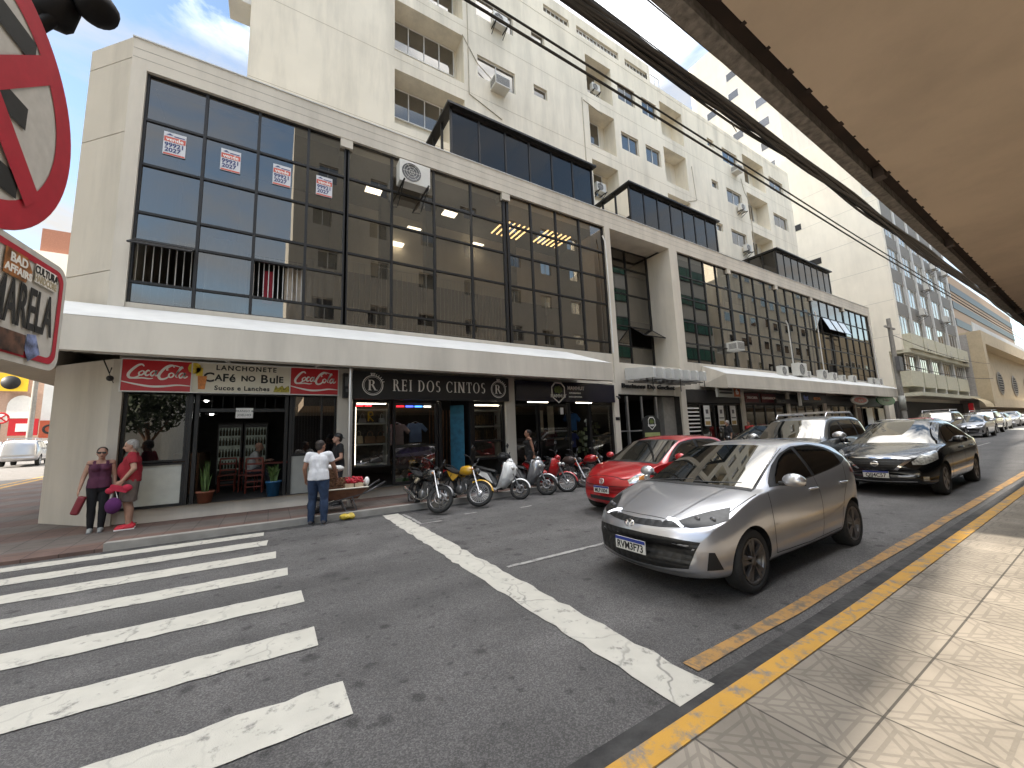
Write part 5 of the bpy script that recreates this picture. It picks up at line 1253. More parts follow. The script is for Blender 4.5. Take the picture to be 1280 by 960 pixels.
# local frame: x runs along the sign face (towards the street's far side), -y is the face normal
cz = CAMZ+(2.660-1.65)*K-.13; cx = -.266*K; RR = .398*K
M['sign_white'] = mat('sign_white_sheeting', (.56, .55, .52), .55, var=.08, scale=40, stain=.2); M['sign_red'] = mat('sign_red_sheeting', (.44, .02, .04), .45, var=.10, scale=30, stain=.15); M['sign_black'] = mat('sign_black_film', (.02, .02, .02), .5, var=.3, scale=30)
MB().lathe([(.001, 0), (RR, 0), (RR, .004), (.001, .004)], (cx, .0, cz), 'Y', 64, smooth=False).build('face', M['sign_white'], sg)
MB().lathe([(RR*.79, -.0015), (RR*.995, -.0015)], (cx, 0, cz), 'Y', 64).build('red_ring', M['sign_red'], sg)
def bar(cx, cz, ang, L, w_, y):
    a = R(ang); d = Vector((math.cos(a), 0, math.sin(a))); n_ = Vector((-d.z, 0, d.x)); c = Vector((cx, y, cz))
    return [c-d*L/2-n_*w_/2, c+d*L/2-n_*w_/2, c+d*L/2+n_*w_/2, c-d*L/2+n_*w_/2]
e_ = MB(); LH = RR*1.02
e_.add([(cx-LH*.42, -.003, cz-LH*.55), (cx-LH*.22, -.003, cz-LH*.55), (cx-LH*.22, -.003, cz+LH*.55), (cx-LH*.42, -.003, cz+LH*.55)], [(0, 1, 2, 3)])
for zz in (.55, .0, -.55): e_.add([(cx-LH*.22, -.003, cz+LH*zz-LH*.09), (cx+LH*.42, -.003, cz+LH*zz-LH*.09), (cx+LH*.42, -.003, cz+LH*zz+LH*.09), (cx-LH*.22, -.003, cz+LH*zz+LH*.09)], [(0, 1, 2, 3)])
e_.build('letter_e', M['sign_black'], sg)
x_ = MB(); x_.add(bar(cx, cz, 45, RR*1.66, RR*.2, -.0045), [(0, 1, 2, 3)]); x_.add(bar(cx, cz, -45, RR*1.66, RR*.2, -.0052), [(0, 1, 2, 3)]); x_.build('red_cross', M['sign_red'], sg)
MB().tube([(cx, .05, 0), (cx, .05, cz+RR*.8)], .03, 12).build('post', M['alu'], sg)
pl = thing('sign_plate', 'white plate with red border and stickers reading faixa amarela below the round sign', 'sign plate', (SP.x, SP.y, .13), R(83.5))
pz0, pz1, px1 = CAMZ+(1.925-1.65)*K-.13, CAMZ+(2.29-1.65)*K-.13, .192*K; px0 = 2*cx-px1
def rrect(x0, x1, z0, z1, r, y, n=6):
    o = []
    for (a, b, s0) in ((x1-r, z1-r, 0), (x0+r, z1-r, 90), (x0+r, z0+r, 180), (x1-r, z0+r, 270)):
        for k in range(n+1):
            t = R(s0+90*k/n); o.append((a+r*math.cos(t), y, b+r*math.sin(t)))
    return o
r_ = .035
MB().prism(rrect(px0, px1, pz0, pz1, r_, .004), (0, -.004, 0)).build('face', M['sign_white'], pl)
a_ = rrect(px0+.014, px1-.014, pz0+.014, pz1-.014, r_*.8, -.0015); b_ = rrect(px0+.028, px1-.028, pz0+.028, pz1-.028, r_*.6, -.0015); n = len(a_)
MB().add(a_+b_, [(i, (i+1) % n, n+(i+1) % n, n+i) for i in range(n)]).build('red_border', M['sign_red'], pl)
text('lettering', 'AMARELA', .132, M['sign_black'], pl, (px1-.042, -.003, (pz0+pz1)/2-.010), depth=.001, align='RIGHT', sx=.39, bold=.0018)
text('lettering', 'NA FAIXA', .05, M['sign_black'], pl, (px0+.17, -.003, pz1-.06), depth=.001, sx=.7)
zc_ = (pz0+pz1)/2
st = MB(); st.prism([(-.012, -.003, zc_+.100), (-.075, -.003, zc_+.100), (-.075, -.003, zc_+.045), (-.010, -.003, zc_+.045), (.006, -.003, zc_+.075)], (0, -.0008, 0)); st.build('sticker', mat('brown_orange_sticker', (.32, .13, .04), .4, var=.6, scale=40), pl)
text('lettering', 'BAD', .026, M['white_letter'], pl, (-.036, -.0045, zc_+.083), depth=.0005, bold=.001); text('lettering', 'AFFAIRS', .022, M['white_letter'], pl, (-.034, -.0045, zc_+.060), depth=.0005, bold=.001)
MB().box(.016, .088, -.004, -.003, zc_+.058, zc_+.100).build('sticker', M['white_letter'], pl); text('lettering', 'CULTURA', .024, M['sign_black'], pl, (.052, -.0045, zc_+.087), depth=.0005, sx=.72, bold=.0008); text('lettering', 'HARDCORE', .022, mat('faded_tan_ink', (.42, .37, .26), .6), pl, (.052, -.0045, zc_+.068), depth=.0005, sx=.64, bold=.0008)
MB().box(-.07, .010, -.004, -.003, zc_-.110, zc_-.066).build('sticker', mat('dark_photo_sticker', (.09, .045, .03), .4, var=.9, scale=50), pl)
MB().prism([(.013, -.004, zc_-.062), (.040, -.004, zc_-.058), (.060, -.004, zc_-.098), (.024, -.004, zc_-.120), (.010, -.004, zc_-.095)], (0, -.0006, 0)).build('sticker', mat('blue_white_sticker', (.16, .20, .36), .4, var=.9, scale=60), pl)
# dark traffic signal hanging above
ts = thing('traffic_signal', 'dark traffic signal seen from behind at the top left corner', 'traffic light', (-.93, 2.6, 3.6))
M['signal_silhouette'] = mat('silhouette_black_metal', (.006, .005, .005), .6, var=.3, scale=12, spec=.2)  # silhouette darkness put into the colour, near black
MB().box(-.12, .06, -.06, .06, .36, 1.2).box(-.04, .03, -.09, -.06, .5, .9).build('housing', M['signal_silhouette'], ts, bevel=.02)
for dx, dz, rx, rz_ in ((-.05, .35, R(15), R(25)), (.03, .43, R(-10), R(-25))):
    q = MB().lathe([(.05, 0), (.075, .03), (.085, .12), (.07, .15), (.03, .17), (.001, .172)], (0, 0, 0), 'Z', 18).build('visor', M['signal_silhouette'], ts); q.location = (dx, 0, dz); q.rotation_euler = (PI+rx, rz_, 0)
MB().tube([(-.05, 0, .26), (-.14, 0, .10), (-.5, .02, .02)], .03, 8).tube([(-.9, 0, .5), (-.1, 0, .46)], .05, 8).build('arm', M['signal_silhouette'], ts)
# ================================================================== vehicles
def body_mesh(P):
    """closed car body: cross sections along x, smoothed, wheel arches cut out"""
    xF, xR = P['xF'], P['xR']
    fz, fb, fw_, fbot = pchip(*zip(*P['zt'])), pchip(*zip(*P['belt'])), pchip(*zip(*P['W'])), pchip(*zip(*P['zb']))
    xs = [xF, xF-.012, xF-.035, xF-.075, xF-.14, xF-.24, xF-.38]
    n = 26; a, b = xF-.55, xR+.42
    xs += [a+(b-a)*i/n for i in range(n+1)]
    xs += [xR+.27, xR+.16, xR+.09, xR+.04, xR+.012, xR]
    swF, swR = P.get('sweepF', .22), P.get('sweepR', .12)
    rows = []
    for x in xs:
        W, zt, zb = fw_(x), fz(x), fbot(x)
        zl_ = min(fb(x), zt-.012); h = zt-zl_
        Wb = W*P.get('beltW', .945)
        yr = max(Wb-(P.get('in0', .07)+P.get('tumble', .36)*h), .25*W)
        crown = min(P.get('crown', .06), .12+h*.5)*min(1, h/.08+.2); zr = zt-min(crown, h*.75)
        H_ = zl_-zb
        pts = [(0, zb), (.80*W, zb), (.93*W, zb+.07*H_), (.975*W, zb+.22*H_), (W*P.get('mid', 1.0), zb+.50*H_), (W*.992, zb+.78*H_), (W*.965, zb+.92*H_), (Wb, zl_)]
        pts += [(Wb*.55+yr*.45+.012, zl_+(zr-zl_)*.5), (yr, zr), (yr*.86, zr+(zt-zr)*.45), (yr*.5, zr+(zt-zr)*.85), (0, zt)]
        wF = max(0, 1-(xF-x)/.9); wF = wF*wF*(3-2*wF); wR = max(0, 1-(x-xR)/.7); wR = wR*wR*(3-2*wR)
        row = []
        for y, z in pts:
            q = (abs(y)/.85)**2.2
            xx = x-swF*wF*q+swR*wR*q
            if z > zl_+.02 and P.get('wsweep'):
                xx -= P['wsweep']*(1-min(1, abs(y)/max(yr, .1))**2*-1)*0
            row.append((xx, y, z))
        rows.append(row)
    K = len(rows[0]); bm = bmesh.new(); grid = []
    for row in rows:
        full = row+[(x, -y, z) for x, y, z in row[-2:0:-1]]
        grid.append([bm.verts.new(p) for p in full])
    m = len(grid[0])
    for i in range(len(grid)-1):
        for j in range(m):
            bm.faces.new((grid[i][j], grid[i][(j+1) % m], grid[i+1][(j+1) % m], grid[i+1][j]))
    bm.faces.new(grid[0][::-1]); bm.faces.new(grid[-1])
    bmesh.ops.recalc_face_normals(bm, faces=bm.faces)
    cl = bm.edges.layers.float.get('crease_edge') or bm.edges.layers.float.new('crease_edge')
    for i in range(len(grid)-1):
        for j, c in ((7, .45), (m-7, .45), (9, .35), (m-9, .35), (5, .3), (m-5, .3)):
            e = bm.edges.get((grid[i][j], grid[i+1][j]))
            if e: e[cl] = c
    me = bpy.data.meshes.new('body'); bm.to_mesh(me); bm.free()
    o = bpy.data.objects.new('body', me); COL.objects.link(o)
    s = o.modifiers.new('s', 'SUBSURF'); s.levels = 2; s.render_levels = 2
    cut = MB()
    for x in P['axles']:
        cut.lathe([(.001, -1.2), (P['arch'], -1.2), (P['arch'], -P['W0']+.24), (.001, -P['W0']+.24)], (x, 0, P['rw']), 'Y', 40)
        cut.lathe([(.001, 1.2), (P['arch'], 1.2), (P['arch'], P['W0']-.24), (.001, P['W0']-.24)], (x, 0, P['rw']), 'Y', 40)
    co = cut.build('cutter', M['black'])
    bmx = bmesh.new(); bmx.from_mesh(co.data); bmesh.ops.remove_doubles(bmx, verts=bmx.verts, dist=1e-4); bmesh.ops.recalc_face_normals(bmx, faces=bmx.faces); bmx.to_mesh(co.data); bmx.free()
    dg = bpy.context.evaluated_depsgraph_get(); plain = bpy.data.meshes.new_from_object(o.evaluated_get(dg))
    bv = BVHTree.FromPolygons([v.co.copy() for v in plain.vertices], [tuple(p.vertices) for p in plain.polygons])
    b = o.modifiers.new('b', 'BOOLEAN'); b.operation = 'DIFFERENCE'; b.object = co; b.solver = 'EXACT'
    dg = bpy.context.evaluated_depsgraph_get(); res = bpy.data.meshes.new_from_object(o.evaluated_get(dg))
    bpy.data.objects.remove(o); bpy.data.objects.remove(co)
    return res, bv
class Car:
    def __init__(s, P, paint_m, name, label, cat, loc, rz, scale=1.0):
        s.P = P; s.t = thing(name, label, cat, loc, rz); s.t.scale = (scale,)*3
        me, s.bv = body_mesh(P)
        me.materials.clear(); me.materials.append(paint_m); me.materials.append(M['black']); s.paint = paint_m
        for p in me.polygons:
            p.use_smooth = True; c = p.center; k = 0
            for ax in P['axles']:
                d = math.hypot(c.x-ax, c.z-P['rw'])
                if d < P['arch']+.004 and abs(c.y) > P['W0']-.26:
                    rad = Vector((c.x-ax, 0, c.z-P['rw']))
                    if rad.length > 1e-3 and (p.normal.dot(rad.normalized()) < -.5 or abs(c.y) < P['W0']-.2): k = 1
            if c.z < P.get('black_below', .0): k = 1
            p.material_index = k
        bm = bmesh.new(); bm.from_mesh(me)
        for e in bm.edges:
            if len(e.link_faces) == 2 and e.calc_face_angle(0) > R(38): e.smooth = False
        bm.to_mesh(me); bm.free(); me.update()
        s.body = bpy.data.objects.new('body', me); COL.objects.link(s.body); s.body.parent = s.t
    def hit(s, o, d):
        r = s.bv.ray_cast(Vector(o), Vector(d))
        if r[0] is None:
            # slide along towards the body
            q = s.bv.find_nearest(Vector(o)+Vector(d)*3.2); return q[0], q[1]
        return r[0], r[1]
    def patch(s, name, A, B, m, mode='side', sd=1, off=.004, n=14, k=5, ang=35, parent=None, smooth=True, fit=False):
        """sheet lying on the body between curve A and curve B (2D points in the projection plane)"""
        def res(c, cnt):
            c = [Vector((p[0], p[1], 0)) for p in c]; L = [0]
            for a, b in zip(c, c[1:]): L.append(L[-1]+(b-a).length)
            out = []
            for i in range(cnt):
                t = L[-1]*i/(cnt-1)
                for j in range(len(c)-1):
                    if t <= L[j+1]+1e-9:
                        u = 0 if L[j+1] == L[j] else (t-L[j])/(L[j+1]-L[j]); out.append(c[j].lerp(c[j+1], u)); break
                else: out.append(c[-1])
            return out
        a = res(A, n); b = res(B, n); v = []
        ca, sa = math.cos(R(ang)), math.sin(R(ang)); P = s.P
        for i in range(n):
            for j in range(k):
                p = a[i].lerp(b[i], j/(k-1))
                if mode == 'side': o, d = (p.x, sd*4, p.y), (0, -sd, 0)
                elif mode == 'front': o, d = (5, p.x*sd, p.y), (-1, 0, 0)
                elif mode == 'rear': o, d = (-5, p.x*sd, p.y), (1, 0, 0)
                elif mode == 'top': o, d = (p.x, p.y*sd, 4), (0, 0, -1)
                elif mode == 'corner': d = (-ca, -sd*sa, 0); o = Vector((P['xF']-.35-sa*p.x, sd*ca*p.x, p.y))-Vector(d)*4
                elif mode == 'rcorner': d = (ca, -sd*sa, 0); o = Vector((P['xR']+.35+sa*p.x, sd*ca*p.x, p.y))-Vector(d)*4
                h, nn = s.hit(o, d)
                if nn.dot(Vector(d)) > 0: nn = -nn
                v.append(h+nn*off)
        if fit:
            U = np.array([(i/(n-1)*2-1, j/(k-1)*2-1) for i in range(n) for j in range(k)]); A_ = np.stack([U[:, 0]**a*U[:, 1]**b for a in range(5) for b in range(3)], 1)
            V = np.array([tuple(q) for q in v]); v = A_ @ np.linalg.lstsq(A_, V, rcond=None)[0]; v = [Vector(q) for q in v]
        mb = MB(); mb.add(v, [(i*k+j, (i+1)*k+j, (i+1)*k+j+1, i*k+j+1) for i in range(n-1) for j in range(k-1)], smooth)
        return mb.build(name, m, parent or s.t)
    def line(s, name, pts, w, m, mode='side', sd=1, off=.002, parent=None, n=24):
        """thin strip following pts"""
        A, B = [], []
        for i, p in enumerate(pts):
            d = Vector((pts[min(i+1, len(pts)-1)][0]-pts[max(i-1, 0)][0], pts[min(i+1, len(pts)-1)][1]-pts[max(i-1, 0)][1])).normalized()
            A.append((p[0]-d.y*w/2, p[1]+d.x*w/2)); B.append((p[0]+d.y*w/2, p[1]-d.x*w/2))
        return s.patch(name, A, B, m, mode, sd, off, n, 2, parent=parent)
    def wheels(s, rim_m, style=5, tyre_r=None, w=.20, hub=None):
        P = s.P; rw = P['rw']; proto = None
        for ax in P['axles']:
            for sd in (1, -1):
                y = sd*(P['W0']-.03)
                if proto is None:
                    tb = MB(); ri = rw*.70
                    tb.lathe([(ri, -.02), (ri+.02, 0), (rw*.93, .0), (rw*.985, -.02), (rw, -.05), (rw, -w+.05), (rw*.98, -w+.02), (rw*.92, -w), (ri, -w)], (0, 0, 0), 'Y', 40)
                    to = tb.build('wheel', M['rubber'], s.t)
                    rb = MB()
                    rb.lathe([(ri+.005, -.004), (ri-.012, .0), (ri-.02, -.03), (ri-.03, -.10), (.001, -.11)], (0, 0, 0), 'Y', 40)
                    rb.lathe([(.001, .0), (.03, -.001), (.055, -.012), (.06, -.06)], (0, -.0, 0), 'Y', 16)
                    ns = style
                    for k in range(ns):
                        for da in ((-.16, .16) if style == 5 else (0,)):
                            a = 2*PI*k/ns; a1 = a+da; d0 = Vector((math.cos(a), 0, math.sin(a)))*.03; d1 = Vector((math.cos(a1), 0, math.sin(a1)))*(ri-.015)
                            t_ = (d1-d0).normalized(); sdv = Vector((-t_.z, 0, t_.x)); w0, w1 = (.018, .024) if style == 5 else (.02, .028)
                            q = [d0-sdv*w0, d0+sdv*w0, d1+sdv*w1, d1-sdv*w1]
                            rb.prism([p+Vector((0, -.008, 0)) for p in q], (0, -.035, 0))
                    rb.build('rim', rim_m, to)
                    bk = MB().lathe([(.001, -.095), (rw*.42, -.095), (rw*.42, -.08), (.001, -.08)], (0, 0, 0), 'Y', 24); bk.build('brake_disc', M['grey_plastic'], to)
                    proto = to; w_ = to
                else:
                    w_ = copy_tree(proto, s.t)
                w_.location = (ax, y, rw); w_.rotation_euler = (0, (random.random()*1.2), 0)
                w_.scale = (1, sd, 1)
    def mirror(s, x, z, y, m=None, sc=1.0):
        for sd in (1, -1):
            b = MB(); b.ball((0, 0, 0), .075*sc, .115*sc, .078*sc, 14, 10)
            for i in range(len(b.v)):
                p = Vector(b.v[i]); p.x = max(p.x, -.035*sc) if p.x < 0 else p.x; p.z = max(p.z, -.055*sc); b.v[i] = (p.x, p.y*sd+.10*sd, p.z+.02)
            o = b.build('mirror', m or s.paint, s.t); o.location = (x, sd*y, z)
            MB().tube([(0, -.05*sd, -.02), (.0, .06*sd, -.01)], [.025, .03], 8).build('stalk', M['black'], o)
            MB().box(-.041*sc, -.036*sc, sd*.02, sd*.19*sc, -.03, .06).build('mirror_glass', M['car_glass_side'], o)
    def plate(s, txt, x, z, y=0.0, w=.40, h=.13, tilt=0.0, back=False):
        t_ = MB().box(-.006, .006, -w/2, w/2, -h/2, h/2).build('number_plate', M['white_plastic'], s.t); t_.location = (x, y, z); t_.rotation_euler = (0, tilt, PI if back else 0)
        MB().box(.0065, .008, -w/2, w/2, h/2-.033, h/2).build('blue_strip', mat('plate_blue', (.01, .03, .22), .4, var=0), t_)
        tb = text_mb(txt, .105, .003, bold=.002, sx=.86)
        tb.xf(Matrix.Translation((.009, 0, -.018))@Euler((0, 0, PI/2)).to_matrix().to_4x4())
        tb.build('lettering', M['black_letter'], t_); return t_
M['paint_silver'] = paint('silver_paint', (.53, .535, .565), .78, .30); M['paint_red'] = paint('red_paint', (.42, .008, .012), .25, .3)
M['paint_grey'] = paint('grey_paint', (.14, .145, .155), .7, .3); M['paint_black'] = paint('black_paint', (.006, .006, .007), .3, .25)
M['paint_white'] = paint('white_paint', (.62, .62, .60), .0, .3); M['paint_beige'] = paint('champagne_paint', (.42, .39, .34), .6, .3)
M['rim_dark'] = mat('dark_alloy', (.16, .155, .155), .35, .8, var=.1); M['rim_silver'] = mat('silver_alloy', (.42, .42, .43), .35, .8, var=.1)
M['lamp_clear'] = mat('headlamp_lens', (.55, .55, .52), .06, .55, var=.5, scale=26, coat=1); M['lamp_dark'] = mat('smoked_headlamp', (.012, .012, .013), .3, .0, var=.5, scale=30, spec=.35)
M['amber'] = mat('amber_lens', (.60, .22, .03), .15, var=.2, coat=1); M['drl'] = mat('daytime_lamp', (.95, .96, 1), emit=1.3, var=0); M['tail'] = mat('tail_lamp', (.30, .01, .015), .12, var=.3, coat=1)
M['seam'] = mat('panel_gap', (.006, .006, .006), .9, var=0)
def grille_mat():
    m = mat('honeycomb_grille', (.006, .006, .006), .45, var=.1); t = m.node_tree; b = t.nodes['Principled BSDF']
    tc = N('ShaderNodeTexCoord', t); mp = N('ShaderNodeMapping', t); mp.inputs['Scale'].default_value = (1, 11, 20); t.links.new(tc.outputs['Object'], mp.inputs[0])
    v = N('ShaderNodeTexVoronoi', t); v.inputs['Scale'].default_value = 1; v.inputs['Randomness'].default_value = .0; t.links.new(mp.outputs[0], v.inputs['Vector'])
    bp_ = N('ShaderNodeBump', t); bp_.inputs['Strength'].default_value = 1; bp_.inputs['Distance'].default_value = .01; bp_.invert = True
    t.links.new(v.outputs['Distance'], bp_.inputs['Height']); t.links.new(bp_.outputs[0], b.inputs['Normal']); return m
M['honeycomb'] = grille_mat()
def seams(c, pts_list, w=.007, sds=(1, -1)):
    for sd in sds:
        for pts in pts_list: c.line('panel_gap', pts, w, M['seam'], 'side', sd, .0015)
def badge_oval(c, x, z, w, h, tilt, letter=None):
    b = MB(); n = 28
    for (r0, r1, y) in ((1, .80, .0),):
        v = [(y, w*r0*math.cos(2*PI*k/n), h*r0*math.sin(2*PI*k/n)) for k in range(n)]+[(y+.006, w*r1*math.cos(2*PI*k/n), h*r1*math.sin(2*PI*k/n)) for k in range(n)]
        b.add(v, [(k, (k+1) % n, n+(k+1) % n, n+k) for k in range(n)])
    if letter == 'H':
        for s_ in (-1, 1): b.tube([(.004, s_*w*.38-w*.1, -h*.6), (.006, s_*w*.38+w*.1, h*.6)], .007, 5)
        b.tube([(.004, -w*.4, h*.18), (.006, w*.4, -h*.18)], .007, 5)
    if letter == 'bar': b.obox((.004, 0, 0), .01, w*2.1, h*.45)
    if letter == 'VW':
        for pts in (((-.42, .85), (-.02, .1), (.02, .1), (.42, .85)), ((-.75, .4), (-.35, -.75), (0, .05), (.35, -.75), (.75, .4))): b.tube([(.004, w*a, h*d) for a, d in pts], .006, 5)
    o = b.build('badge', M['chrome'], c.t); o.location = (x, 0, z); o.rotation_euler = (0, tilt, 0); return o

# ---- silver hatchback
P_ = HB = dict(xF=2.10, xR=-1.93, axles=(1.265, -1.265), rw=.305, arch=.345, W0=.86, sweepF=.34, sweepR=.16, tumble=.38, in0=.06, beltW=.945,
    zt=((2.10, .50), (2.085, .60), (2.05, .67), (1.97, .715), (1.85, .755), (1.5, .865), (1.15, .94), (.92, .985), (.72, 1.07), (.45, 1.20), (.15, 1.33), (-.12, 1.415), (-.5, 1.462), (-.95, 1.445), (-1.4, 1.385), (-1.62, 1.33), (-1.72, 1.22), (-1.83, 1.02), (-1.89, .90), (-1.93, .62)),
    belt=((2.10, .49), (2.0, .66), (1.8, .725), (1.3, .85), (.9, .935), (.4, .945), (-.3, .985), (-.9, 1.035), (-1.3, 1.08), (-1.6, 1.09), (-1.8, .98), (-1.9, .8), (-1.93, .60)),
    W=((2.10, .60), (2.06, .72), (1.98, .79), (1.8, .83), (1.4, .855), (.5, .86), (-1, .865), (-1.5, .85), (-1.75, .80), (-1.88, .72), (-1.93, .62)),
    zb=((2.10, .40), (2.085, .28), (2.05, .21), (1.9, .175), (1.5, .17), (-1.4, .19), (-1.75, .25), (-1.89, .36), (-1.93, .45)))
c = Car(HB, M['paint_silver'], 'parked_car', 'silver grey hatchback with honeycomb grille at the front of the nearest lane', 'car', (5.43, 3.07, .008), PI)
c.wheels(M['rim_dark'], 5)
G = M['car_glass']; GS = M['car_glass_side']; K_ = M['black']
c.patch('windscreen_frame', [(.98, -.72), (1.02, -.4), (1.04, 0), (1.02, .4), (.98, .72)], [(-.10, -.58), (-.06, -.35), (-.05, 0), (-.06, .35), (-.10, .58)], K_, 'top', off=.003, n=22, k=12)
c.patch('windscreen', [(.90, -.69), (.95, -.4), (.97, 0), (.95, .4), (.90, .69)], [(-.06, -.565), (-.02, -.35), (-.01, 0), (-.02, .35), (-.06, .565)], G, 'top', fit=True, off=.012, n=22, k=12)
for sd, pts in ((1, ((.93, .02), (.90, .28), (.83, .55))), (1, ((.95, -.55), (.92, -.30), (.86, -.02)))):
    c.line('wiper', pts, .022, K_, 'top', 1, .016)
for sd in (1, -1):
    c.patch('window_trim', [(.72, .965), (.3, .965), (-.3, 1.0), (-.8, 1.045), (-1.15, 1.085), (-1.42, 1.15)], [(.66, 1.005), (.35, 1.17), (.05, 1.29), (-.3, 1.365), (-.8, 1.375), (-1.15, 1.31), (-1.42, 1.17)], K_, 'side', sd, .003, 26, 8)
    c.patch('side_window', [(.56, .99), (.2, .985), (-.27, 1.01)], [(.45, 1.07), (.2, 1.205), (0, 1.285), (-.27, 1.34)], GS, 'side', sd, fit=True, off=.008, n=16, k=8)
    c.patch('side_window', [(-.35, 1.015), (-.8, 1.055), (-1.18, 1.105)], [(-.35, 1.35), (-.7, 1.36), (-1.0, 1.315), (-1.2, 1.22)], GS, 'side', sd, fit=True, off=.008, n=16, k=8)
    # doors outlined
    dm = c.line('door_gap', [(.83, .93), (.86, .75), (.84, .45), (.80, .30)], .008, M['seam'], 'side', sd, .002)
    c.line('door_gap', [(-.30, 1.0), (-.33, .7), (-.32, .3)], .008, M['seam'], 'side', sd, .002)
    c.line('door_gap', [(-1.22, 1.09), (-1.12, .85), (-.98, .68), (-.90, .5), (-.88, .32)], .008, M['seam'], 'side', sd, .002)
    c.line('door_gap', [(.80, .30), (0, .285), (-.88, .315)], .008, M['seam'], 'side', sd, .002)
    for x in (-.17, -1.02):
        h = MB().tube([(-.09, 0, 0), (-.05, .03*sd, .006), (.05, .03*sd, .008), (.09, 0, 0)], .015, 8).build('door_handle', M['paint_silver'], c.t)
        p, _ = c.hit((x, 4*sd, .87), (0, -sd, 0)); h.location = p
        c.patch('handle_recess', [(x-.07, .855), (x+.07, .86)], [(x-.07, .885), (x+.07, .89)], M['seam'], 'side', sd, .002, 4, 3)
    # headlamp
    c.patch('headlight', [(.30, .690), (.45, .668), (.62, .690), (.78, .735)], [(.29, .702), (.45, .752), (.62, .795), (.80, .83)], M['lamp_dark'], 'corner', sd, .005, 18, 6, 28)
    c.patch('daytime_lamp', [(.215, .716), (.29, .705), (.36, .668)], [(.225, .732), (.305, .724), (.385, .672)], M['drl'], 'corner', sd, .009, 10, 3, 28)

    for dx in (.50, .64):
        p, nn = c.hit(Vector((P_['xF']-.35-math.sin(R(28))*dx, sd*math.cos(R(28))*dx, .735))+Vector((math.cos(R(28)), sd*math.sin(R(28)), 0))*4, (-math.cos(R(28)), -sd*math.sin(R(28)), 0))
        b = MB().ball((0, 0, 0), .014, .034, .026, 12, 8).build('lamp_lens', mat('projector_lens', (.10, .10, .11), .05, .3, var=0, coat=1), c.t); b.location = p+nn*.004
    c.patch('fog_vent', [(.56, .295), (.70, .30)], [(.59, .46), (.64, .46)], K_, 'corner', sd, .004, 8, 5, 28)
    c.patch('bumper_lip', [(.36, .205), (.50, .215), (.62, .235)], [(.36, .245), (.50, .26), (.61, .29)], M['alu'], 'corner', sd, .012, 10, 3, 20)
    c.patch('tail_light', [(.42, .86), (.60, .90), (.80, .98)], [(.42, .99), (.60, 1.02), (.78, 1.03)], M['tail'], 'rcorner', sd, .006, 12, 5, 35)
    c.line('crease', [(.8, .60), (.2, .475), (-.5, .50), (-.95, .60)], .016, M['paint_silver'], 'side', sd, .007)
    c.patch('sill', [(.88, .19), (0, .19), (-.88, .20)], [(.88, .245), (0, .25), (-.88, .26)], K_, 'side', sd, .004, 14, 3)
c.patch('grille', [(-.52, .67), (-.3, .655), (0, .65), (.3, .655), (.52, .67)], [(-.50, .715), (-.3, .705), (0, .70), (.3, .705), (.50, .715)], M['honeycomb'], 'front', 1, .005, 20, 5)
c.patch('lower_grille', [(-.56, .30), (-.3, .265), (0, .255), (.3, .265), (.56, .30)], [(-.66, .55), (-.4, .575), (0, .585), (.4, .575), (.66, .55)], M['honeycomb'], 'front', 1, .006, 24, 10)
c.patch('bumper_lip', [(-.5, .205), (0, .19), (.5, .205)], [(-.5, .245), (0, .232), (.5, .245)], M['alu'], 'front', 1, .014, 14, 3)
c.line('bonnet_gap', [(1.02, -.79), (1.3, -.775), (1.6, -.735), (1.78, -.65), (1.885, -.45), (1.92, 0), (1.885, .45), (1.78, .65), (1.6, .735), (1.3, .775), (1.02, .79)], .010, M['seam'], 'top', 1, .002, n=60)
for sd in (1, -1):
    b = c.line('bonnet_ridge', [(1.02, .46), (1.4, .42), (1.75, .36), (1.95, .30)], .020, M['paint_silver'], 'top', sd, .009)
badge_oval(c, 2.108, .665, .068, .040, R(-25), 'H')
c.plate('RVM3F73', 2.118, .44)
c.mirror(.58, 1.02, .875)
c.patch('rear_window', [(-1.83, -.5), (-1.83, .5)], [(-1.66, -.55), (-1.66, .55)], GS, 'top', 1, .005, 8, 5)
MB().prism([(-.55, -.04, 1.452), (-.66, -.04, 1.49), (-.75, -.02, 1.455)], (0, .06, 0)).build('roof_antenna', K_, c.t)
silver = c

# ---- small red hatchback
UP = dict(xF=1.80, xR=-1.74, axles=(1.21, -1.21), rw=.29, arch=.33, W0=.82, sweepF=.26, sweepR=.14, tumble=.26, in0=.05, beltW=.955,
    zt=((1.80, .52), (1.785, .66), (1.74, .74), (1.66, .80), (1.5, .87), (1.2, .95), (.95, 1.0), (.75, 1.09), (.5, 1.23), (.25, 1.36), (.0, 1.44), (-.4, 1.495), (-.9, 1.485), (-1.35, 1.43), (-1.5, 1.36), (-1.62, 1.10), (-1.68, .95), (-1.74, .62)),
    belt=((1.80, .51), (1.7, .72), (1.4, .85), (.95, .95), (.3, .975), (-.5, 1.0), (-1.2, 1.05), (-1.5, 1.08), (-1.65, .9), (-1.74, .6)),
    W=((1.80, .62), (1.76, .70), (1.66, .765), (1.45, .80), (1.0, .82), (-1, .82), (-1.4, .81), (-1.6, .78), (-1.74, .66)),
    zb=((1.80, .38), (1.785, .27), (1.72, .20), (1.5, .17), (-1.3, .18), (-1.6, .25), (-1.74, .4)))
c = Car(UP, M['paint_red'], 'parked_car', 'small bright red hatchback with round front badge beside the parked motorcycles', 'car', (7.40, 5.82, .03), PI)
c.wheels(M['rim_silver'], 6)
c.patch('windscreen_frame', [(1.0, -.70), (1.03, 0), (1.0, .70)], [(.05, -.575), (.09, 0), (.05, .575)], K_, 'top', off=.003, n=18, k=10)
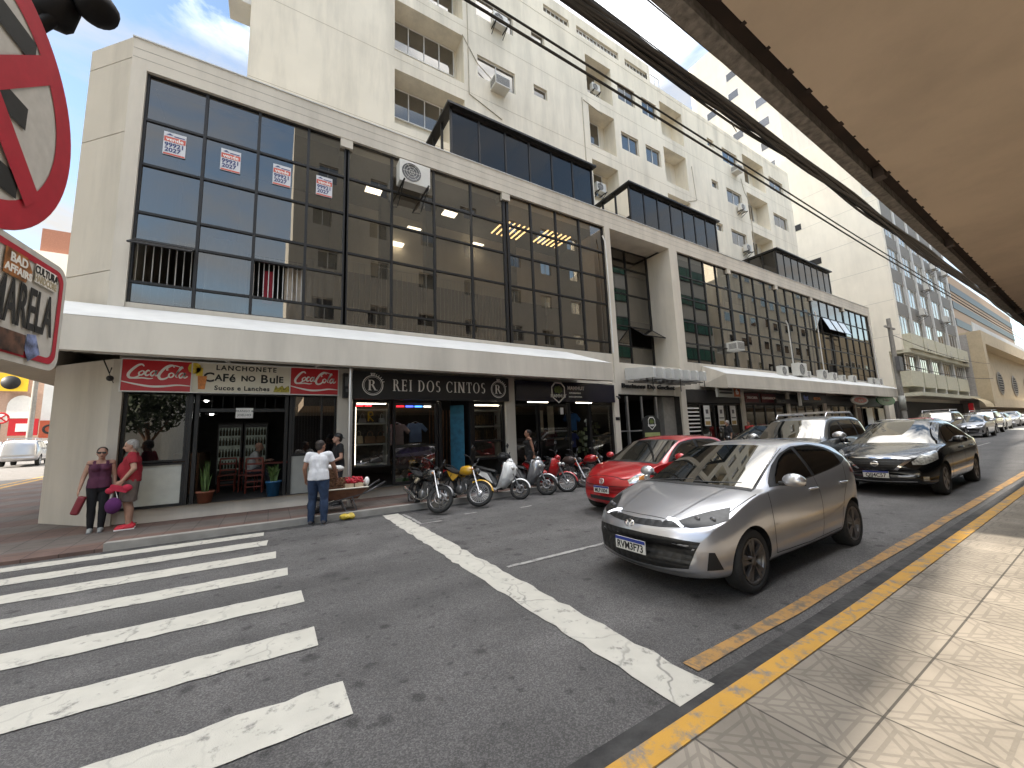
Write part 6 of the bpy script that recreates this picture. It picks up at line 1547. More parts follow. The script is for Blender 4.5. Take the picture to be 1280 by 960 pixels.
c.patch('windscreen', [(.93, -.66), (.97, 0), (.93, .66)], [(.15, -.565), (.19, 0), (.15, .565)], G, 'top', fit=True, off=.012, n=18, k=10)
for sd in (1, -1):
    c.patch('window_trim', [(.72, .985), (0, .995), (-.7, 1.02), (-1.36, 1.08)], [(.66, 1.03), (.38, 1.22), (.1, 1.35), (-.4, 1.405), (-1.0, 1.385), (-1.36, 1.28)], K_, 'side', sd, .003, 22, 7)
    c.patch('side_window', [(.58, 1.01), (.2, 1.01), (-.32, 1.02)], [(.5, 1.08), (.2, 1.28), (-.32, 1.375)], GS, 'side', sd, fit=True, off=.008, n=14, k=6)
    c.patch('side_window', [(-.42, 1.03), (-1.28, 1.095)], [(-.42, 1.38), (-1.0, 1.355), (-1.28, 1.26)], GS, 'side', sd, fit=True, off=.008, n=14, k=6)
    c.line('door_gap', [(.80, .94), (.80, .5), (.76, .30)], .008, M['seam'], 'side', sd, .002); c.line('door_gap', [(-.38, 1.01), (-.40, .3)], .008, M['seam'], 'side', sd, .002); c.line('door_gap', [(.76, .29), (-.40, .29)], .008, M['seam'], 'side', sd, .002)
    h = MB().tube([(-.09, 0, 0), (-.05, .03*sd, 0), (.05, .03*sd, 0), (.09, 0, 0)], .015, 8).build('door_handle', M['paint_red'], c.t); p, _ = c.hit((-.22, 4*sd, .86), (0, -sd, 0)); h.location = p
    c.patch('headlight', [(.40, .645), (.54, .645), (.74, .715)], [(.37, .70), (.52, .79), (.76, .86)], M['lamp_clear'], 'corner', sd, .006, 14, 7, 30)
    c.patch('indicator', [(.57, .70), (.66, .72)], [(.57, .765), (.66, .79)], M['amber'], 'corner', sd, .009, 6, 4, 30)
    c.patch('tail_light', [(.50, .75), (.66, .75)], [(.52, 1.05), (.64, 1.05)], M['tail'], 'rcorner', sd, .006, 8, 8, 35)
    c.patch('fog_light', [(.50, .30), (.58, .30)], [(.50, .39), (.58, .39)], K_, 'corner', sd, .006, 6, 4, 30)
c.line('bumper_gap', [(-.72, .60), (-.45, .575), (0, .57), (.45, .575), (.72, .60)], .012, M['seam'], 'front', 1, .003)
c.patch('lower_grille', [(-.40, .29), (.40, .29)], [(-.44, .36), (.44, .36)], K_, 'front', 1, .005, 12, 4)
c.line('bumper_crease_shade', [(-.66, .45), (0, .43), (.66, .45)], .012, mat('dark_red_line', (.16, .004, .006), .5), 'front', 1, .004)  # darker red strip painted as the shade of a bumper crease
c.line('bonnet_gap', [(1.0, -.74), (1.35, -.71), (1.6, -.60), (1.68, -.45), (1.71, 0), (1.68, .45), (1.6, .60), (1.35, .71), (1.0, .74)], .009, M['seam'], 'top', 1, .002, n=40)
badge_oval(c, 1.795, .655, .062, .062, R(-20), 'VW'); c.plate('MLP1004', 1.818, .50); c.mirror(.56, 1.06, .83, sc=.95)
c.line('wiper', ((.99, -.5), (.95, -.2), (.86, .2)), .02, K_, 'top', 1, .012)
c.patch('rear_window', [(-1.60, -.5), (-1.60, .5)], [(-1.49, -.5), (-1.49, .5)], GS, 'top', 1, .005, 8, 5)

# ---- grey sport utility with roof rails
SU = dict(xF=2.16, xR=-2.18, axles=(1.40, -1.40), rw=.37, arch=.42, W0=.90, sweepF=.24, sweepR=.10, tumble=.20, in0=.06, beltW=.955,
    zt=((2.16, .70), (2.145, .86), (2.10, .98), (2.0, 1.05), (1.6, 1.13), (1.15, 1.18), (.95, 1.23), (.7, 1.40), (.45, 1.58), (.2, 1.70), (-.2, 1.765), (-1.0, 1.775), (-1.7, 1.74), (-1.95, 1.68), (-2.06, 1.45), (-2.12, 1.15), (-2.18, .7)),
    belt=((2.16, .69), (2.05, .93), (1.6, 1.06), (1.0, 1.12), (.2, 1.14), (-1, 1.17), (-1.8, 1.20), (-2.05, 1.15), (-2.18, .68)),
    W=((2.16, .70), (2.1, .80), (1.95, .87), (1.6, .895), (1, .90), (-1.4, .90), (-1.9, .88), (-2.1, .82), (-2.18, .74)),
    zb=((2.16, .50), (2.13, .36), (2.0, .30), (-1.9, .32), (-2.1, .42), (-2.18, .55)))
c = Car(SU, M['paint_grey'], 'parked_car', 'tall metallic grey sport utility vehicle with roof rails behind the silver hatchback', 'car', (12.75, 5.12, gz(12.7)), PI)
SUV = c; c.wheels(M['rim_silver'], 6)
c.patch('windscreen', [(1.0, -.74), (1.04, 0), (1.0, .74)], [(.30, -.66), (.34, 0), (.30, .66)], G, 'top', fit=True, off=.012, n=16, k=8)
for sd in (1, -1):
    c.patch('window_trim', [(.80, 1.15), (-1, 1.18), (-1.95, 1.23)], [(.72, 1.22), (.30, 1.55), (0, 1.63), (-1.2, 1.65), (-1.85, 1.60)], K_, 'side', sd, .003, 24, 6)
    c.patch('side_window', [(.62, 1.18), (.2, 1.17), (-.20, 1.18)], [(.56, 1.28), (.25, 1.52), (-.20, 1.61)], GS, 'side', sd, fit=True, off=.008, n=12, k=6)
    c.patch('side_window', [(-.28, 1.19), (-1.08, 1.20)], [(-.28, 1.61), (-1.08, 1.62)], GS, 'side', sd, fit=True, off=.008, n=12, k=6)
    c.patch('side_window', [(-1.17, 1.21), (-1.88, 1.24)], [(-1.17, 1.61), (-1.80, 1.57)], GS, 'side', sd, fit=True, off=.008, n=12, k=6)
    for x in (.80, -.24, -1.12): c.line('door_gap', [(x, 1.15), (x, .8), (x+(.0 if x > -1 else .12), .42)], .009, M['seam'], 'side', sd, .002)
    for x in (-.10, -1.0):
        h = MB().tube([(-.1, 0, 0), (-.05, .035*sd, 0), (.05, .035*sd, 0), (.1, 0, 0)], .018, 8).build('door_handle', M['chrome'], c.t); p, _ = c.hit((x, 4*sd, 1.02), (0, -sd, 0)); h.location = p
    c.patch('headlight', [(.46, .82), (.80, .90)], [(.46, .95), (.80, 1.02)], M['lamp_clear'], 'corner', sd, .006, 12, 5, 30)
    c.patch('side_step', [(.9, .36), (-.9, .36)], [(.9, .44), (-.9, .44)], K_, 'side', sd, .02, 10, 3)
    r_ = MB().tube([(.1, sd*.60, 1.72), (0, sd*.60, 1.83), (-1.6, sd*.60, 1.84), (-1.75, sd*.60, 1.73)], .02, 8); r_.build('roof_rail', M['alu'], c.t)
c.patch('grille', [(-.5, .66), (.5, .66)], [(-.55, .92), (.55, .92)], M['honeycomb'], 'front', 1, .006, 12, 5)
for x in (-.2, -1.3): MB().box(x-.03, x+.03, -.68, .68, 1.85, 1.88).build('roof_bar', M['alu'], c.t)
c.line('bonnet_gap', [(1.1, -.80), (1.7, -.76), (2.0, -.6), (2.03, 0), (2.0, .6), (1.7, .76), (1.1, .80)], .01, M['seam'], 'top', 1, .002, n=40)
c.plate('QJK2D18', 2.19, .60); c.mirror(.66, 1.22, .93, M['alu'], 1.25)

# ---- black sedan
SE = dict(xF=2.17, xR=-2.28, axles=(1.32, -1.28), rw=.31, arch=.35, W0=.85, sweepF=.36, sweepR=.24, tumble=.36, in0=.07, beltW=.94,
    zt=((2.17, .50), (2.155, .62), (2.11, .72), (2.0, .79), (1.6, .90), (1.2, .965), (1.0, 1.0), (.75, 1.11), (.45, 1.27), (.1, 1.41), (-.3, 1.485), (-.7, 1.49), (-1.1, 1.42), (-1.45, 1.26), (-1.7, 1.12), (-1.95, 1.075), (-2.15, 1.05), (-2.22, .95), (-2.28, .65)),
    belt=((2.17, .49), (2.05, .68), (1.7, .80), (1.0, .93), (.2, .95), (-.8, .98), (-1.5, 1.0), (-2.1, .98), (-2.2, .88), (-2.28, .62)),
    W=((2.17, .60), (2.12, .70), (2.0, .78), (1.75, .83), (1.3, .85), (-1.3, .85), (-1.8, .83), (-2.1, .77), (-2.28, .62)),
    zb=((2.17, .40), (2.15, .28), (2.08, .21), (1.7, .18), (-1.6, .20), (-2.1, .28), (-2.28, .45)))
c = Car(SE, M['paint_black'], 'parked_car', 'glossy black sedan with chrome framed grille in the nearest lane behind the silver hatchback', 'car', (13.35, 3.2, gz(13)), PI, 1.05)
SED = c; c.wheels(M['rim_dark'], 5)
c.patch('windscreen', [(.97, -.70), (1.01, 0), (.97, .70)], [(.0, -.58), (.04, 0), (.0, .58)], G, 'top', fit=True, off=.012, n=18, k=10)
for sd in (1, -1):
    c.patch('side_window', [(.62, .985), (.2, .985), (-.27, 1.0)], [(.52, 1.06), (.2, 1.24), (-.27, 1.36)], GS, 'side', sd, fit=True, off=.008, n=14, k=6)
    c.patch('side_window', [(-.35, 1.0), (-1.25, 1.04)], [(-.35, 1.37), (-.8, 1.355), (-1.25, 1.14)], GS, 'side', sd, fit=True, off=.008, n=14, k=6)
    for x in (.82, -.31, -1.2): c.line('door_gap', [(x, .93), (x, .6), (x+(.0 if x > -1 else .2), .3)], .008, M['seam'], 'side', sd, .002)
    for x in (-.15, -1.05):
        h = MB().tube([(-.1, 0, 0), (-.05, .03*sd, 0), (.05, .03*sd, 0), (.1, 0, 0)], .015, 8).build('door_handle', M['paint_black'], c.t); p, _ = c.hit((x, 4*sd, .86), (0, -sd, 0)); h.location = p
    c.patch('headlight', [(.34, .60), (.52, .60), (.80, .70)], [(.34, .66), (.56, .79), (.84, .86)], M['lamp_clear'], 'corner', sd, .006, 16, 6, 32)
    c.patch('grille_trim', [(.27, .52), (.44, .68)], [(.31, .50), (.52, .69)], M['chrome'], 'front', sd, .014, 8, 3)
    c.patch('fog_light', [(.46, .30), (.56, .30)], [(.46, .38), (.56, .38)], M['lamp_clear'], 'corner', sd, .006, 6, 4, 32)
    c.patch('tail_light', [(.45, .80), (.72, .82)], [(.45, .98), (.72, 1.0)], M['tail'], 'rcorner', sd, .006, 8, 5, 35)
c.patch('grille', [(-.28, .515), (.28, .515)], [(-.46, .70), (.46, .70)], M['honeycomb'], 'front', 1, .006, 14, 5)
c.line('grille_trim', [(-.29, .51), (.29, .51)], .022, M['chrome'], 'front', 1, .013); c.line('grille_trim', [(-.50, .715), (0, .725), (.50, .715)], .02, M['chrome'], 'front', 1, .013)
c.line('bumper_trim', [(-.55, .285), (0, .265), (.55, .285)], .018, M['chrome'], 'front', 1, .01)
badge_oval(c, 2.175, .62, .062, .056, R(-10), 'bar'); c.plate('QJJ4C57', 2.195, .41); c.mirror(.66, 1.03, .87)
c.line('bonnet_gap', [(1.06, -.78), (1.6, -.74), (1.9, -.6), (2.02, 0), (1.9, .6), (1.6, .74), (1.06, .78)], .009, M['seam'], 'top', 1, .002, n=40)

# ---- further cars: copies of these bodies with other paint
def recar(src, paint_m, label, x, y, rz=PI, z=None, s=1.0, tx=None):
    cc = place(src.t, (x, y, gz(x) if z is None else z), rz, label); cc.scale = (s,)*3
    for ch in kids(cc):
        if any(sl.material is src.paint for sl in ch.material_slots):
            ch.data = ch.data.copy()
            for i, m_ in enumerate(ch.data.materials):
                if m_ is src.paint: ch.data.materials[i] = paint_m
    return cc
recar(SED, M['paint_black'], 'dark sedan parked at the far kerb behind the red hatchback', 15.6, 7.5, s=1.05)
recar(silver, M['paint_beige'], 'pale champagne hatchback behind the grey sport utility vehicle', 19.6, 5.1)
recar(SED, M['paint_white'], 'white sedan beyond the champagne hatchback', 25.8, 6.6)
recar(silver, M['paint_red'], 'red hatchback in the row of cars beyond the black sedan', 31.5, 6.9)
recar(SUV, M['paint_black'], 'dark sport utility vehicle in the row of cars near the utility pole', 35.5, 6.9)
recar(silver, M['paint_silver'], 'silver hatchback far up the street right of the utility pole', 39.5, 6.2)
recar(SUV, M['paint_black'], 'dark tall car far up the street before the white one', 46.0, 6.6, s=.92)
recar(silver, M['paint_white'], 'white hatchback far up the street under the oval windows', 53, 7.0)
recar(SED, M['paint_silver'], 'silver sedan farthest right up the street', 62, 7.2)
recar(silver, M['paint_white'], 'white hatchback farthest up the street at the right edge', 68, 6.2)
recar(SED, M['paint_grey'], 'grey sedan far up the street between two white cars', 58, 9.2)
LZc = zl(38)
recar(SUV, M['paint_silver'], 'silver car seen from behind on the cross street at far left', -13.4, 38, R(100), zl(38), .92)
recar(silver, M['paint_white'], 'white car further along the cross street at far left', -15.0, 46, R(100), zl(46), 1.0)
recar(SED, M['paint_silver'], 'pale sedan farthest along the cross street at far left', -19.5, 50, R(100), zl(50), 1.0)
# ================================================================== motorcycles
def wheel_moto(parent, x, r, w, rim_m, spokes=5, name='wheel', thin=False):
    to = MB().lathe([(r*.74, -w*.42), (r*.84, -w*.5), (r*.95, -w*.36), (r, 0), (r*.95, w*.36), (r*.84, w*.5), (r*.74, w*.42)], (0, 0, 0), 'Y', 36).build(name, M['rubber'], parent)
    rb = MB(); rb.lathe([(r*.745, -w*.40), (r*.69, -w*.30), (r*.69, w*.30), (r*.745, w*.40)], (0, 0, 0), 'Y', 36)
    rb.lathe([(.001, -.05), (.035, -.05), (.035, .05), (.001, .05)], (0, 0, 0), 'Y', 12)
    for k in range(spokes):
        a = 2*PI*k/spokes; d = Vector((math.cos(a), 0, math.sin(a)))
        rb.tube([d*.03, d*r*.70], .016 if not thin else .004, 6)
    if thin:
        rb.lathe([(.001, -.055), (.062, -.055), (.07, -.03), (.07, .03), (.062, .055), (.001, .055)], (0, 0, 0), 'Y', 16)
    else:
        rb.lathe([(r*.30, .06), (r*.42, .06), (r*.42, .064), (r*.30, .064), (r*.30, .06)], (0, 0, 0), 'Y', 24); rb.lathe([(r*.30, -.06), (r*.42, -.06), (r*.42, -.064), (r*.30, -.064), (r*.30, -.06)], (0, 0, 0), 'Y', 24)
    rb.build('rim', rim_m, to)
    to.location = (x, 0, r); return to
M['engine'] = mat('engine_metal', (.22, .22, .22), .4, .7, var=.3, scale=20); M['seat'] = mat('seat_vinyl', (.014, .014, .015), .55, var=.15, bump=.2)
M['pipe'] = mat('exhaust_steel', (.40, .39, .37), .25, .9, var=.15)
def moto(label, loc, heading, body_m, kind='street', steer=30, wb=1.28, r=.30, wr=.30, fend_m=None, rim_m=None, spokes=5, thin=False, tank_m=None, lean=7, box=False):
    t_ = thing('motorcycle' if kind == 'street' else 'scooter', label, 'motorcycle', loc, 0, 'motorcycles parked at the far kerb')
    t_.rotation_euler = Euler((R(-lean), 0, R(heading)), 'XYZ')
    xf, xr = wb*.5, -wb*.5; rim_m = rim_m or M['rim_dark']; tank_m = tank_m or body_m; fend_m = fend_m or body_m
    new = []
    def P(mb, name, m, parent=None): o = mb.build(name, m, parent or t_); new.append(o); return o
    # ---- front end, built straight then steered
    hd = Vector((xf-.37, 0, .86 if kind == 'street' else .88)); ax = Vector((xf, 0, r)); up_ = (hd-ax).normalized()
    o0 = len(new)
    new.append(wheel_moto(t_, xf, r, .10 if kind == 'street' else .095, rim_m, spokes, 'wheel', thin))
    f = MB()
    for s_ in (-.075, .075): f.tube([ax+Vector((0, s_, 0)), ax+up_*.30+Vector((0, s_, 0))], .024, 8).tube([ax+up_*.28+Vector((0, s_, 0)), hd+Vector((0, s_, .03))], .017, 8)
    P(f, 'fork', M['alu'] if kind == 'street' else M['grey_plastic'])
    g = MB(); n = 12; v = []
    for i in range(n+1):
        a = R(22+118*i/n) if kind == 'street' else R(12+130*i/n)
        for s_, q in ((-.062, -.03), (-.05, .012), (0, .022), (.05, .012), (.062, -.03)):
            rr = r+.010+q*.8; v.append((xf+rr*math.cos(a), s_, r+rr*math.sin(a)))
    g.add(v, [(i*5+j, i*5+j+1, (i+1)*5+j+1, (i+1)*5+j) for i in range(n) for j in range(4)], True)
    P(g, 'front_fender', fend_m)
    hb = MB(); hz = hd.z+.12
    hb.tube([(hd.x-.20, .36, hz+.06), (hd.x-.10, .30, hz+.07), (hd.x, .10, hz), (hd.x, -.10, hz), (hd.x-.10, -.30, hz+.07), (hd.x-.20, -.36, hz+.06)], .012, 8)
    for s_ in (1, -1):
        hb.tube([(hd.x-.13, s_*.315, hz+.068), (hd.x-.20, s_*.37, hz+.06)], .018, 8); hb.tube([(hd.x-.09, s_*.29, hz+.06), (hd.x-.02, s_*.36, hz+.03)], .006, 5)
    P(hb, 'handlebar', M['black'])
    for s_ in (1, -1):
        mm = MB().tube([(hd.x-.08, s_*.27, hz+.06), (hd.x-.04, s_*.33, hz+.24)], .006, 5); mm.obox((hd.x-.05, s_*.36, hz+.29), .025, .13, .09, (0, R(10), s_*R(10)))
        P(mm, 'mirror', M['black'])
    if kind == 'street':
        P(MB().lathe([(.001, .09), (.05, .085), (.085, .04), (.09, -.02), (.001, -.05)], (hd.x+.11, 0, hd.z-.02), 'X', 20), 'headlight', M['black'])
        P(MB().ball((hd.x+.15, 0, hd.z-.02), .05, .078, .078), 'headlight_lens', M['lamp_clear'])
        P(MB().obox((hd.x+.03, 0, hd.z+.10), .08, .16, .07, (0, R(-35), 0)), 'instrument', M['black'])
        for s_ in (1, -1): P(MB().tube([(hd.x+.05, s_*.06, hd.z-.06), (hd.x+.05, s_*.16, hd.z-.06)], .008, 6).ball((hd.x+.05, s_*.18, hd.z-.06), .03, .03, .022), 'indicator', M['amber'])
    else:
        P(MB().ball((hd.x+.03, 0, hd.z+.08), .10, .15, .09, 14, 10), 'handlebar_cover', body_m)
    front = new[o0:]
    Mst = Matrix.Translation(hd)@Matrix.Rotation(R(steer), 4, up_)@Matrix.Translation(-hd)
    for o in front: o.matrix_basis = Mst@o.matrix_basis
    # ---- frame and rear
    new.append(wheel_moto(t_, xr, wr, .12, rim_m, spokes, 'wheel', thin))
    if kind == 'street':
        fr = MB(); fr.tube([hd, (hd.x-.10, 0, .55), (.12, 0, .32), (-.18, 0, .32), (-.22, 0, .62), (-.62, 0, .72)], .022, 8).tube([hd, (-.2, 0, .70)], .022, 8)
        for s_ in (-.11, .11): fr.tube([(-.18, s_, .36), (xr, s_, wr)], .02, 6); fr.tube([(xr+.02, s_, wr+.02), (xr+.16, s_, .70)], .022, 8)
        P(fr, 'frame', M['black'])
        tk = MB(); v = []; secs = ((.28, .02, .80, .86), (.24, .10, .74, .92), (.10, .145, .70, .955), (-.06, .14, .70, .93), (-.16, .09, .70, .86), (-.20, .05, .71, .80)); nn = 12
        for x, w_, z0, z1 in secs:
            for k in range(nn):
                a = 2*PI*k/nn; v.append((x, w_*math.copysign(abs(math.cos(a))**.7, math.cos(a)), (z0+z1)/2+(z1-z0)/2*math.copysign(abs(math.sin(a))**.8, math.sin(a))))
        tk.add(v, [(i*nn+k, i*nn+(k+1) % nn, (i+1)*nn+(k+1) % nn, (i+1)*nn+k) for i in range(5) for k in range(nn)], True); tk.add(v[:nn], [tuple(range(nn))]); tk.add(v[-nn:], [tuple(range(nn-1, -1, -1))])
        P(tk, 'fuel_tank', tank_m)
        st = MB(); v = []; secs = ((-.16, .09, .72, .80), (-.30, .125, .71, .80), (-.50, .13, .73, .82), (-.66, .11, .77, .87), (-.80, .07, .80, .89))
        for x, w_, z0, z1 in secs:
            for k in range(nn):
                a = 2*PI*k/nn; v.append((x, w_*math.copysign(abs(math.cos(a))**.6, math.cos(a)), (z0+z1)/2+(z1-z0)/2*math.sin(a)))
        st.add(v, [(i*nn+k, i*nn+(k+1) % nn, (i+1)*nn+(k+1) % nn, (i+1)*nn+k) for i in range(4) for k in range(nn)], True); st.add(v[:nn], [tuple(range(nn))]); st.add(v[-nn:], [tuple(range(nn-1, -1, -1))])
        P(st, 'seat', M['seat'])
        for s_ in (1, -1): P(MB().prism([(-.15, s_*.10, .70), (-.34, s_*.13, .55), (-.55, s_*.11, .66), (-.78, s_*.06, .80), (-.55, s_*.10, .77)], (0, s_*.02, 0)), 'side_panel', body_m)
        P(MB().prism([(-.62, -.07, .78), (-.95, -.05, .78), (-1.0, -.04, .70), (-.9, -.05, .62), (-.80, -.07, .72)], (0, .14, 0)), 'rear_fender', M['black']); P(MB().box(-.98, -.92, -.06, .06, .74, .80), 'tail_light', M['tail'])
        en = MB(); en.box(-.16, .14, -.11, .11, .26, .46); en.obox((.10, 0, .52), .16, .16, .22, (0, R(20), 0))
        for k in range(6): en.obox((.075+.0*k, 0, .45+k*.032), .20, .20, .012, (0, R(20), 0))
        en.lathe([(.001, -.15), (.10, -.15), (.11, -.12), (.11, .12), (.10, .15), (.001, .15)], (-.06, 0, .36), 'Y', 18); P(en, 'engine', M['engine'])
        P(MB().tube([(.16, -.08, .50), (.24, -.10, .36), (.05, -.14, .24), (-.30, -.15, .25)], .02, 8).tube([(-.28, -.15, .25), (-.42, -.165, .31), (-.82, -.18, .44)], [.03, .055, .05], 10), 'exhaust', M['pipe'])
        P(MB().tube([(-.05, .10, .30), (-.12, .26, .03)], .012, 6).tube([(-.05, -.2, .28), (-.05, .2, .28)], .012, 6), 'stand', M['black'])
        P(MB().tube([(-.55, .13, .80), (-.85, .12, .92), (-.95, 0, .94), (-.85, -.12, .92), (-.55, -.13, .80)], .012, 6), 'grab_rail', M['black'])
    else:
        cub = kind == 'cub'
        ls = MB(); v = []
        rows = ((hd.x+.10, .13, .95), (hd.x+.12, .20, .86), (hd.x+.11, .25, .70), (hd.x+.03, .24, .48), (hd.x-.06, .19, .33), (hd.x-.16, .15, .25))
        for x, w_, z in rows:
            for k in range(7):
                u = k/6*2-1; v.append((x-.16*abs(u)**1.8, w_*u, z))
        ls.add(v, [(i*7+k, i*7+k+1, (i+1)*7+k+1, (i+1)*7+k) for i in range(5) for k in range(6)], True)
        q = MB(); q.add(v, [(i*7+k, i*7+k+1, (i+1)*7+k+1, (i+1)*7+k) for i in range(5) for k in range(6)], True)
        for i in range(len(q.v)): q.v[i] = (q.v[i][0]-.045, q.v[i][1]*.94, q.v[i][2])
        P(ls, 'leg_shield', body_m); 
        if not cub:
            prof = ((.17, .93), (.235, .82), (.22, .66), (.12, .48), (.0, .33), (-.16, .25), (-.16, .31), (-.06, .46), (.0, .68), (-.02, .90), (.06, .98)); ap = MB(); v2 = []; cxx = sum(a for a, _ in prof)/11; czz = sum(b for _, b in prof)/11
            for yy, sc_ in ((-.20, .55), (-.185, .82), (-.12, .97), (0, 1.03), (.12, .97), (.185, .82), (.20, .55)):
                v2 += [(hd.x+cxx+(a-cxx)*sc_-.06*abs(yy)/.2, yy*(1.0 if b > .4 else .8), czz+(b-czz)*sc_) for a, b in prof]
            ap.add(v2, [(i*11+k, i*11+(k+1) % 11, (i+1)*11+(k+1) % 11, (i+1)*11+k) for i in range(6) for k in range(11)], True); ap.add(v2[:11], [tuple(range(11))]); ap.add(v2[-11:], [tuple(range(10, -1, -1))])
            P(ap, 'front_apron', body_m)
        P(q, 'inner_panel', M['black'])
        for s_ in (1, -1): P(MB().ball((hd.x+.19, s_*.085, .79), .045, .065, .055, 12, 8), 'headlight', M['lamp_clear'])
        bd = MB(); nn = 12; v = []
        secs = ((hd.x-.14, .10, .24, .33), (.05, .13, .22, .34), (-.10, .13, .24, .46), (-.22, .15, .30, .70), (-.45, .16, .42, .74), (-.70, .13, .56, .79), (-.92, .05, .70, .82)) if not cub else ((hd.x-.12, .05, .40, .56), (.0, .06, .36, .54), (-.14, .10, .32, .62), (-.3, .13, .42, .70), (-.6, .12, .52, .74), (-.88, .05, .64, .76))
        for x, w_, z0, z1 in secs:
            for k in range(nn):
                a = 2*PI*k/nn; v.append((x, w_*math.copysign(abs(math.cos(a))**.6, math.cos(a)), (z0+z1)/2+(z1-z0)/2*math.copysign(abs(math.sin(a))**.7, math.sin(a))))
        L = len(secs); bd.add(v, [(i*nn+k, i*nn+(k+1) % nn, (i+1)*nn+(k+1) % nn, (i+1)*nn+k) for i in range(L-1) for k in range(nn)], True); bd.add(v[:nn], [tuple(range(nn))]); bd.add(v[-nn:], [tuple(range(nn-1, -1, -1))])
        P(bd, 'body_shell', M['black'] if not cub else body_m)
        for s_ in (1, -1):
            P(MB().prism([(-.12, s_*.13, .40), (-.30, s_*.155, .66), (-.62, s_*.145, .74), (-.92, s_*.06, .80), (-.66, s_*.14, .66), (-.34, s_*.16, .52)], (0, s_*.025, 0)), 'side_panel', body_m)
            P(MB().prism([(hd.x-.12, s_*.14, .30), (.0, s_*.145, .23), (-.16, s_*.15, .25), (-.16, s_*.15, .29), (.0, s_*.145, .28)], (0, s_*.02, 0)), 'floor_edge', body_m)
        st = MB(); v = []
        for x, w_, z0, z1 in ((-.10, .07, .66, .72), (-.22, .13, .68, .77), (-.45, .15, .72, .80), (-.66, .14, .77, .85), (-.86, .08, .80, .86)):
            for k in range(nn):
                a = 2*PI*k/nn; v.append((x, w_*math.copysign(abs(math.cos(a))**.6, math.cos(a)), (z0+z1)/2+(z1-z0)/2*math.sin(a)))
        st.add(v, [(i*nn+k, i*nn+(k+1) % nn, (i+1)*nn+(k+1) % nn, (i+1)*nn+k) for i in range(4) for k in range(nn)], True); st.add(v[:nn], [tuple(range(nn))]); st.add(v[-nn:], [tuple(range(nn-1, -1, -1))])
        P(st, 'seat', M['seat']); P(MB().ball((-.92, 0, .76), .05, .09, .04), 'tail_light', M['tail'])
        P(MB().obox((-.45, 0, .32), .5, .16, .16), 'engine', M['engine'])
        P(MB().tube([(-.2, -.14, .26), (-.4, -.17, .28), (-.85, -.19, .38)], [.03, .055, .06], 10), 'exhaust', M['grey_plastic'])
        P(MB().tube([(-.12, .10, .26), (-.16, .22, .02)], .012, 6).tube([(-.12, -.10, .26), (-.16, -.22, .05)], .012, 6), 'stand', M['black'])
        for s_ in (-.12,): P(MB().tube([(xr, s_, wr), (xr+.10, s_, .62)], .025, 8), 'shock_absorber', M['grey_plastic'])
        if box: P(MB().ball((-.92, 0, 1.02), .20, .22, .15, 16, 10).box(-1.0, -.7, -.1, .1, .84, .9), 'top_box', M['black'])
    return t_
bk = paint('gloss_black_panel', (.01, .01, .011), .2, .25); yl = paint('yellow_panel', (.55, .30, .01), .0, .3); wt = paint('white_panel', (.80, .80, .79), .0, .45); sv = paint('silver_panel', (.30, .30, .31), .6, .3); rd = paint('red_panel', (.40, .01, .012), .1, .3)
def at_front(x, y, heading, wb=1.28):
    h = R(heading); return (x-math.cos(h)*wb/2, y-math.sin(h)*wb/2, .0)
moto('black street motorcycle with black tank and silver exhaust, nearest the white stop line', at_front(3.2, 8.42, -82), -82, bk, 'street', 40, tank_m=bk, fend_m=bk, rim_m=M['rim_dark'], r=.315, wr=.31)
moto('yellow street motorcycle with round drum hub and spoked wheels', at_front(4.22, 8.5, -80), -80, yl, 'street', 46, rim_m=M['alu'], spokes=22, thin=True, tank_m=yl, r=.315, wr=.31)
moto('white scooter with black seat and black top box', at_front(5.5, 8.72, -62), -62, wt, 'scooter', 30, r=.26, wr=.26, wb=1.30, box=False)
moto('silver and black scooter with top box behind the white scooter', at_front(6.4, 8.78, -70), -70, sv, 'scooter', 34, r=.29, wr=.27, wb=1.30, box=True)
moto('red step through motorcycle nearest the red hatchback', at_front(7.1, 8.72, -70), -70, rd, 'cub', 34, r=.29, wr=.28, wb=1.22, rim_m=M['alu'], spokes=20, thin=True)
moto('dark motorcycle half hidden between the red step through and the red car', at_front(8.0, 9.0, -74), -74, mat('dull_brown_panel', (.05, .03, .025), .5), 'street', 25)
moto('red street motorcycle in front of the sports shop pier', at_front(8.9, 9.0, -74), -74, rd, 'street', 25, tank_m=rd)
# ================================================================== people and the fruit barrow
def solid(mb, name, m, parent, voxel=.011, smooth=3, wrinkle=0.0, seed=0):
    """fuse overlapping shapes into one continuous skin"""
    o = mb.build(name, m, parent)
    r = o.modifiers.new('r', 'REMESH'); r.mode = 'VOXEL'; r.voxel_size = voxel; r.use_smooth_shade = True
    s = o.modifiers.new('s', 'SMOOTH'); s.factor = .5; s.iterations = smooth
    dg = bpy.context.evaluated_depsgraph_get(); me = bpy.data.meshes.new_from_object(o.evaluated_get(dg)); o.modifiers.clear(); old = o.data; o.data = me; bpy.data.meshes.remove(old)
    if wrinkle:
        from mathutils import noise
        nr = [v.normal.copy() for v in me.vertices]
        for v, n in zip(me.vertices, nr):
            p = Vector((v.co.x*9, v.co.y*9, v.co.z*5+seed)); v.co += n*wrinkle*(noise.noise(p)+.5*noise.noise(p*2.3))
        me.update()
    for p in me.polygons: p.use_smooth = True
    return o
SK = {k: mat('skin_'+k, c, .55, var=.06, scale=20) for k, c in (('light', (.42, .24, .17)), ('tan', (.30, .15, .095)), ('dark', (.16, .075, .045)))}
M['hair_grey'] = mat('grey_hair', (.33, .32, .30), .7, var=.3, scale=40, bump=.5, bscale=90); M['hair_dark'] = mat('dark_hair', (.022, .015, .012), .6, var=.3, scale=40, bump=.5, bscale=90)
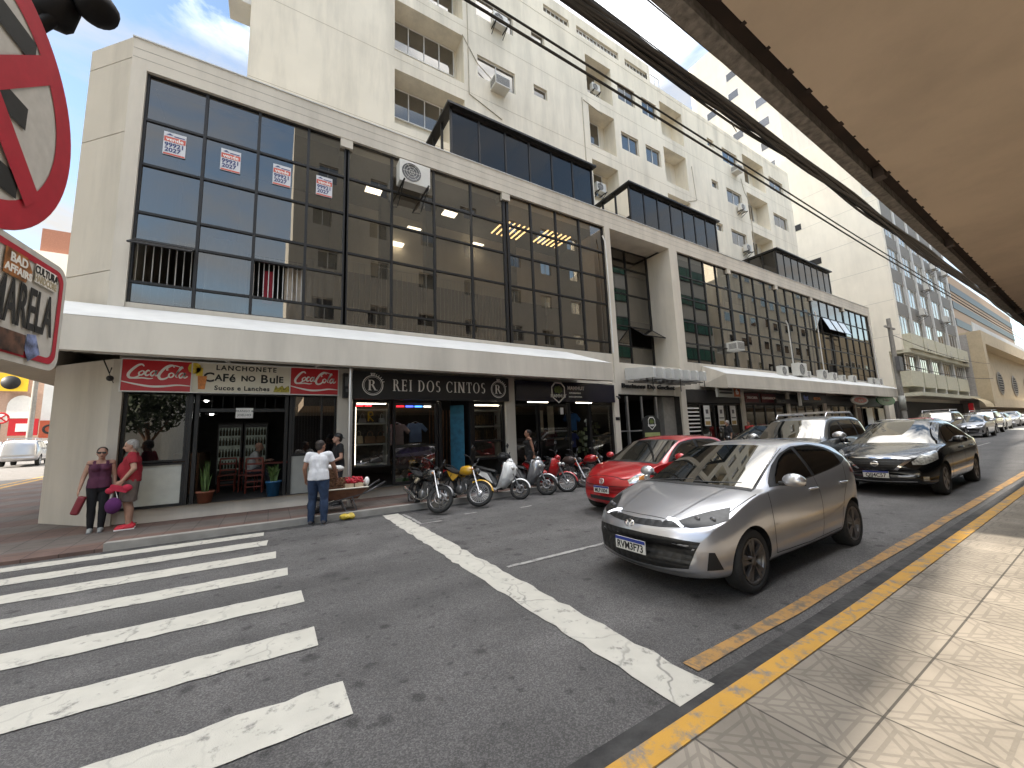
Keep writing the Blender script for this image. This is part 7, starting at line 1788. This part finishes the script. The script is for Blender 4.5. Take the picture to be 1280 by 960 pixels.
def cloth(name, c, var=.10): return mat(name, c, .9, var=var, scale=12, bump=.15, bscale=300)
def human(label, loc, rz, h=1.70, J=None, bulk=1.0, belly=0.0, skin='tan', hair='dark', hairstyle='short', top=None, sleeve=.55, bottom=None, legs='long', shoes=None, head_yaw=0, head_tilt=0, female=False, cap=None, seed=0, straps=False, rough=False):
    t_ = thing('person', label, 'person', loc, rz)
    k = h/1.70
    D = dict(pelvis=(0, 0, .95), waist=(.0, 0, 1.10), chest=(.005, 0, 1.30), neck=(.0, 0, 1.46), head=(.03, 0, 1.585),
        sL=(0, .185, 1.405), eL=(-.02, .235, 1.12), wL=(.03, .25, .88), sR=(0, -.185, 1.405), eR=(-.02, -.235, 1.12), wR=(.03, -.25, .88),
        hL=(0, .092, .92), kL=(.025, .10, .50), aL=(-.02, .10, .085), hR=(0, -.092, .92), kR=(.025, -.10, .50), aR=(-.02, -.10, .085))
    if female: D.update(sL=(0, .16, 1.40), sR=(0, -.16, 1.40), eL=(-.02, .21, 1.12), eR=(-.02, -.21, 1.12), wL=(.02, .23, .89), wR=(.02, -.23, .89))
    D.update(J or {}); D = {a: Vector(b)*k for a, b in D.items()}
    b = bulk; X = lambda v: v*k
    shw = abs(D['sL'].y-D['sR'].y)/2
    def torso(mb, g=0.0, z0='pelvis'):
        for s_ in (-1, 1):
            o = Vector((0, s_*X(.055)*b, 0))
            mb.caps(D['pelvis']+o, D['waist']+o*.9, X(.105)*b+g, X(.098)*b+g); mb.caps(D['waist']+o*.9, D['chest']+o*1.15, X(.098)*b+g, X(.108)*b+g)
            mb.caps(D['chest']+o*1.15, Vector((D['neck'].x, s_*shw*.62, D['neck'].z-X(.075))), X(.10)*b+g, X(.055)+g)
            mb.caps(D['neck']+Vector((0, s_*X(.03), -X(.06))), D['sL' if s_ > 0 else 'sR'], X(.05)+g, X(.055)*b+g)
        if belly: mb.ball(D['waist']+Vector((X(.03), 0, X(.02))), X(.11)*b+belly+g, X(.145)*b+g, X(.20)+g, 16, 12)
        if female: 
            for s_ in (-1, 1): mb.ball(D['chest']+Vector((X(.085), s_*X(.07), X(-.01))), X(.06)+g, X(.065)+g, X(.06)+g)
    def arm(mb, s, g=0.0, upto=2.0, cut=None):
        S_, E_, W_ = D['s'+s], D['e'+s], D['w'+s]
        if upto >= 1: mb.caps(S_, E_, X(.052)*b+g, X(.040)*b+g)
        else: mb.caps(S_, S_.lerp(E_, upto), X(.054)*b+g, X(.050)*b+g*1.2, flat1=True)
        if upto > 1: mb.caps(E_, W_, X(.040)*b+g, X(.027)+g)
    def leg(mb, s, g=0.0, upto=2.0):
        H_, K_2, A_ = D['h'+s], D['k'+s], D['a'+s]
        if upto >= 1: mb.caps(H_, K_2, X(.088)*b+g, X(.056)*b+g)
        else: mb.caps(H_, H_.lerp(K_2, upto), X(.09)*b+g, X(.085)*b+g*1.3, flat1=True)
        if upto > 1:
            mid = K_2.lerp(A_, .33)+Vector((-X(.015), 0, 0)); mb.caps(K_2, mid, X(.054)*b+g, X(.056)*b+g); mb.caps(mid, A_, X(.056)*b+g, X(.037)+g)
    body = MB(); torso(body); body.caps(D['neck']-Vector((0, 0, X(.06))), D['head']-Vector((X(.02), 0, X(.05))), X(.055)*min(b, 1.1), X(.05))
    for s in 'LR':
        arm(body, s); leg(body, s)
        A_ = D['a'+s]; d = Vector((1, 0, 0)); body.caps(A_+Vector((-X(.04), 0, -X(.04))), A_+Vector((X(.15), 0, -X(.055))), X(.036), X(.028))
        W_ = D['w'+s]; fa = (W_-D['e'+s]).normalized(); sg = 1 if s == 'L' else -1
        side = Vector((1, 0, 0))-fa*fa.x
        side = side.normalized() if side.length > .1 else Vector((0, 0, 1)); inn = fa.cross(side)*sg
        if inn.y*sg > 0: inn = -inn
        pc = W_+fa*X(.045); 
        for q in (-.028, 0, .026): body.caps(W_+fa*X(.005)+side*X(q)*.6, W_+fa*X(.085)+side*X(q), X(.019), X(.016))
        for i, (q, ln) in enumerate(((.032, .068), (.011, .078), (-.011, .072), (-.032, .055))):
            p0 = W_+fa*X(.085)+side*X(q); p1 = p0+fa*X(ln*.55)+inn*X(.010); p2 = p1+fa*X(ln*.35)+inn*X(.028); body.caps(p0, p1, X(.0098), X(.0092), 8); body.caps(p1, p2, X(.0092), X(.0082), 8)
        p0 = W_+fa*X(.02)+side*X(.03); p1 = p0+fa*X(.04)+side*X(.028)+inn*X(.01); p2 = p1+fa*X(.032)+inn*X(.014); body.caps(p0, p1, X(.013), X(.011), 8); body.caps(p1, p2, X(.011), X(.009), 8)
    # head, modelled looking along +x, then turned on the neck
    Rh = Euler((0, R(head_tilt), R(head_yaw))).to_matrix(); HC = D['head']
    def hp(x, y, z): return HC+Rh@(Vector((x, y, z))*k)
    for (c_, rx, ry, rz_) in (((-.012, 0, .03), .098, .076, .092), ((.018, 0, -.035), .070, .060, .075), ((.045, 0, -.085), .036, .036, .026)):
        body.ball(hp(*c_), X(rx), X(ry), X(rz_), 16, 12, Rh)
    body.caps(hp(.082, 0, .012), hp(.105, 0, -.028), X(.010), X(.015), 8); body.ball(hp(.076, 0, -.062), X(.014), X(.026), X(.010), 8, 6, Rh)
    for s_ in (-1, 1): body.ball(hp(-.01, s_*.078, -.005), X(.016), X(.010), X(.030), 8, 6, Rh); body.ball(hp(.072, s_*.032, .028), X(.016), X(.022), X(.010), 8, 6, Rh)
    solid(body, 'body', SK[skin], t_, .010*max(k, .9) if not rough else .016, 2)
    e = MB()
    for s_ in (-1, 1): e.ball(hp(.078, s_*.031, .008), X(.008), X(.013), X(.007), 8, 6, Rh)
    e.build('eyes', M['black'], t_)
    MB().ball(hp(.087, 0, -.062), X(.008), X(.024), X(.007), 8, 6, Rh).build('lips', mat('lips', (.18, .06, .05), .5), t_)
    if hair:
        hm = MB(); hm.ball(hp(-.028, 0, .048), X(.098), X(.086), X(.088), 18, 12, Rh); hm.ball(hp(-.06, 0, .0), X(.062), X(.078), X(.085), 14, 10, Rh)
        if hairstyle == 'long': hm.caps(hp(-.07, 0, .0), hp(-.085, 0, -.16), X(.06), X(.045)); hm.ball(hp(-.03, .07, -.04), X(.04), X(.025), X(.08)); hm.ball(hp(-.03, -.07, -.04), X(.04), X(.025), X(.08))
        if hairstyle == 'bun': hm.ball(hp(-.125, 0, .03), X(.04))
        solid(hm, 'hair', M['hair_'+hair], t_, .012, 2, .006, seed)
    if cap:
        cm = MB(); cm.lathe([(X(.098), 0), (X(.098), X(.03)), (X(.085), X(.07)), (X(.05), X(.095)), (.001, X(.102))], HC, 'Z', 20)
        cm.v = [tuple(HC+Rh@((Vector(v)-HC)+Vector((-.018*k, 0, .042*k)))) for v in cm.v]
        sgn = -1 if cap == 'back' else 1; n0 = len(cm.v)
        v = [hp(-.018+sgn*(.085+.085*math.cos(R(a))*u), .075*math.sin(R(a)), .048-.02*u) for u in (0, 1) for a in range(-90, 91, 15)]
        cm.add(v, [(i, i+1, 14+i, 13+i) for i in range(12)], True); cm.build('cap', M['black'], t_)
    if top:
        sm = MB(); torso(sm, X(.014)); [sm.caps(D['waist']+Vector((0, s_*X(.05)*b, -X(.05))), D['pelvis']+Vector((0, s_*X(.058)*b, -X(.06))), X(.108)*b+X(.022), X(.112)*b+X(.024), flat1=True) for s_ in (-1, 1)]
        if sleeve > 0:
            for s in 'LR': arm(sm, s, X(.014), sleeve)
        o = solid(sm, 'shirt', top, t_, .012 if not rough else .016, 3, .006, seed)
        bm = bmesh.new(); bm.from_mesh(o.data)                          # open neckline
        zc_ = D['neck'].z-X(.022 if not straps else .085); kill = []
        for f in bm.faces:
            c_ = f.calc_center_median()
            if c_.z > zc_+(.25*abs(c_.y) if not straps else (.06 if X(.075) < abs(c_.y) < X(.115) else 0)): kill.append(f)
        bmesh.ops.delete(bm, geom=kill, context='FACES'); bm.to_mesh(o.data); bm.free()
    if bottom:
        pm = MB()
        for s_ in (-1, 1): pm.caps(D['pelvis']+Vector((0, s_*X(.055)*b, X(.05))), D['pelvis']+Vector((0, s_*X(.05)*b, -X(.06))), X(.108)*b+X(.012), X(.105)*b+X(.012), flat0=True)
        for s in 'LR': leg(pm, s, X(.012 if legs == 'tight' else .022), .95 if legs == 'shorts' else 2.0)
        solid(pm, 'trousers' if legs != 'shorts' else 'shorts', bottom, t_, .012 if not rough else .016, 3, .004 if legs == 'tight' else .009, seed+3)
    for s in 'LR':
        A_ = D['a'+s]; sm = MB(); sm.caps(A_+Vector((-X(.045), 0, -X(.035))), A_+Vector((X(.155), 0, -X(.050))), X(.046), X(.036)); sm.caps(A_+Vector((-X(.01), 0, X(.0))), A_+Vector((X(.06), 0, -X(.04))), X(.046), X(.040))
        for i in range(len(sm.v)):
            v = sm.v[i]; sm.v[i] = (v[0], v[1], max(v[2], A_.z-X(.078)))
        so = sm.build('shoe', shoes or M['black'], t_)
        MB().box(A_.x-X(.09), A_.x+X(.19), A_.y-X(.04), A_.y+X(.04), A_.z-X(.084), A_.z-X(.062)).build('sole', M['white_letter'] if shoes and shoes.name.startswith('red') else M['grey_plastic'], so)
    return t_
zc0 = .12
w1 = human('woman in purple tank top and black leggings standing against the corner pier', (-2.80, 10.75, .115), R(-80), 1.60, dict(wR=(.05, -.27, .88), eR=(-.02, -.235, 1.12), aL=(-.02, .075, .085), aR=(-.02, -.075, .085), kL=(.02, .08, .5), kR=(.02, -.08, .5)), .98, 0, 'light', 'dark', 'bun', cloth('purple_cloth', (.085, .022, .05)), 0, cloth('black_leggings', (.010, .010, .012)), 'tight', mat('grey_shoe', (.30, .31, .30), .7), 4, 0, True, None, 1, True)
g_ = MB(); hc = Vector((.03, 0, 1.585))*(1.60/1.70)
for s_ in (-1, 1): g_.obox(hc+Vector((.088, s_*.033, .012)), .012, .05, .034)
g_.tube([hc+Vector((.085, -.075, .018)), hc+Vector((.09, 0, .018)), hc+Vector((.085, .075, .018))], .005, 5).build('sunglasses', M['black'], w1)
w2 = human('heavy grey haired man in red shirt and shorts leaning toward the woman at the corner', (-2.34, 10.70, .125), R(187), 1.72, dict(wL=(.10, .24, .93), eL=(-.05, .27, 1.15), head=(.05, 0, 1.585), eR=(0, -.23, 1.13), wR=(.10, -.2, .92)), 1.12, .05, 'light', 'grey', 'short', cloth('red_cloth_shirt', (.30, .018, .03)), .62, cloth('taupe_cloth', (.14, .11, .095)), 'shorts', mat('red_shoe', (.62, .03, .05), .6), 5, 6, False, None, 2)
hb_ = thing('handbag', 'purple drawstring bag hanging from the hand of the man in red', 'handbag', (-2.50, 10.42, .62)); MB().ball((0, 0, 0), .12, .10, .15, 16, 12).build('bag', cloth('purple_bag_cloth', (.09, .015, .10)), hb_); MB().tube([(-.05, 0, .13), (0, 0, .34), (.05, 0, .13)], .008, 6).build('strap', M['white_letter'], hb_)
tag(MB().obox((-2.44, 10.42, .93), .26, .07, .10, (0, .3, 0)).ball((-2.56, 10.42, .90), .07, .05, .06).ball((-2.33, 10.42, .93), .08, .05, .07).build('red_cloth', cloth('bright_red_cloth', (.42, .02, .05))), 'crumpled bright red cloth held by the man in red', 'cloth')
tag(MB().obox((-3.02, 10.62, .66), .115, .115, .34, (0, R(16), 0)).build('water_bottle', mat('dark_red_bottle', (.20, .02, .03), .4), bevel=.03), 'dark red bottle sleeve in the hand of the woman', 'bottle')
m1 = human('man in white shirt and jeans seen from behind at the fruit barrow', (.86, 9.12, .0), R(72), 1.70, dict(sR=(.02, -.19, 1.40), eR=(.10, -.27, 1.14), wR=(.26, -.30, .95), eL=(-.02, .26, 1.14), wL=(.10, .27, .92), chest=(.02, 0, 1.30), neck=(.03, 0, 1.455), head=(.07, -.02, 1.575), kL=(.03, .11, .5), kR=(.0, -.12, .5), aL=(0, .12, .085), aR=(-.04, -.13, .085)), 1.10, 0.02, 'tan', 'dark', 'short', cloth('white_cotton', (.66, .66, .68)), .55, cloth('blue_denim', (.018, .035, .075), .25), 'long', mat('dark_shoe', (.03, .03, .035), .7), -30, 0, False, None, 5)
m2 = human('man in black shirt and backward black cap leaning on the shop pier behind the barrow', (1.42, 10.55, .13), R(188), 1.72, dict(eL=(.0, .25, 1.13), wL=(.24, .16, 1.02), eR=(.0, -.24, 1.13), wR=(.22, -.10, 1.0)), 1.0, 0, 'light', 'dark', 'short', cloth('black_cotton', (.012, .012, .013)), .6, cloth('dark_trousers', (.03, .03, .035)), 'long', M['black'], 0, -8, False, 'back', 7)
m3 = human('woman in black sleeveless top walking past the sports shop behind the scooters', (6.95, 10.35, .165), R(165), 1.64, dict(eL=(-.06, .20, 1.13), wL=(-.10, .22, .88), kL=(.12, .09, .52), aL=(.10, .09, .10), aR=(-.20, -.09, .11), kR=(-.04, -.09, .5)), .98, 0, 'tan', 'dark', 'bun', cloth('black_top', (.012, .012, .012)), 0, cloth('black_trousers', (.015, .015, .017)), 'tight', M['black'], 0, 0, True, None, 8, True)
m4 = human('white haired person in dark jacket on the far pavement behind the dark sedan', (18.3, 10.4, .13+gz(18.3)), R(150), 1.66, None, 1.05, .02, 'light', 'grey', 'short', cloth('dark_jacket', (.02, .02, .022)), .99, cloth('dark_trousers2', (.03, .03, .035)), 'long', M['black'], 0, 0, False, None, 9, rough=True)
m5 = human('person in red shirt on the far pavement beside the dark sedan', (20.2, 10.4, .13+gz(20.2)), R(170), 1.60, None, 1.0, 0, 'tan', 'dark', 'short', cloth('red_top', (.40, .03, .03)), .6, cloth('blue_trousers', (.03, .04, .07)), 'long', M['black'], 0, 0, False, None, 11, rough=True)
seatp = dict(pelvis=(0, 0, .56), waist=(.02, 0, .71), chest=(.06, 0, .91), neck=(.09, 0, 1.06), head=(.15, 0, 1.175), sL=(.08, .185, 1.0), sR=(.08, -.185, 1.0), eL=(.16, .24, .76), eR=(.16, -.24, .76), wL=(.36, .16, .80), wR=(.36, -.16, .80), hL=(.02, .092, .53), hR=(.02, -.092, .53), kL=(.42, .11, .54), kR=(.42, -.11, .54), aL=(.42, .11, .085), aR=(.42, -.11, .085))
m6 = human('bald man in pale shirt seated at the table inside the cafe', (-.42, 13.05, .425), R(-8), 1.70, seatp, 1.05, .02, 'light', None, 'short', cloth('pale_shirt', (.50, .50, .48)), .6, cloth('grey_trousers', (.06, .06, .07)), 'long', M['black'], 0, 0, False, None, 12, rough=True)
chair((-.50, 13.05, .425), R(-98), 'dark red chair under the seated man in the cafe', M['redwood'])
# ---- wheelbarrow with fruit
wb_ = thing('wheelbarrow', 'brown wheelbarrow loaded with fruit standing at the kerb', 'wheelbarrow', (1.40, 9.68, .13))
tr = MB(); o_ = [(-.46, -.30, .50), (.50, -.30, .50), (.50, .30, .50), (-.46, .30, .50)]; i_ = [(-.34, -.18, .27), (.30, -.18, .25), (.30, .18, .25), (-.34, .18, .27)]
tr.add(o_+i_, [(0, 1, 5, 4), (1, 2, 6, 5), (2, 3, 7, 6), (3, 0, 4, 7), (4, 5, 6, 7)]); tr.build('tray', mat('rusty_brown_tray', (.17, .075, .045), .6, .2, var=.3, scale=9, stain=.4), wb_)
rimm = MB()
for a, b_ in zip(o_, o_[1:]+o_[:1]): rimm.tube([a, b_], .016, 6)
rimm.build('tray_rim', M['cream_sign'], wb_)
for s_ in (-.22, .22):
    MB().tube([(-.5, s_*.3, .16), (-.1, s_*.8, .25), (.45, s_, .36), (.85, s_*1.25, .56)], .017, 8).build('handle', M['grey_plastic'], wb_); MB().tube([(.72, s_*1.2, .50), (.88, s_*1.27, .575)], .024, 8).build('grip', M['black'], wb_)
    MB().tube([(.18, s_*.95, .30), (.28, s_, .0), (.05, s_*.9, .02), (-.05, s_*.85, .26)], .014, 6).build('leg', M['grey_plastic'], wb_)
wh_ = MB().lathe([(.10, -.04), (.15, -.045), (.18, 0), (.15, .045), (.10, .04)], (0, 0, 0), 'Y', 24).build('wheel', M['rubber'], wb_); wh_.location = (-.52, 0, .18)
MB().lathe([(.001, -.02), (.105, -.035), (.105, .035), (.001, .02)], (0, 0, 0), 'Y', 16).build('rim', M['rim_silver'], wh_)
M['kraft'] = mat('brown_crate', (.15, .075, .04), .85, var=.5, scale=22); M['berry'] = mat('red_berries', (.42, .015, .03), .35, var=.4, scale=40)
for i, (x, y, z) in enumerate(((1.10, 9.66, .64), (1.36, 9.72, .64), (1.12, 9.66, .86))):
    t_ = thing('fruit_crate', ['brown slatted fruit crate at the left end of the barrow, lower of its stack', 'brown slatted fruit crate in the middle of the barrow', 'brown slatted fruit crate topmost at the left end of the barrow'][i], 'crate', (x, y, z), .1*i, 'fruit crates on the barrow'); q = MB()
    for s_ in (-1, 1):
        for kk in range(4): q.box(-.13, .13, s_*.15-.006, s_*.15+.006, .01+kk*.052, .045+kk*.052); q.box(s_*.13-.006, s_*.13+.006, -.143, .143, .01+kk*.052, .045+kk*.052)
    q.box(-.12, .12, -.14, .14, 0, .015); q.build('slats', M['kraft'], t_)
    f_ = MB()
    for _ in range(40): f_.ball((random.uniform(-.1, .1), random.uniform(-.12, .12), random.uniform(.05, .19)), .03, n=8, m=6)
    f_.build('fruit', mat('brown_fruit', (.20, .09, .04), .6, var=.5, scale=15), t_)
tag(MB().ball((1.12, 9.66, 1.10), .17, .16, .06).ball((1.30, 9.70, 1.06), .14, .12, .07).ball((1.05, 9.6, 1.0), .1, .1, .1).build('white_cloth', cloth('white_rag', (.60, .60, .58))), 'crumpled white cloth on top of the fruit crates', 'cloth')
for i, (x, y) in enumerate(((1.52, 9.58), (1.72, 9.56), (1.54, 9.80), (1.74, 9.80))):
    t_ = thing('berry_punnet', ['punnet of red berries, front left on the barrow', 'punnet of red berries, front right on the barrow', 'punnet of red berries, back left on the barrow', 'punnet of red berries, back right on the barrow'][i], 'punnet', (x, y, .62), 0, 'berry punnets on the barrow')
    MB().box(-.09, .09, -.10, .10, 0, .10).build('tub', mat('cream_tub', (.55, .42, .28), .6, var=.2), t_); f_ = MB()
    for _ in range(34): f_.ball((random.uniform(-.09, .09), random.uniform(-.1, .1), random.uniform(.10, .21)), random.uniform(.022, .032), n=8, m=6)
    f_.build('berries', M['berry'], t_)
tag(MB().ball((1.90, 9.55, .74), .06, .08, .10).ball((1.86, 9.62, .70), .06, .06, .07).build('plastic_bag', M['white_letter']), 'white plastic bag tied to the handle end of the barrow', 'bag')
yb = MB()
for i in range(9): yb.ball((1.30+random.uniform(0, .28), 9.22+random.uniform(-.06, .06), .04+random.uniform(0, .05)), .06, .06, .05, 8, 6)
tag(solid(yb, 'yellow_bag', mat('yellow_plastic_bag', (.50, .36, .04), .5, var=.2), None, .02, 2, .02), 'crumpled yellow bag lying in the gutter under the barrow', 'bag')
